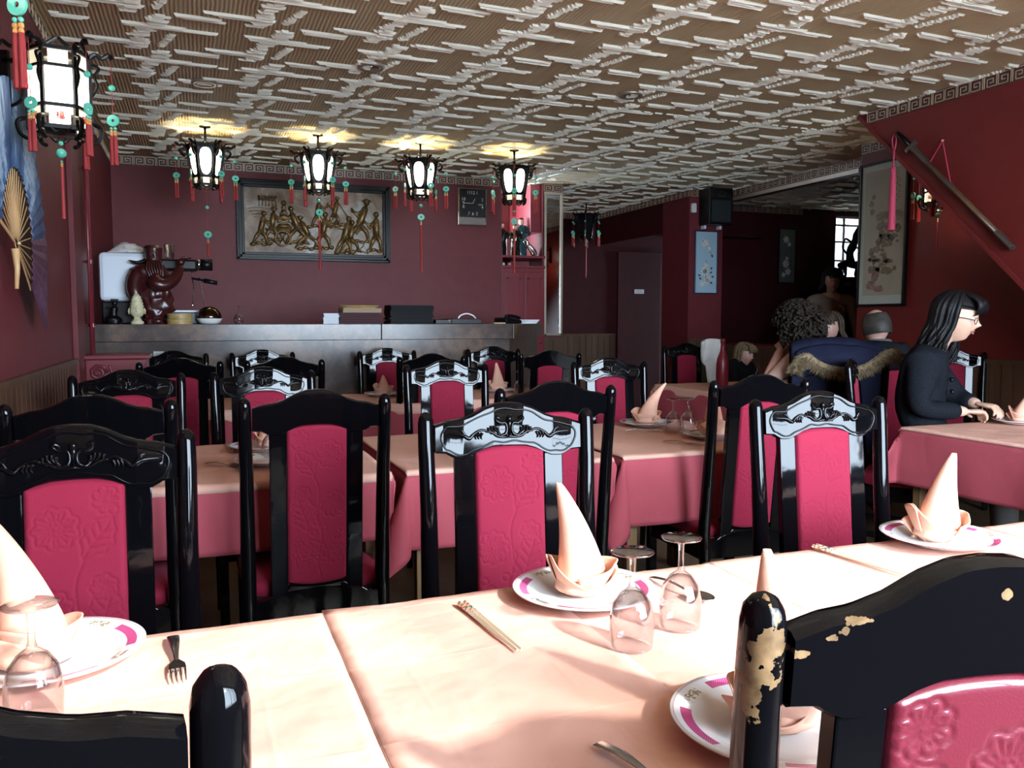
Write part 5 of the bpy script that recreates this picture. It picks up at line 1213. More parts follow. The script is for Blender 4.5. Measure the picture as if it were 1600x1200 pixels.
MB().tube(spl([(-0.05, -0.01, 0.445), (-0.10, -0.02, 0.425), (-0.16, -0.02, 0.440)], 5), [0.012] * 6 + [0.011, 0.009, 0.007, 0.004, 0.002], 8).obj('cap_ribbon', M['blackmetal'], t, smooth=True)
# cream tiered bust
o = MB().lathe([(0.0, 0), (0.042, 0), (0.042, 0.016), (0.030, 0.026), (0.019, 0.044), (0.022, 0.050), (0.036, 0.060), (0.046, 0.078), (0.045, 0.100), (0.040, 0.112), (0.046, 0.120), (0.038, 0.136), (0.042, 0.142), (0.033, 0.158), (0.037, 0.165), (0.026, 0.180), (0.030, 0.186), (0.017, 0.198), (0.013, 0.208), (0.0, 0.212)], n=22, sy=0.9)
o.map(lambda p: (p[0] + 0.003 * math.sin(p[2] * 160 + math.atan2(p[1], p[0]) * 8), p[1] + 0.003 * math.cos(math.atan2(p[1], p[0]) * 9), p[2]))
t = o.obj('stone_bust', M['cream_stone'], smooth=True); t.location = (-0.375, 6.22, Z0); tag(t, 'cream carved stone bust with a tiered crown in front of the coffee machine', 'bust')
b = MB(); b.ball((0, -0.043, 0.098), 0.010, 6, (0.7, 0.7, 1.6))
for s_ in (-1, 1): b.ball((s_ * 0.017, -0.039, 0.106), 0.005, 5, (1.6, 0.6, 0.6)); b.tube([(s_ * 0.045, 0, 0.11), (s_ * 0.052, 0, 0.09), (s_ * 0.048, 0, 0.070)], 0.006, 6)
b.ball((0, -0.040, 0.082), 0.006, 5, (1.6, 0.6, 0.5)); b.obj('face', M['cream_stone'], t, smooth=True)['kind'] = 'stuff'
# small dark figurine riding an animal
t = thing('small_figurine', 'small dark carved figurine with a square hat at the left end of the bar', 'figurine', (-0.525, 6.24, Z0))
MB().grid(loft_figure([(0, 0, 0, 0.001, 0.001), (0, 0, 0, 0.05, 0.035), (0.02, 0, 0, 0.055, 0.04), (0.045, 0.0, 0, 0.05, 0.035), (0.06, 0, 0, 0.02, 0.02), (0.062, 0, 0, 0.001, 0.001)], amp=0.012, fr=40, seed=5), 20, 14).obj('base', M['blackmetal'], t, smooth=True)
MB().grid(loft_figure([(0.05, 0, 0, 0.001, 0.001), (0.05, 0.0, 0, 0.03, 0.022), (0.08, 0.003, 0, 0.022, 0.02), (0.11, 0.008, 0, 0.026, 0.02), (0.125, 0.01, 0, 0.010, 0.01), (0.135, 0.012, 0, 0.016, 0.016), (0.155, 0.012, 0, 0.016, 0.016), (0.160, 0.012, 0, 0.001, 0.001)], amp=0.005, fr=60, seed=6), 16, 20).obj('figure', M['blackmetal'], t, smooth=True)
MB().box((-0.012, -0.018, 0.155), (0.034, 0.018, 0.172)).obj('hat', M['blackmetal'], t, bevel=0.003)
MB().tube([(-0.005, -0.01, 0.105), (-0.035, -0.015, 0.115), (-0.04, -0.015, 0.10)], 0.005, 6).obj('arm', M['blackmetal'], t)
# bamboo steamers
for k in range(2):
    z = 0.038 * k
    b = MB().lathe([(0.0, 0.004), (0.078, 0.004), (0.078, 0.0), (0.0835, 0.0), (0.0835, 0.036), (0.079, 0.036), (0.078, 0.012), (0.0, 0.010)], n=36)
    t = tag(b.obj('bamboo_steamer', M['bamboo'], auto=40), ('lower', 'upper')[k] + ' round bamboo steamer of the two stacked right of the carved statue', 'steamer', 'bamboo steamers on the bar')
    t.location = (-0.105 + 0.002 * k, 6.24, Z0 + z + 0.0005 * k)
    MB().lathe([(0.0835, 0.022), (0.0855, 0.022), (0.0855, 0.033), (0.0835, 0.033)], n=36).obj('rim_band', M['bamboo'], t)
# rice cooker like dome: dark polished dome in a white bowl
t = thing('domed_bowl', 'dark polished dome sitting in a low white bowl on the bar', 'bowl', (0.092, 6.30, Z0))
MB().lathe([(0, 0), (0.05, 0), (0.072, 0.012), (0.087, 0.036), (0.089, 0.040), (0.085, 0.040), (0.0, 0.03)], n=36).obj('bowl', M['china'], t, smooth=True)
MB().lathe([(0.083, 0.040), (0.084, 0.050), (0.078, 0.078), (0.060, 0.104), (0.034, 0.121), (0.0, 0.128)], n=36).obj('dome', mat('bronze_tinted_steel', (0.16, 0.11, 0.075), 0.12, 1.0), t, smooth=True)
# balloon wine glass upside down
o = MB().lathe([(0.0, 0.135), (0.030, 0.134), (0.031, 0.132), (0.006, 0.127), (0.0035, 0.118), (0.0035, 0.085), (0.010, 0.078), (0.028, 0.062), (0.035, 0.040), (0.031, 0.015), (0.026, 0.0), (0.0245, 0.0), (0.030, 0.018), (0.033, 0.040), (0.026, 0.061), (0.0, 0.076)], n=28).obj('wine_glass', M['glass'], smooth=True)
o.location = (0.292, 6.34, Z0); tag(o, 'upside down balloon wine glass standing alone on the bar', 'wine glass')
# stack of white papers, stack of maroon menus with brown folders, black menus
def book_stack(name, items, x, y, z, label_fn, cat, group):
    for i, (w_, d_, h_, m_, dx, rz, pm) in enumerate(items):
        t = thing(name, label_fn(i, len(items)), cat, (x + dx, y, z), R(rz), group)
        MB().box((-w_ / 2, -d_ / 2, 0), (w_ / 2, d_ / 2, 0.0014)).box((-w_ / 2, -d_ / 2, h_ - 0.0016), (w_ / 2, d_ / 2, h_)).box((-w_ / 2, -d_ / 2, 0), (w_ / 2, -d_ / 2 + 0.0016, h_)).obj('cover', m_, t)
        MB().box((-w_ / 2 + 0.003, -d_ / 2 + 0.002, 0.0015), (w_ / 2 - 0.003, d_ / 2 - 0.003, h_ - 0.0017)).obj('pages', pm, t)
        z += h_ + 0.0005
    return z
mm = mat('maroon_menu_cover', (0.045, 0.006, 0.010), 0.5, spec=0.12); mb_ = mat('tan_folder', (0.33, 0.22, 0.13), 0.6)
rg = random.Random(3)
ordn = ['bottom', 'second from the bottom', 'third from the bottom', 'fourth from the bottom', 'fifth from the bottom', 'sixth from the bottom', 'seventh from the bottom', 'eighth from the bottom', 'ninth from the bottom', 'tenth from the bottom', 'eleventh from the bottom', 'twelfth from the bottom', 'thirteenth from the bottom']
book_stack('notepad', [(0.115, 0.10, 0.0095, M['paper'], rg.uniform(-.004, .004), rg.uniform(-3, 3), M['paper']) for _ in range(8)], 0.945, 6.30, Z0, lambda i, n: 'white notepad in small pile left of the maroon menus, ' + ordn[i], 'notepad', 'notepads on the bar')
zt_ = book_stack('menu_book', [(0.30, 0.21, 0.0165, mm, rg.uniform(-.006, .006), rg.uniform(-2, 2), M['paper']) for _ in range(5)], 1.155, 6.32, Z0, lambda i, n: 'maroon menu book in the pile left of the counter joint, ' + ordn[i], 'menu', 'maroon menus on the bar')
zt_ = book_stack('tan_folder', [(0.29, 0.21, 0.011, mb_, rg.uniform(-.008, .008), rg.uniform(-3, 3), M['paper']) for _ in range(3)], 1.165, 6.32, zt_, lambda i, n: 'tan folder lying on the maroon menus, ' + ordn[i] + ' of three', 'folder', 'tan folders on the bar')
t = thing('shallow_basket', 'shallow woven basket of small packets on top of the tan folders', 'basket', (1.165, 6.32, zt_))
b = MB()
for k in range(4): b.tube([((0.13 + 0.008 * k) * math.cos(2 * PI * i / 28), (0.085 + 0.006 * k) * math.sin(2 * PI * i / 28), 0.003 + 0.005 * k) for i in range(28)], 0.0032, 5, closed=True)
b.box((-0.11, -0.065, 0), (0.11, 0.065, 0.003)); b.obj('weave', M['bamboo'], t)
for k, (x, c) in enumerate(((-0.08, (0.6, 0.6, 0.62)), (-0.045, (0.7, 0.68, 0.66)), (-0.01, (0.5, 0.25, 0.3)), (0.03, (0.65, 0.66, 0.7)), (0.065, (0.6, 0.42, 0.5)))):
    o = MB().box((-0.014, -0.02, 0), (0.014, 0.02, 0.015)).obj('sweet_packet', mat('packet_%d' % k, c, 0.5), bevel=0.003); o.location = (1.165 + x, 6.30, zt_ + 0.004); o.rotation_euler = (0, 0, k)
    tag(o, 'small wrapped packet in the basket on the folders, ' + ('leftmost', 'second from left', 'middle, reddish', 'second from right', 'rightmost, pinkish')[k], 'packet', 'packets in the basket')
book_stack('black_menu', [(0.335, 0.24, 0.0115, mat('black_menu_cover', (0.003, 0.003, 0.0035), 0.5, spec=0.1) if i == 0 else bpy.data.materials['black_menu_cover'], rg.uniform(-.008, .008), rg.uniform(-1.5, 1.5), mat('grey_page_edges', (0.008, 0.008, 0.008), 0.6, spec=0.1) if i == 0 else bpy.data.materials['grey_page_edges']) for i in range(12)], 1.55, 6.33, Z0, lambda i, n: 'black menu in the tall pile right of the counter joint, ' + ordn[i], 'menu', 'black menus on the bar')
# shallow black trays with pale handle
t = thing('serving_tray', 'flat black tray with an arched pale handle on the bar', 'tray', (1.93, 6.34, Z0))
MB().box((-0.19, -0.12, 0), (-0.075, 0.12, 0.034)).box((-0.06, -0.12, 0), (0.19, 0.12, 0.04)).box((-0.075, -0.12, 0), (-0.06, 0.12, 0.025)).obj('tray_body', M['blackplastic'], t, bevel=0.004)
MB().tube(spl([(0.0, -0.10, 0.042), (0.02, -0.10, 0.066), (0.07, -0.10, 0.080), (0.12, -0.10, 0.066), (0.145, -0.10, 0.042)], 5), 0.0055, 8).obj('handle', M['china'], t, smooth=True)
MB().box((-0.09, -0.123, 0.008), (-0.066, -0.1205, 0.016)).box((-0.09, -0.123, 0.024), (-0.066, -0.1205, 0.032)).obj('clip', M['chrome'], t)
# telephone and papers at the end
t = thing('card_terminal', 'black desk telephone lying at the brown end of the bar', 'telephone', (2.42, 6.42, Z0), R(25))
MB().prism([(-0.10, 0), (0.09, 0), (0.09, 0.030), (-0.07, 0.052), (-0.10, 0.045)], -0.07, 0.07).obj('body', M['blackplastic'], t, bevel=0.008)
MB().tube(spl([(-0.085, -0.05, 0.058), (-0.04, -0.055, 0.064), (0.04, -0.055, 0.055), (0.08, -0.05, 0.045)], 4), 0.014, 8).obj('handset', M['blackplastic'], t, smooth=True)
b = MB()
for r_ in range(3):
    for c_ in range(4): b.box((-0.02 + c_ * 0.018, -0.01 + r_ * 0.02, 0.036), (-0.008 + c_ * 0.018, 0.004 + r_ * 0.02, 0.044))
b.obj('keys', M['steel'], t)
for k in range(4):
    o = MB().box((-0.085, -0.12, 0), (0.085, 0.12, 0.008)).obj('paper_pad', M['paper'], bevel=0.001); o.location = (2.60 + 0.008 * k, 6.62, Z0 + 0.0086 * k); o.rotation_euler = (0, 0, R(22 + 4 * k)); tag(o, 'white paper pad beside the telephone, ' + ordn[k] + ' of four', 'paper', 'paper pads on the bar')
o = MB().box((-0.05, -0.03, 0), (0.05, 0.03, 0.010)).obj('wooden_block', M['fanstick'], bevel=0.002); o.location = (2.30, 6.33, Z0); tag(o, 'small pale wooden block left of the telephone on the bar', 'block')
for i, (x, c) in enumerate(((3.05, M['whitecloth']), (3.12, mat('pink_ball', (0.6, 0.25, 0.25), 0.5)))):
    o = MB().ball((0, 0, 0.02), 0.02, 8).obj('small_pot', c, smooth=True); o.location = (x, 8.25, 1.826); tag(o, ('white', 'pink')[i] + ' little round pot inside the shelf of the red cabinet', 'pot', 'pots in the cabinet shelf')
# figurines on the cabinet
def figurine(name, label, x, y, z, h, mrobe, mhead, seed, extra=None):
    t = thing(name, label, 'figurine', (x, y, z), 0, 'porcelain figurines on the red cabinet')
    s = h
    MB().grid(loft_figure([(0, 0, 0, 0.001, 0.001), (0, 0, 0, 0.15 * s, 0.12 * s), (0.2 * s, 0, 0, 0.14 * s, 0.11 * s), (0.5 * s, 0.01 * s, 0, 0.12 * s, 0.09 * s), (0.72 * s, 0, 0, 0.17 * s, 0.10 * s), (0.80 * s, 0, 0, 0.10 * s, 0.08 * s), (0.83 * s, 0, 0, 0.001, 0.001)], amp=0.05 * s, fr=12 / s * 0.3, seed=seed), 22, 26).obj('robe', mrobe, t, smooth=True)
    MB().ball((0, 0, 0.90 * s), 0.075 * s, 8, (1, 1, 1.2)).obj('head', mhead, t, smooth=True)
    b = MB()
    for sg in (-1, 1): b.tube(spl([(sg * 0.15 * s, 0, 0.74 * s), (sg * 0.2 * s, -0.06 * s, 0.60 * s), (sg * 0.08 * s, -0.13 * s, 0.56 * s)], 4), 0.045 * s, 8)
    b.obj('sleeves', mrobe, t, smooth=True)
    b = MB().ball((0, 0.01 * s, 0.96 * s), 0.065 * s, 6, (1.1, 1.1, 0.7)); b.obj('hat', M['blackmetal'], t, smooth=True)
    return t
cz_ = 1.9305; teal = mat('dark_teal_glaze', (0.015, 0.06, 0.07), 0.1); wht = mat('pale_blue_glaze', (0.45, 0.52, 0.6), 0.15); gg_ = mat('black_gold_glaze', (0.03, 0.025, 0.015), 0.1, 0.6)
figurine('figurine', 'dark robed porcelain figurine at left on the red cabinet', 3.06, 8.32, cz_, 0.36, M['blackmetal'], M['skin'], 1)
figurine('figurine', 'black and gold glazed figurine in the middle on the red cabinet', 3.20, 8.28, cz_, 0.34, gg_, M['skin'], 2)
figurine('figurine', 'teal robed figurine with a pale shoulder cloth on the red cabinet', 3.30, 8.36, cz_, 0.42, teal, M['skin'], 3)
o = MB().grid(loft_figure([(0, 0, 0, 0.001, 0.001), (0, 0, 0, 0.03, 0.03), (0.02, 0, 0, 0.035, 0.03), (0.16, 0, 0, 0.028, 0.025), (0.20, 0, 0, 0.018, 0.018), (0.21, 0, 0, 0.001, 0.001)], amp=0.02, fr=30), 16, 16).obj('foil_bundle', M['chrome'], smooth=True)
o.location = (3.44, 8.30, cz_ + 0.02); o.rotation_euler = (0, R(-38), 0); tag(o, 'crumpled silver foil bundle leaning at right on the red cabinet', 'bundle')

# ================================================================== RIGHT SIDE: panels, speaker, painting, sword
def hang_panel(name, label, cat, x, y, z, w_, h_, rz, mface_, frame_m, motif):
    t = thing(name, label, cat, (x, y, z), rz)
    e = 0.012; b = MB()
    for a, c in (((-w_ / 2, -0.022, -h_ / 2), (w_ / 2, 0, -h_ / 2 + e)), ((-w_ / 2, -0.022, h_ / 2 - e), (w_ / 2, 0, h_ / 2)), ((-w_ / 2, -0.022, -h_ / 2), (-w_ / 2 + e, 0, h_ / 2)), ((w_ / 2 - e, -0.022, -h_ / 2), (w_ / 2, 0, h_ / 2))): b.box(a, c)
    b.obj('frame', frame_m, t, bevel=0.002)
    MB().box((-w_ / 2 + e, -0.014, -h_ / 2 + e), (w_ / 2 - e, 0, h_ / 2 - e)).obj('panel_face', mface_, t)
    motif(t, w_, h_); return t
def bird_flowers(t, w_, h_):
    b = MB(); rg = random.Random(5); y = -0.0155
    def petal(cx, cz, a, l, wd): 
        c, s = math.cos(a), math.sin(a); pts = [(0, 0), (l * .35, wd), (l * .8, wd * .7), (l, 0), (l * .8, -wd * .7), (l * .35, -wd)]
        b.prism([(cx + u * c - v * s, cz + u * s + v * c) for u, v in pts], y - 0.001, y + 0.002)
    for cx, cz, r, n in ((-0.02, 0.21, 0.05, 6), (0.03, 0.15, 0.035, 5), (-0.015, -0.10, 0.055, 8), (0.02, -0.20, 0.05, 7), (-0.05, -0.24, 0.035, 6), (0.0, -0.03, 0.03, 5)):
        for k in range(n): petal(cx, cz, 2 * PI * k / n + cx * 9, r, r * 0.28)
    b.obj('pearl_inlay', M['pearl'], t)
    b = MB()
    for cx, cz, a in ((0.05, -0.12, .5), (0.07, -0.16, 0.1), (0.06, -0.08, 1.0), (-0.06, -0.19, 2.6), (-0.07, -0.15, 2.9), (0.05, -0.22, -.4), (0.07, 0.09, -1.2)): petal(cx, cz, a, 0.035, 0.011)
    b.tube([(-0.05, y, 0.24), (0.02, y, 0.14), (0.07, y, 0.10)], 0.0022, 5).tube([(0.0, y, -0.22), (-0.01, y, -0.1), (0.01, y, 0.0), (-0.005, y, 0.03)], 0.0022, 5)
    b.obj('dark_leaves', mat('dark_leaf_lacquer', (0.03, 0.035, 0.03), 0.3), t)
hang_panel('inlaid_panel', 'pale blue upright panel with pearl flowers below the speaker', 'picture', 5.355, 7.945, 1.90, 0.30, 0.70, 0, M['pale_blue'], mat('dark_blue_frame', (0.015, 0.018, 0.05), 0.3), bird_flowers)
hang_panel('inlaid_panel', 'dim grey upright panel hanging on the far wall of the annex', 'picture', 7.15, 8.79, 2.08, 0.27, 0.70, 0, mat('dim_grey_panel', (0.10, 0.10, 0.095), 0.4), M['blackmetal'], bird_flowers)
t = thing('loudspeaker', 'black boxy loudspeaker mounted high on the column', 'speaker', (5.40, 7.93, 2.50))
MB().box((-0.15, -0.20, -0.20), (0.15, 0.0, 0.195)).obj('cabinet', M['blackplastic'], t, bevel=0.006)
MB().box((-0.125, -0.212, -0.175), (0.125, -0.198, 0.06)).obj('woofer_grille', mat('grille_cloth', (0.012, 0.017, 0.019), 0.9), t, bevel=0.004)
MB().box((-0.125, -0.208, 0.08), (0.125, -0.198, 0.175)).obj('tweeter_panel', M['blackplastic'], t, bevel=0.004)
b = MB().tube([(0.055 * math.cos(2 * PI * k / 24), -0.211, 0.128 + 0.028 * math.sin(2 * PI * k / 24)) for k in range(24)], 0.003, 5, closed=True)
b.obj('tweeter_ring', M['steel'], t)
for s_ in (-1, 1): MB().box((s_ * 0.10 - 0.012, -0.05, -0.235), (s_ * 0.10 + 0.012, 0.012, -0.198)).obj('bracket', M['white'], t)
o = MB().lathe([(0.0, 0), (0.03, 0), (0.033, 0.01), (0.033, 0.085), (0.028, 0.10), (0, 0.102)], n=16).obj('wall_detector', M['whitecloth'], smooth=True); o.location = (5.17, 7.915, 2.44); o.rotation_euler = (0, 0, 0); tag(o, 'small white cylindrical box on the column left of the loudspeaker', 'detector')
# white door sign in the corridor
t = thing('door_leaf', 'dark corridor door with a small white sign', 'door', (5.80, FY, 0)); t['kind'] = 'structure'; t.name = 'door_1'
MB().box((-0.33, -0.04, 0), (0.35, 0, 2.2)).obj('door_panel', M['wall_shade_baked'], t, bevel=0.004)
MB().box((-0.075, -0.046, 1.625), (0.075, -0.041, 1.685)).obj('door_sign', M['paper'], t)
for zz, ww in ((1.667, 0.10), (1.645, 0.12)): MB().box((-ww / 2, -0.0475, zz - 0.005), (ww / 2, -0.046, zz + 0.004)).obj('sign_line', mat('grey_ink', (0.35, 0.33, 0.32), 0.6), t)

# tall painted scroll in a dark frame on the right wall
t = thing('landscape_painting', 'tall framed landscape painting with rocks and trees on the right wall', 'picture', (5.19, 5.205, 1.945), R(-90))
Wp, Hp = 0.50, 1.16
b = MB(); e = 0.02
for a, c in (((-Wp / 2, -0.03, -Hp / 2), (Wp / 2, 0, -Hp / 2 + e)), ((-Wp / 2, -0.03, Hp / 2 - e), (Wp / 2, 0, Hp / 2)), ((-Wp / 2, -0.03, -Hp / 2), (-Wp / 2 + e, 0, Hp / 2)), ((Wp / 2 - e, -0.03, -Hp / 2), (Wp / 2, 0, Hp / 2))): b.box(a, c)
b.obj('frame', M['blackmetal'], t, bevel=0.002)
MB().box((-Wp / 2 + e, -0.018, -Hp / 2 + e), (Wp / 2 - e, 0, Hp / 2 - e)).obj('mount', M['scroll_border'], t)
MB().box((-Wp / 2 + 0.06, -0.020, -Hp / 2 + 0.09), (Wp / 2 - 0.03, -0.018, Hp / 2 - 0.07)).obj('painted_silk', M['scroll_paper'], t)
def blotch(b, cx, cz, r, seed, sx=1, sz=1):
    n = 26; pts = []
    for k in range(n):
        a = 2 * PI * k / n; rr_ = r * (0.62 + 0.75 * abs(noise.noise(Vector((math.cos(a) * 2.3, math.sin(a) * 2.3, seed)))))
        pts.append((cx + rr_ * math.cos(a) * sx, cz + rr_ * math.sin(a) * sz))
    b.prism(pts, -0.0215 - 0.0002 * (seed % 3), -0.020)
rg = random.Random(9); b = MB()
for k, (cx, cz, r, a, c) in enumerate(((-0.10, -0.41, 0.05, 1.2, 1), (-0.06, -0.33, 0.05, 1, 1.2), (-0.02, -0.44, 0.045, 1.5, .8), (-0.11, -0.28, 0.03, 1, 1.4))): blotch(b, cx, cz, r, k + 1, a, c)
b.obj('painted_blossom', M['ink_pink'], t)['kind'] = 'stuff'
b = MB()
for k in range(58):
    z = rg.uniform(-0.30, 0.16); x = rg.uniform(-0.02, 0.2) if z > -0.1 else rg.uniform(-0.14, 0.1)
    blotch(b, x * 0.9, z, rg.uniform(0.015, 0.045), k + 10, rg.uniform(.8, 1.8), rg.uniform(.5, 1.1))
for k, (cx, cz, r) in enumerate(((-0.12, 0.25, 0.03), (-0.10, 0.30, 0.025), (-0.11, 0.19, 0.03), (0.18, 0.14, 0.03), (-0.03, 0.06, 0.035), (0.0, 0.0, 0.04), (-0.03, -0.06, 0.04), (0.16, 0.03, 0.04), (0.05, -0.22, 0.035), (0.14, -0.28, 0.02))): blotch(b, cx, cz, r, 50 + k, 1, 1.1)
b.obj('painted_rocks', M['ink_brown'], t)['kind'] = 'stuff'
for k in range(9):
    b = MB().box((0.13 + (k % 2) * 0.03, -0.0215, 0.42 - k * 0.022), (0.14 + (k % 2) * 0.03, -0.020, 0.432 - k * 0.022)); b.obj('painted_script', M['ink_brown'], t)

# sword in its scabbard with a pink tassel on the stair side
t = thing('hanging_sword', 'dark sheathed sword with carved fittings hanging slanted on the stair side', 'sword', (4.40, 4.311, 2.492))
d = Vector((0, 3.44 - 4.311, 1.664 - 2.492)); Ls = d.length; d.normalize()
def along(s, off=0.0): return tuple(d * (s * Ls) + Vector((-0.012, 0, 0)) + Vector((0, d.z, -d.y)) * off)
MB().tube([along(0.0), along(0.03), along(0.12)], [0.018, 0.024, 0.022], 10, flat=(0.6, 1)).obj('grip', M['blackmetal'], t, smooth=True)
MB().obox(along(0.125, -0.045), along(0.145, 0.045), 0.03, 0.035, d).obj('guard', mat('dull_bronze', (0.10, 0.075, 0.06), 0.45, 0.6), t, bevel=0.008)
MB().tube([along(0.145), along(0.6), along(0.88)], [0.026, 0.024, 0.023], 12, flat=(0.55, 1)).obj('scabbard', M['wood'], t, smooth=True)
for a, c in ((0.15, 0.30), (0.46, 0.50), (0.88, 1.0)): MB().tube([along(a), along((a + c) / 2), along(c)], [0.029, 0.028, 0.026], 12, flat=(0.6, 1)).obj('scabbard_fitting', bpy.data.materials['dull_bronze'], t, auto=40)
nail = Vector((-0.012, 3.952 - 4.311, 2.351 - 2.492 + 0.02))
MB().tube([along(0.30), nail], 0.0035, 5).tube([along(0.50), nail], 0.0035, 5).obj('hanging_cord', M['tassel_pink'], t)
MB().ball(nail, 0.008, 6).obj('nail', M['gold'], t)
t = thing('pink_tassel', 'long pink red tassel hanging from the sword grip', 'tassel', (4.385, 4.335, 2.46))
MB().tube(spl([(0, 0, 0.03), (0, 0.018, 0.0), (0, 0.012, -0.05), (0, 0.0, -0.08), (0, -0.012, -0.05), (0, -0.015, 0.0), (0, 0, 0.03)], 4), 0.005, 6).tube([(0, 0, -0.06), (0, 0, -0.20)], 0.006, 6).obj('cord_loop', M['tassel_pink'], t, smooth=True)
MB().lathe([(0.004, -0.18), (0.016, -0.19), (0.018, -0.21), (0.014, -0.225), (0.019, -0.25), (0.024, -0.58), (0.026, -0.60), (0.022, -0.605)], n=14).obj('tassel', M['tassel_pink'], t, smooth=True)

# carved dark figure on stand before the annex window
t = thing('window_statue', 'black silhouetted statue of a rider standing before the annex window', 'statue', (8.11, 8.66, 1.76))
tb = tag(MB().box((7.95, 8.5, 1.70), (8.85, 8.8, 1.75)).obj('window_ledge', M['wood']), 'dark ledge under the annex window', 'ledge')
b = MB()
b.tube(spl([(-0.20, 0, 0.20), (-0.1, 0, 0.24), (0.05, 0, 0.22), (0.16, 0, 0.25)], 5), [0.05] * 16, 8)
for x, x2 in ((-0.18, -0.22), (-0.12, -0.10), (0.10, 0.06), (0.16, 0.20)): b.tube([(x, 0, 0.2), (x2, 0, 0.10), (x, 0, 0.0)], [0.035, 0.02, 0.018], 7)
b.tube(spl([(-0.02, 0, 0.24), (-0.04, 0, 0.38), (0.02, 0, 0.50), (0.06, 0, 0.62), (0.10, 0, 0.74)], 4), [0.06, 0.06, 0.055, 0.05, 0.05, 0.055, 0.06, 0.06, 0.05, 0.045, 0.04, 0.045, 0.05, 0.04, 0.03, 0.02, 0.008], 9)
b.tube(spl([(0.0, 0, 0.50), (-0.12, 0, 0.56), (-0.16, 0, 0.44), (-0.08, 0, 0.36)], 4), 0.016, 7); b.tube(spl([(0.04, 0, 0.46), (0.16, 0, 0.42), (0.24, 0, 0.36), (0.30, 0, 0.40)], 4), 0.016, 7)
b.obj('rider', M['blackmetal'], t, smooth=True)
MB().box((-0.25, -0.06, -0.01), (0.28, 0.06, 0.02)).obj('plinth', M['blackmetal'], t)

# red bottle and small glass on the back table
def bottle(name, label, x, y, z, s, m):
    t = thing(name, label, 'bottle', (x, y, z))
    MB().lathe([(0.0, 0), (0.036 * s, 0), (0.038 * s, 0.004), (0.038 * s, 0.16 * s), (0.034 * s, 0.19 * s), (0.018 * s, 0.235 * s), (0.0135 * s, 0.26 * s), (0.0135 * s, 0.30 * s)], n=24).obj('body', m, t, smooth=True)
    MB().lathe([(0.0155 * s, 0.29 * s), (0.0155 * s, 0.315 * s), (0.0, 0.317 * s)], n=16).obj('cap', m, t, smooth=True)
bottle('sauce_bottle', 'deep red bottle standing on the back right table', 3.60, 5.10, TZ + 0.004, 1.18, mat('deep_red_bottle', (0.17, 0.012, 0.022), 0.3))
bottle('glass_bottle', 'small clear bottle right of the red bottle on the back table', 3.86, 5.02, TZ + 0.004, 0.62, M['glass'])

# ================================================================== PEOPLE
def skin_chain(nodes, edges, root):
    """nodes: name -> (pos, radius); returns verts, faces of one smooth skinned surface"""
    names = list(nodes); idx = {n: i for i, n in enumerate(names)}
    me = bpy.data.meshes.new('sk'); me.from_pydata([nodes[n][0] for n in names], [(idx[a], idx[b]) for a, b in edges], [])
    o = bpy.data.objects.new('sk', me); COL.objects.link(o)
    o.modifiers.new('skin', 'SKIN').use_smooth_shade = True
    for i, n in enumerate(names):
        r = nodes[n][1]; r = (r, r) if isinstance(r, (int, float)) else r
        me.skin_vertices[0].data[i].radius = r; me.skin_vertices[0].data[i].use_root = (n == root)
    sb = o.modifiers.new('sub', 'SUBSURF'); sb.levels = 2; sb.render_levels = 2
    bpy.context.view_layer.update()
    ev = o.evaluated_get(bpy.context.evaluated_depsgraph_get()); m2 = bpy.data.meshes.new_from_object(ev)
    vs = [tuple(v.co) for v in m2.vertices]; fs = [tuple(p.vertices) for p in m2.polygons]
    bpy.data.objects.remove(o); bpy.data.meshes.remove(m2); bpy.data.meshes.remove(me); return vs, fs
def fuse(b, name, m, parent, voxel=0.008):
    o = b.obj(name, m, None, clean=False); md = o.modifiers.new('rm', 'REMESH'); md.mode = 'VOXEL'; md.voxel_size = voxel; md.use_smooth_shade = True
    sm = o.modifiers.new('sm', 'SMOOTH'); sm.iterations = 2; sm.factor = 0.5
    bpy.context.view_layer.update()
    me = bpy.data.meshes.new_from_object(o.evaluated_get(bpy.context.evaluated_depsgraph_get())); bpy.data.objects.remove(o)
    bm = bmesh.new(); bm.from_mesh(me); bm.verts.ensure_lookup_table(); seen = set(); parts_ = []
    for v0 in bm.verts:            # keep the one continuous body, drop stray specks
        if v0.index in seen: continue
        st = [v0]; seen.add(v0.index); isl = []
        while st:
            q = st.pop(); isl.append(q)
            for e_ in q.link_edges:
                w_ = e_.other_vert(q)
                if w_.index not in seen: seen.add(w_.index); st.append(w_)
        parts_.append(isl)
    parts_.sort(key=len)
    dead = [q for isl in parts_[:-1] if len(isl) < 0.2 * len(parts_[-1]) for q in isl]
    if dead: bmesh.ops.delete(bm, geom=dead, context='VERTS')
    bm.to_mesh(me); bm.free()
    me.materials.clear(); me.materials.append(m); me.shade_smooth()
    r = bpy.data.objects.new(name, me); COL.objects.link(r); r.parent = parent; return r
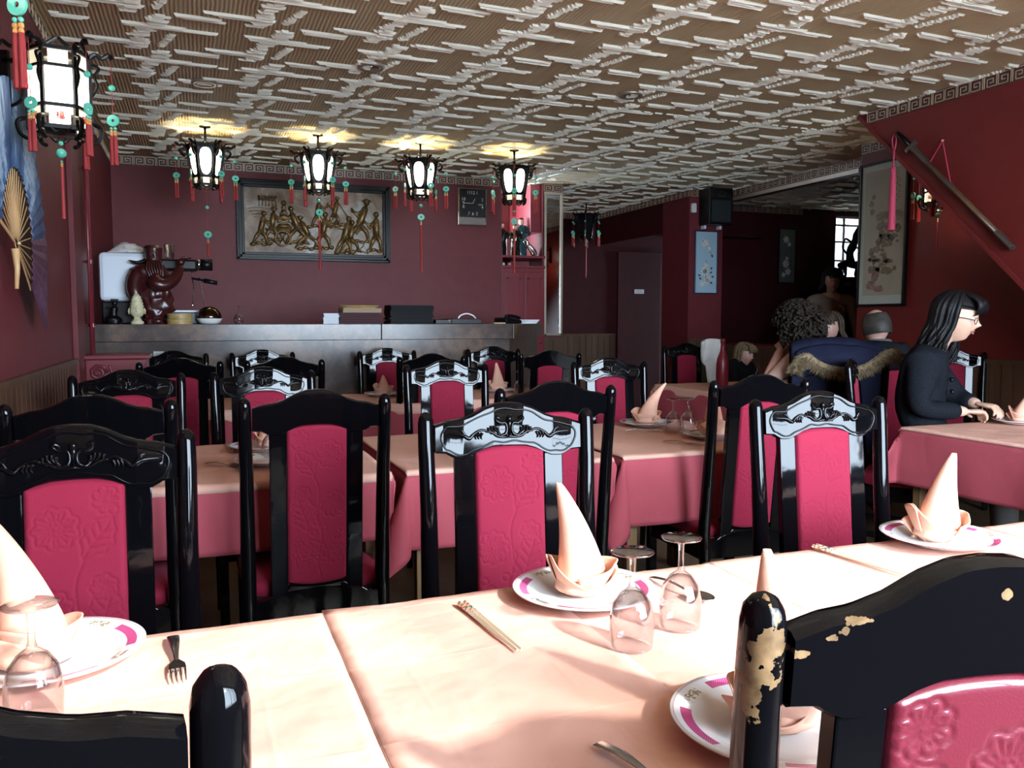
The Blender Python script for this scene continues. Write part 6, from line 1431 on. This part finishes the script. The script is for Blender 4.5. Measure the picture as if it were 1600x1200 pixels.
def head_mb(c, yaw, tilt, s=1.0):
    """head facing local -y, turned by yaw about z and tilted (pitch) forward"""
    mt = Matrix.Translation(c) @ Matrix.Rotation(yaw, 4, 'Z') @ Matrix.Rotation(tilt, 4, 'X') @ Matrix.Scale(s, 4)
    g = lambda n, cx, cy, cz, w_, h_: math.exp(-((n[0] - cx) / w_) ** 2 - ((n[2] - cz) / h_) ** 2) * (1 if n[1] < 0 else 0)
    def fn(u, v):
        a = 2 * PI * u; ph = PI * (v - 0.5); n = (math.cos(ph) * math.sin(a), -math.cos(ph) * math.cos(a), math.sin(ph))
        x, y, z = n[0] * 0.074, n[1] * 0.094, n[2] * 0.118
        if n[2] < 0: x *= 1 - 0.34 * (-n[2]) ** 1.4; y = y * (1 - 0.30 * (-n[2]) ** 2) - 0.012 * (-n[2])
        if n[1] > 0: y *= 1.04
        f = 0.0
        f += 0.025 * g(n, 0, 0, -0.15, 0.14, 0.12) + 0.010 * g(n, 0, 0, 0.02, 0.10, 0.18)
        f -= 0.009 * (g(n, 0.36, 0, 0.07, 0.17, 0.11) + g(n, -0.36, 0, 0.07, 0.17, 0.11))
        f += 0.005 * (g(n, 0.33, 0, 0.24, 0.22, 0.09) + g(n, -0.33, 0, 0.24, 0.22, 0.09))
        f += 0.004 * (g(n, 0.5, 0, -0.15, 0.2, 0.2) + g(n, -0.5, 0, -0.15, 0.2, 0.2))
        f += 0.006 * g(n, 0, 0, -0.40, 0.22, 0.055) + 0.006 * g(n, 0, 0, -0.51, 0.19, 0.05) - 0.004 * g(n, 0, 0, -0.455, 0.24, 0.018)
        f += 0.012 * g(n, 0, 0, -0.80, 0.24, 0.14)
        y -= f
        return tuple(mt @ Vector((x, y, z)))
    b = MB().grid(fn, 56, 44)
    for sg in (-1, 1):     # ears
        e = MB(); e.ball((0, 0, 0), 1, 8); e.map(lambda p: tuple(mt @ Vector((sg * (0.072 + 0.010 * p[0]), 0.006 + 0.017 * p[1] + 0.004 * p[2], 0.0 + 0.031 * p[2])))); b.add(e.v, e.f)
    return b, mt
def hand_mb(wrist, aim, up, s=1.0, curl=0.6):
    """palm with four unequal bent fingers and a thumb leaving its side; joined later"""
    aim = Vector(aim).normalized(); side = aim.cross(Vector(up)).normalized(); upv = side.cross(aim)
    W0 = Vector(wrist); P_ = lambda a, b_, c: tuple(W0 + (aim * a + side * b_ + upv * c) * s)
    b = MB(); b.tube([P_(-0.01, 0, 0), P_(0.02, 0, 0), P_(0.055, 0, 0.0), P_(0.085, 0, -0.002)], [0.024 * s, 0.030 * s, 0.038 * s, 0.034 * s], 12, flat=(1, 1))
    # squash palm
    b.map(lambda p: tuple(W0 + (lambda d: aim * d.dot(aim) + side * d.dot(side) * 1.05 + upv * d.dot(upv) * 0.42)(Vector(p) - W0)))
    for i, (off, ln) in enumerate(((-0.028, 0.068), (-0.010, 0.077), (0.009, 0.072), (0.027, 0.056))):
        pts = []; a = 0.1; q = Vector((0.078, off, 0)); pts.append(q.copy())
        for seg in (0.45, 0.30, 0.25):
            a += curl * (0.8 + 0.1 * i); q = q + Vector((math.cos(a) * ln * seg, off * 0.05, -math.sin(a) * ln * seg)); pts.append(q.copy())
        b.tube([P_(*p) for p in pts], [0.0095 * s, 0.0088 * s, 0.008 * s, 0.0065 * s], 8)
    b.tube([P_(0.02, -0.026, -0.002), P_(0.045, -0.048, -0.010), P_(0.070, -0.056, -0.022), P_(0.088, -0.050, -0.032)], [0.013 * s, 0.011 * s, 0.0095 * s, 0.007 * s], 8)
    return b
def make_person(label, J, head, yaw, tilt, skin, hs=1.0, voxel=0.008, hands=True, base=None, hand_dirs=None):
    t = thing('person', label, 'person', (0, 0, 0))
    V_ = Vector
    pel, chest, neck = V_(J['pelvis']), V_(J['chest']), V_(J['neck'])
    nodes = {'pelvis': (pel, (0.15, 0.115)), 'waist': (pel.lerp(chest, 0.45), (0.125, 0.10)), 'chest': (chest, (0.145, 0.11)), 'neckb': (chest.lerp(neck, 0.62), (0.09, 0.07)), 'neck': (neck, 0.052), 'skull': (V_(head) + V_((0, 0, -0.03)), 0.05)}
    edges = [('pelvis', 'waist'), ('waist', 'chest'), ('chest', 'neckb'), ('neckb', 'neck'), ('neck', 'skull')]
    for s_ in 'LR':
        nodes['sh' + s_] = (V_(J['sh' + s_]), 0.058); nodes['el' + s_] = (V_(J['el' + s_]), 0.042); nodes['wr' + s_] = (V_(J['wr' + s_]), 0.026)
        edges += [('neckb', 'sh' + s_), ('sh' + s_, 'el' + s_), ('el' + s_, 'wr' + s_)]
        if 'kn' + s_ in J:
            nodes['hp' + s_] = (pel.lerp(V_(J['kn' + s_]), 0.22), 0.085); nodes['kn' + s_] = (V_(J['kn' + s_]), 0.058); nodes['an' + s_] = (V_(J['an' + s_]), 0.038); nodes['to' + s_] = (V_(J['to' + s_]), 0.034)
            edges += [('pelvis', 'hp' + s_), ('hp' + s_, 'kn' + s_), ('kn' + s_, 'an' + s_), ('an' + s_, 'to' + s_)]
    vs, fs = skin_chain(nodes, edges, 'pelvis')
    b = MB().add(vs, fs); hb, mt = head_mb(V_(head), yaw, tilt, hs); b.add(hb.v, hb.f)
    if hands:
        for s_ in 'LR':
            wr = V_(J['wr' + s_]); d = (wr - V_(J['el' + s_])).normalized()
            if hand_dirs and s_ in hand_dirs: d = V_(hand_dirs[s_]).normalized()
            h = hand_mb(wr, d, (0.05, 0.05, 1), 0.95); b.add(h.v, h.f)
    fuse(b, 'body', skin, t, voxel)
    for sg in (-1, 1):
        e = MB().ball((0, 0, 0), 0.011, 8); e.map(lambda p: tuple(mt @ (V_((sg * 0.030, -0.0805, 0.008)) + V_(p)))); e.obj('eye', M['eye'], t, smooth=True)
        e = MB().ball((0, 0, 0), 0.005, 6); e.map(lambda p: tuple(mt @ (V_((sg * 0.030, -0.0890, 0.006)) + V_(p)))); e.obj('iris', M['blackmetal'], t, smooth=True)
        e = MB().tube([(-0.012, -0.088, 0.028), (0, -0.094, 0.033), (0.014, -0.088, 0.030)], 0.0028, 6); e.map(lambda p: tuple(mt @ V_((sg * 0.032 + p[0], p[1], p[2])))); e.obj('eyebrow', M['hair_brown'] if skin == M['skin_pale'] else M['hair_black'], t, smooth=True)
    e = MB().tube(spl([(-0.020, -0.088, -0.050), (-0.008, -0.0935, -0.047), (0, -0.0935, -0.049), (0.008, -0.0935, -0.047), (0.020, -0.088, -0.050)], 4), 0.0026, 6).tube(spl([(-0.017, -0.088, -0.056), (0, -0.093, -0.060), (0.017, -0.088, -0.056)], 5), 0.0030, 6)
    e.map(lambda p: tuple(mt @ V_(p))); e.obj('lips', M['lips'], t, smooth=True)
    return t, mt
def garment(t, name, m, nodes, edges, root, voxel=0.012):
    vs, fs = skin_chain(nodes, edges, root); return fuse(MB().add(vs, fs), name, m, t, voxel)

# --- woman with glasses in the dark coat, seated at the corner of the right table
f = Vector((0.67, -0.74, 0)); r_ = Vector((-0.74, -0.67, 0)); up = Vector((0, 0, 1))
pel = Vector((3.47, 3.25, 0.555)); hd = Vector((3.585, 3.105, 1.265))
J = {'pelvis': pel, 'chest': pel + f * 0.03 + up * 0.36, 'neck': pel + f * 0.10 + up * 0.58,
     'shR': pel + f * 0.05 + r_ * 0.165 + up * 0.485, 'elR': (3.325, 3.085, 0.815), 'wrR': (3.555, 2.985, 0.802),
     'shL': pel + f * 0.05 - r_ * 0.165 + up * 0.485, 'elL': (3.72, 3.19, 0.84), 'wrL': (3.68, 3.03, 0.830),
     'knR': pel + f * 0.42 + r_ * 0.10 - up * 0.03, 'anR': pel + f * 0.44 + r_ * 0.10 - up * 0.46, 'toR': pel + f * 0.60 + r_ * 0.10 - up * 0.51,
     'knL': pel + f * 0.42 - r_ * 0.10 - up * 0.03, 'anL': pel + f * 0.44 - r_ * 0.10 - up * 0.46, 'toL': pel + f * 0.60 - r_ * 0.10 - up * 0.51}
yaw = math.atan2(f.x, -f.y)
woman, mt = make_person('woman with long black hair, glasses and dark wool coat, seated looking down at her hands', J, hd, yaw - R(16), R(12), M['skin'], 1.02, 0.006, True, hand_dirs={'R': (0.98, 0.0, -0.05), 'L': (0.2, -0.9, -0.1)})
V_ = Vector
N_ = {'pelvis': (pel, (0.175, 0.15)), 'waist': (pel + f * 0.01 + up * 0.17, (0.150, 0.13)), 'chest': (V_(J['chest']), (0.165, 0.135)), 'nb': (V_(J['chest']).lerp(V_(J['neck']), 0.60), (0.125, 0.11)), 'col': (V_(J['chest']).lerp(V_(J['neck']), 0.95), 0.078),
      'shR': (V_(J['shR']), 0.088), 'elR': (V_(J['elR']), 0.060), 'wrR': (V_(J['wrR']) - V_((0.03, -0.01, 0)), 0.042), 'shL': (V_(J['shL']), 0.085), 'elL': (V_(J['elL']), 0.060), 'wrL': (V_(J['wrL']) + V_((0.01, 0.03, 0)), 0.042),
      'skR': (pel + f * 0.22 + r_ * 0.08 - up * 0.03, 0.12), 'skL': (pel + f * 0.22 - r_ * 0.08 - up * 0.03, 0.12)}
garment(woman, 'wool_coat', M['coat_dark'], N_, [('pelvis', 'waist'), ('waist', 'chest'), ('chest', 'nb'), ('nb', 'col'), ('nb', 'shR'), ('shR', 'elR'), ('elR', 'wrR'), ('nb', 'shL'), ('shL', 'elL'), ('elL', 'wrL'), ('pelvis', 'skR'), ('pelvis', 'skL')], 'pelvis', 0.010)
N_ = {'a': (pel - up * 0.02, (0.16, 0.12))}
ed = []
for s_ in 'LR': N_['k' + s_] = (V_(J['kn' + s_]), 0.075); N_['n' + s_] = (V_(J['an' + s_]), 0.055); N_['h' + s_] = (pel.lerp(V_(J['kn' + s_]), 0.3), 0.105); ed += [('a', 'h' + s_), ('h' + s_, 'k' + s_), ('k' + s_, 'n' + s_)]
garment(woman, 'trousers', M['cloth_grey'], N_, ed, 'a', 0.014)
for s_ in 'LR':
    b = MB().ball((0, 0, 0), 1, 8); an = V_(J['an' + s_]); b.map(lambda p: tuple(an + f * (0.06 + 0.13 * p[1]) + r_ * 0.045 * p[0] + up * (-0.045 + 0.045 * p[2]))); b.obj('shoe', M['blackplastic'], woman, smooth=True)
for k, (a, c) in enumerate(((0.17, 0.30), (0.175, 0.24), (0.15, 0.17))):
    for q in (0.10, 0.045): b = MB().ball(tuple(pel + f * (a + 0.005) + r_ * q + up * (c + 0.10)), 0.011, 6); b.obj('coat_button', M['blackplastic'], woman, smooth=True)
def hair_locks(mt, m, parent, n, length, wave, r0, front=True, seed=1, back_only=False, name='hair', curl=0.0, lift=0.0):
    rg = random.Random(seed); b = MB()
    # cap following the skull
    def cap(u, v):
        a = 2 * PI * u; ph = v * PI * 0.62
        x, y, z = math.sin(ph) * math.sin(a), -math.sin(ph) * math.cos(a), math.cos(ph)
        if y < -0.25 and z < 0.50: z = 0.50 + (z - 0.5) * 0.12; y *= 0.93
        return tuple(mt @ Vector((x * 0.085, y * 0.103 + 0.006, z * 0.130)))
    b.grid(cap, 36, 18)
    for k in range(n):
        a = rg.uniform(0, 2 * PI)
        fr = math.cos(a)      # 1 = front
        if fr > 0.22 and not (fr > 0.60 and front and rg.random() < 0.45): continue
        s0 = Vector((0.02 * math.sin(a), -0.02 * math.cos(a), 0.125))
        rx, ry = 0.086 + rg.uniform(0, 0.012), 0.106 + rg.uniform(0, 0.012)
        side = Vector((math.sin(a) * rx, -math.cos(a) * ry, 0.055)); low = Vector((math.sin(a) * (rx + 0.004), -math.cos(a) * ry, -0.04))
        pts = [s0, Vector((math.sin(a) * rx * 0.6, -math.cos(a) * ry * 0.6, 0.112 + lift)), side, low]
        L_ = length * rg.uniform(0.75, 1.05) if fr < 0.60 else 0.0
        if L_:
            for q in (0.33, 0.66, 1.0):
                pts.append(Vector((math.sin(a) * (rx + 0.010 + 0.02 * q) + wave * math.sin(q * 5 + k), -math.cos(a) * (ry + 0.01 * q) + 0.5 * wave * math.cos(q * 6 + k) + 0.02 * q, -0.04 - L_ * q)))
        else: pts = [s0, Vector((math.sin(a) * rx * .6, -ry * 0.75, 0.105)), Vector((math.sin(a) * rx * .9 + 0.015, -ry * 0.93, 0.068)), Vector((math.sin(a) * rx + 0.030, -ry * 0.84, 0.035))]
        sp_ = spl([mt @ p for p in pts], 4); m_ = len(sp_)
        b.tube(sp_, [r0 * (1 - 0.75 * (i / (m_ - 1)) ** 2) for i in range(m_)], 6)
    return b.obj(name, m, parent, smooth=True, clean=False)
hair_locks(mt, M['hair_black'], woman, 230, 0.21, 0.014, 0.013, True, 4)
b = MB()    # glasses
for sg in (-1, 1):
    b.tube([(sg * 0.033 + 0.024 * math.cos(2 * PI * k / 20), -0.102 + 0.004 * abs(math.cos(2 * PI * k / 20)), 0.004 + 0.016 * math.sin(2 * PI * k / 20)) for k in range(20)], 0.0016, 5, closed=True)
    b.tube([(sg * 0.057, -0.098, 0.008), (sg * 0.078, -0.06, 0.010), (sg * 0.080, 0.0, 0.006)], 0.0018, 5)
b.tube([(-0.010, -0.104, 0.008), (0.010, -0.104, 0.008)], 0.0014, 5)
b.map(lambda p: tuple(mt @ Vector(p))); b.obj('glasses', M['blackmetal'], woman, smooth=True)

# --- curly haired woman leaning on her bare arm
f2 = Vector((0.545, 0.839, 0)); r2 = Vector((0.839, -0.545, 0)); pel = Vector((3.60, 3.95, 0.56)); hd = Vector((3.40, 4.07, 1.205))
J = {'pelvis': pel, 'chest': (3.53, 4.00, 0.90), 'neck': (3.43, 4.04, 1.09), 'shL': (3.30, 3.93, 1.045), 'elL': (3.14, 4.02, 0.87), 'wrL': (3.335, 4.13, 1.075), 'shR': (3.62, 3.90, 1.03), 'elR': (3.78, 4.08, 0.84), 'wrR': (3.66, 4.30, 0.81),
     'knL': pel + f2 * 0.40 - r2 * 0.1 - up * 0.04, 'anL': pel + f2 * 0.42 - r2 * 0.1 - up * 0.47, 'toL': pel + f2 * 0.56 - r2 * 0.1 - up * 0.52, 'knR': pel + f2 * 0.40 + r2 * 0.1 - up * 0.04, 'anR': pel + f2 * 0.42 + r2 * 0.1 - up * 0.47, 'toR': pel + f2 * 0.56 + r2 * 0.1 - up * 0.52}
curly, mt = make_person('person with curly dark hair and black sleeveless top leaning on a bare arm', J, hd, math.atan2(-0.35, -0.95) + R(0), R(20), M['skin_pale'], 1.05, 0.009, True)
N_ = {'p': (pel, (0.165, 0.13)), 'w': (pel.lerp(V_(J['chest']), 0.5), (0.14, 0.11)), 'c': (V_(J['chest']), (0.165, 0.13)), 'n': (V_(J['chest']).lerp(V_(J['neck']), 0.62), (0.10, 0.085)), 'sR': (V_(J['shR']).lerp(V_(J['chest']), 0.1), 0.072), 'sL': (V_(J['shL']).lerp(V_(J['neck']), 0.42), 0.066)}
garment(curly, 'black_top', M['cloth_black'], N_, [('p', 'w'), ('w', 'c'), ('c', 'n'), ('n', 'sR'), ('n', 'sL')], 'p')
N_ = {'a': (pel - up * 0.02, (0.16, 0.12))}; ed = []
for s_ in 'LR': N_['k' + s_] = (V_(J['kn' + s_]), 0.075); N_['n' + s_] = (V_(J['an' + s_]), 0.055); N_['h' + s_] = (pel.lerp(V_(J['kn' + s_]), 0.3), 0.105); ed += [('a', 'h' + s_), ('h' + s_, 'k' + s_), ('k' + s_, 'n' + s_)]
garment(curly, 'trousers', M['cloth_black'], N_, ed, 'a', 0.014)
rg = random.Random(8); b = MB()
for k in range(620):
    a = rg.uniform(0, 2 * PI); ph = rg.uniform(0.0, 2.05); c = Vector((math.sin(ph) * math.sin(a) * 0.085, -math.sin(ph) * math.cos(a) * 0.105 + 0.01, math.cos(ph) * 0.125))
    if -math.cos(a) * math.sin(ph) < -0.55 and ph > 1.15: continue
    nrm = c.normalized(); R_ = rg.uniform(0.010, 0.020); t1 = nrm.orthogonal().normalized(); t2 = nrm.cross(t1)
    pts = [mt @ (c + nrm * (0.004 + 0.012 * q) + (t1 * math.cos(q * 1.6 + k) + t2 * math.sin(q * 1.6 + k)) * R_ + Vector((0, 0, -0.003 * q))) for q in range(5)]
    b.tube(spl(pts, 2), 0.0075, 5)
cap = MB().ball((0, 0.004, 0.012), 0.1, 14, (0.88, 1.08, 1.20)); iv_ = [tuple(p) for p in cap.v]; cap.map(lambda p: tuple(mt @ Vector(p)))
b.add(cap.v, [f_ for f_ in cap.f if sum(iv_[i][1] for i in f_) / len(f_) > -0.045 or sum(iv_[i][2] for i in f_) / len(f_) > 0.07])
b.obj('curly_hair', M['hair_curly'], curly, smooth=True, clean=False)

# --- balding man in a grey jacket, back to the camera
f3 = Vector((0.34, 0.94, 0)); r3 = Vector((0.94, -0.34, 0)); pel = Vector((4.10, 4.19, 0.56)); hd = Vector((4.19, 4.24, 1.205))
J = {'pelvis': pel, 'chest': pel + up * 0.36 + f3 * 0.02, 'neck': (4.18, 4.22, 1.10), 'shL': pel - r3 * 0.19 + up * 0.47, 'elL': pel - r3 * 0.27 + up * 0.27 + f3 * 0.12, 'wrL': pel - r3 * 0.14 + up * 0.25 + f3 * 0.34, 'shR': pel + r3 * 0.19 + up * 0.49, 'elR': pel + r3 * 0.27 + up * 0.27 + f3 * 0.12, 'wrR': pel + r3 * 0.14 + up * 0.25 + f3 * 0.34,
     'knL': pel + f3 * 0.40 - r3 * 0.1 - up * 0.04, 'anL': pel + f3 * 0.42 - r3 * 0.1 - up * 0.47, 'toL': pel + f3 * 0.56 - r3 * 0.1 - up * 0.52, 'knR': pel + f3 * 0.40 + r3 * 0.1 - up * 0.04, 'anR': pel + f3 * 0.42 + r3 * 0.1 - up * 0.47, 'toR': pel + f3 * 0.56 + r3 * 0.1 - up * 0.52}
man, mt = make_person('balding person in a dark grey jacket seated with back to the camera', J, hd, math.atan2(f3.x, -f3.y) + R(15), R(12), M['skin_pale'], 1.0, 0.011, True)
N_ = {'p': (pel, (0.175, 0.14)), 'w': (pel.lerp(V_(J['chest']), 0.5), (0.165, 0.13)), 'c': (V_(J['chest']), (0.18, 0.14)), 'n': (V_(J['chest']).lerp(V_(J['neck']), 0.6), (0.11, 0.10)), 'col': (V_(J['neck']) + up * -0.005, 0.075)}
ed = [('p', 'w'), ('w', 'c'), ('c', 'n'), ('n', 'col')]
for s_ in 'LR': N_['s' + s_] = (V_(J['sh' + s_]), 0.085); N_['e' + s_] = (V_(J['el' + s_]), 0.062); N_['r' + s_] = (V_(J['wr' + s_]), 0.046); ed += [('n', 's' + s_), ('s' + s_, 'e' + s_), ('e' + s_, 'r' + s_)]
garment(man, 'jacket', M['coat_dark'], N_, ed, 'p')
c = V_(J['neck']) + up * 0.012; b = MB().tube([tuple(c + r3 * 0.082 * math.cos(a) + f3 * 0.082 * math.sin(a) + up * (0.012 * math.sin(a) * -1)) for a in [2 * PI * k / 24 for k in range(24)]], 0.010, 6, closed=True); b.obj('collar', M['cloth_grey'], man, smooth=True)
N_ = {'a': (pel - up * 0.02, (0.16, 0.12))}; ed = []
for s_ in 'LR': N_['k' + s_] = (V_(J['kn' + s_]), 0.075); N_['n' + s_] = (V_(J['an' + s_]), 0.055); N_['h' + s_] = (pel.lerp(V_(J['kn' + s_]), 0.3), 0.105); ed += [('a', 'h' + s_), ('h' + s_, 'k' + s_), ('k' + s_, 'n' + s_)]
garment(man, 'trousers', M['cloth_black'], N_, ed, 'a', 0.014)
def short_hair(mt, m, parent, z0, z1, back=-0.02):
    def fn(u, v):
        a = PI * (-0.15) + u * PI * 1.3; ph = z0 + (z1 - z0) * v
        return tuple(mt @ Vector((math.sin(ph) * math.cos(a) * 0.080, math.sin(ph) * math.sin(a) * 0.104 + 0.002, math.cos(ph) * 0.122)))
    return MB().grid(fn, 30, 12).obj('hair', m, parent, smooth=True, solid=0.008)
short_hair(mt, M['hair_grey'], man, 0.80, 2.0)

# --- the others, further away
def simple_seated(label, pel, f_, hdz, hairm, clothm, skinm, s=1.0, lockn=0, length=0.1, standing=False):
    f_ = Vector(f_).normalized(); r = Vector((f_.y, -f_.x, 0)); p = Vector(pel)
    if standing:
        J = {'pelvis': p, 'chest': p + up * 0.36, 'neck': p + up * 0.58, 'knL': p - r * 0.1 - up * 0.45, 'anL': p - r * 0.1 - up * 0.86, 'toL': p - r * 0.1 + f_ * 0.14 - up * 0.91, 'knR': p + r * 0.1 - up * 0.45, 'anR': p + r * 0.1 - up * 0.86, 'toR': p + r * 0.1 + f_ * 0.14 - up * 0.91}
        for s_, q in (('L', -1), ('R', 1)): J['sh' + s_] = p + r * q * 0.2 + up * 0.50; J['el' + s_] = p + r * q * 0.27 + up * 0.22; J['wr' + s_] = p + r * q * 0.26 + f_ * 0.1 - up * 0.02
    else:
        J = {'pelvis': p, 'chest': p + up * 0.34 * s, 'neck': p + up * 0.54 * s + f_ * 0.03}
        for s_, q in (('L', -1), ('R', 1)):
            J['sh' + s_] = p + r * q * 0.17 * s + up * 0.46 * s; J['el' + s_] = p + r * q * 0.22 * s + up * 0.25 * s + f_ * 0.08; J['wr' + s_] = p + r * q * 0.10 * s + up * 0.26 * s + f_ * 0.26 * s
            J['kn' + s_] = p + r * q * 0.1 * s + f_ * 0.38 * s - up * 0.03; J['an' + s_] = J['kn' + s_] - up * 0.42; J['to' + s_] = J['an' + s_] + f_ * 0.14 - up * 0.05
    hd_ = p + f_ * 0.05; hd_.z = hdz
    t, mt_ = make_person(label, J, hd_, math.atan2(f_.x, -f_.y), R(8), skinm, s, 0.0055, True)
    N_ = {'p': (p, (0.17 * s, 0.13 * s)), 'c': (V_(J['chest']), (0.165 * s, 0.13 * s)), 'n': (V_(J['chest']).lerp(V_(J['neck']), 0.62), (0.10 * s, 0.085 * s))}; ed = [('p', 'c'), ('c', 'n')]
    for s_ in 'LR': N_['s' + s_] = (V_(J['sh' + s_]), 0.075 * s); N_['e' + s_] = (V_(J['el' + s_]), 0.058 * s); N_['r' + s_] = (V_(J['wr' + s_]).lerp(V_(J['el' + s_]), 0.2), 0.044 * s); ed += [('n', 's' + s_), ('s' + s_, 'e' + s_), ('e' + s_, 'r' + s_)]
    garment(t, 'shirt', clothm, N_, ed, 'p', 0.014)
    N_ = {'a': (p - up * 0.02, (0.155 * s, 0.12 * s))}; ed = []
    for s_ in 'LR': N_['k' + s_] = (V_(J['kn' + s_]), 0.078 * s); N_['n' + s_] = (V_(J['an' + s_]), 0.055 * s); ed += [('a', 'k' + s_), ('k' + s_, 'n' + s_)]
    garment(t, 'trousers', M['cloth_black'], N_, ed, 'a', 0.016)
    if lockn: hair_locks(mt_, hairm, t, lockn, length, 0.006, 0.012, True, 3)
    else: short_hair(mt_, hairm, t, 0.05, 1.9)
    return t
simple_seated('seated person with brown hair half hidden behind the curly haired one', (5.02, 5.55, 0.56), (-0.9, -0.4, 0), 1.20, M['hair_brown'], M['cloth_grey'], M['skin_pale'], 0.95, 110, 0.10)
simple_seated('small child with light brown hair bending over far side of the back table', (4.42, 6.02, 0.50), (0.35, -0.93, 0), 0.955, M['fur'], M['cloth_black'], M['skin_pale'], 0.80, 110, 0.08)
simple_seated('standing person in a beige shirt in the dim annex behind the opening', (6.15, 6.85, 0.96), (-0.5, -0.87, 0), 1.66, M['hair_black'], M['cloth_beige'], M['skin'], 1.0, 120, 0.06, True)

# --- navy coat with a fur trimmed hood over the chair back
t = thing('draped_coat', 'navy winter coat with brown fur trimmed hood hung over a chair back', 'coat', (3.46, 3.72, 0), R(147))
def drape(u, v):
    x = -0.165 + 0.47 * u; s_ = v * 1.30           # path over the rail, from inside to outside
    if s_ < 0.30: y, z = -0.045, 0.80 + s_ * 0.95
    elif s_ < 0.42: a = (s_ - 0.30) / 0.12 * PI; y, z = 0.03 - 0.075 * math.cos(a), 1.085 + 0.035 * math.sin(a)
    else: y, z = 0.105 - 0.02 * (s_ - 0.42), 1.085 - (s_ - 0.42) * 0.80
    y += 0.025 * noise.noise(Vector((u * 5, v * 3, 1))) + 0.018 * math.sin(u * 17 + v * 2) * (v > 0.4) * (v - 0.4)
    z += 0.02 * noise.noise(Vector((u * 3, v, 7))) + 0.03 * math.sin(PI * u) * (0.25 < v < 0.4)
    return (x + 0.02 * noise.noise(Vector((v * 4, u, 3))), y, z)
MB().grid(drape, 46, 60).obj('coat_body', M['cloth_navy'], t, smooth=True, solid=0.02, clean=False)
def hood(u, v):
    a = u * PI; x = 0.07 - 0.22 * math.cos(a) * (1 - 0.25 * v); return (x, 0.14 + 0.07 * math.sin(a) * math.sin(PI * v) - 0.02 * v, 1.04 + 0.075 * (1 - v) * math.sin(a) ** 0.6 - 0.10 * v + 0.01 * noise.noise(Vector((u * 6, v * 4, 2))))
MB().grid(hood, 30, 16).obj('hood', M['cloth_navy'], t, smooth=True, solid=0.012, clean=False)
path = spl([(0.295, 0.155, 0.955), (0.285, 0.165, 1.01), (0.24, 0.17, 1.045), (0.19, 0.175, 1.02), (0.12, 0.18, 0.985), (0.03, 0.18, 0.97), (-0.05, 0.175, 0.985), (-0.12, 0.16, 1.02), (-0.19, 0.12, 1.065), (-0.26, 0.09, 1.075)], 8)
b = MB().tube(path, [0.020 + 0.010 * math.sin(PI * i / (len(path) - 1)) for i in range(len(path))], 8); rg = random.Random(2)
for k in range(3600):
    i = rg.randrange(1, len(path) - 1); p0 = path[i].lerp(path[i + 1], rg.random()); d_ = (path[i + 1] - path[i - 1]).normalized(); a = rg.uniform(0, 2 * PI); o1 = d_.orthogonal().normalized(); o2 = d_.cross(o1)
    nn_ = (o1 * math.cos(a) + o2 * math.sin(a)); tip = p0 + nn_ * rg.uniform(0.035, 0.052) + Vector((rg.uniform(-.012, .012), 0, -0.012 - rg.uniform(0, .012))); bs = p0 + nn_ * 0.02; sd = d_ * 0.0022
    o_ = len(b.v); b.v += [tuple(bs - sd), tuple(bs + sd), tuple(tip)]; b.f.append((o_, o_ + 1, o_ + 2)); b.mi.append(0)
b.obj('fur_trim', M['fur'], t, clean=False)
# white garment over a chair back in the far corner
t = tag(MB().grid(lambda u, v: (4.30 + 0.20 * (u - 0.5) + 0.05 * v, 6.20 + 0.04 * math.sin(u * 6 + v * 3) + (0.05 if v < 0.5 else 0), 1.06 - 0.42 * v + 0.03 * math.sin(u * PI)), 16, 20).obj('white_jacket', M['whitecloth'], smooth=True, solid=0.03, clean=False), 'white jacket hanging in the dim corner right of the red bottle', 'jacket')

# ================================================================== keep every label within the limit
for o in sc.objects:
    lb = o.get('label')
    if lb and len(lb.replace('-', ' ').split()) > 16: o['label'] = ' '.join(lb.split()[:15])
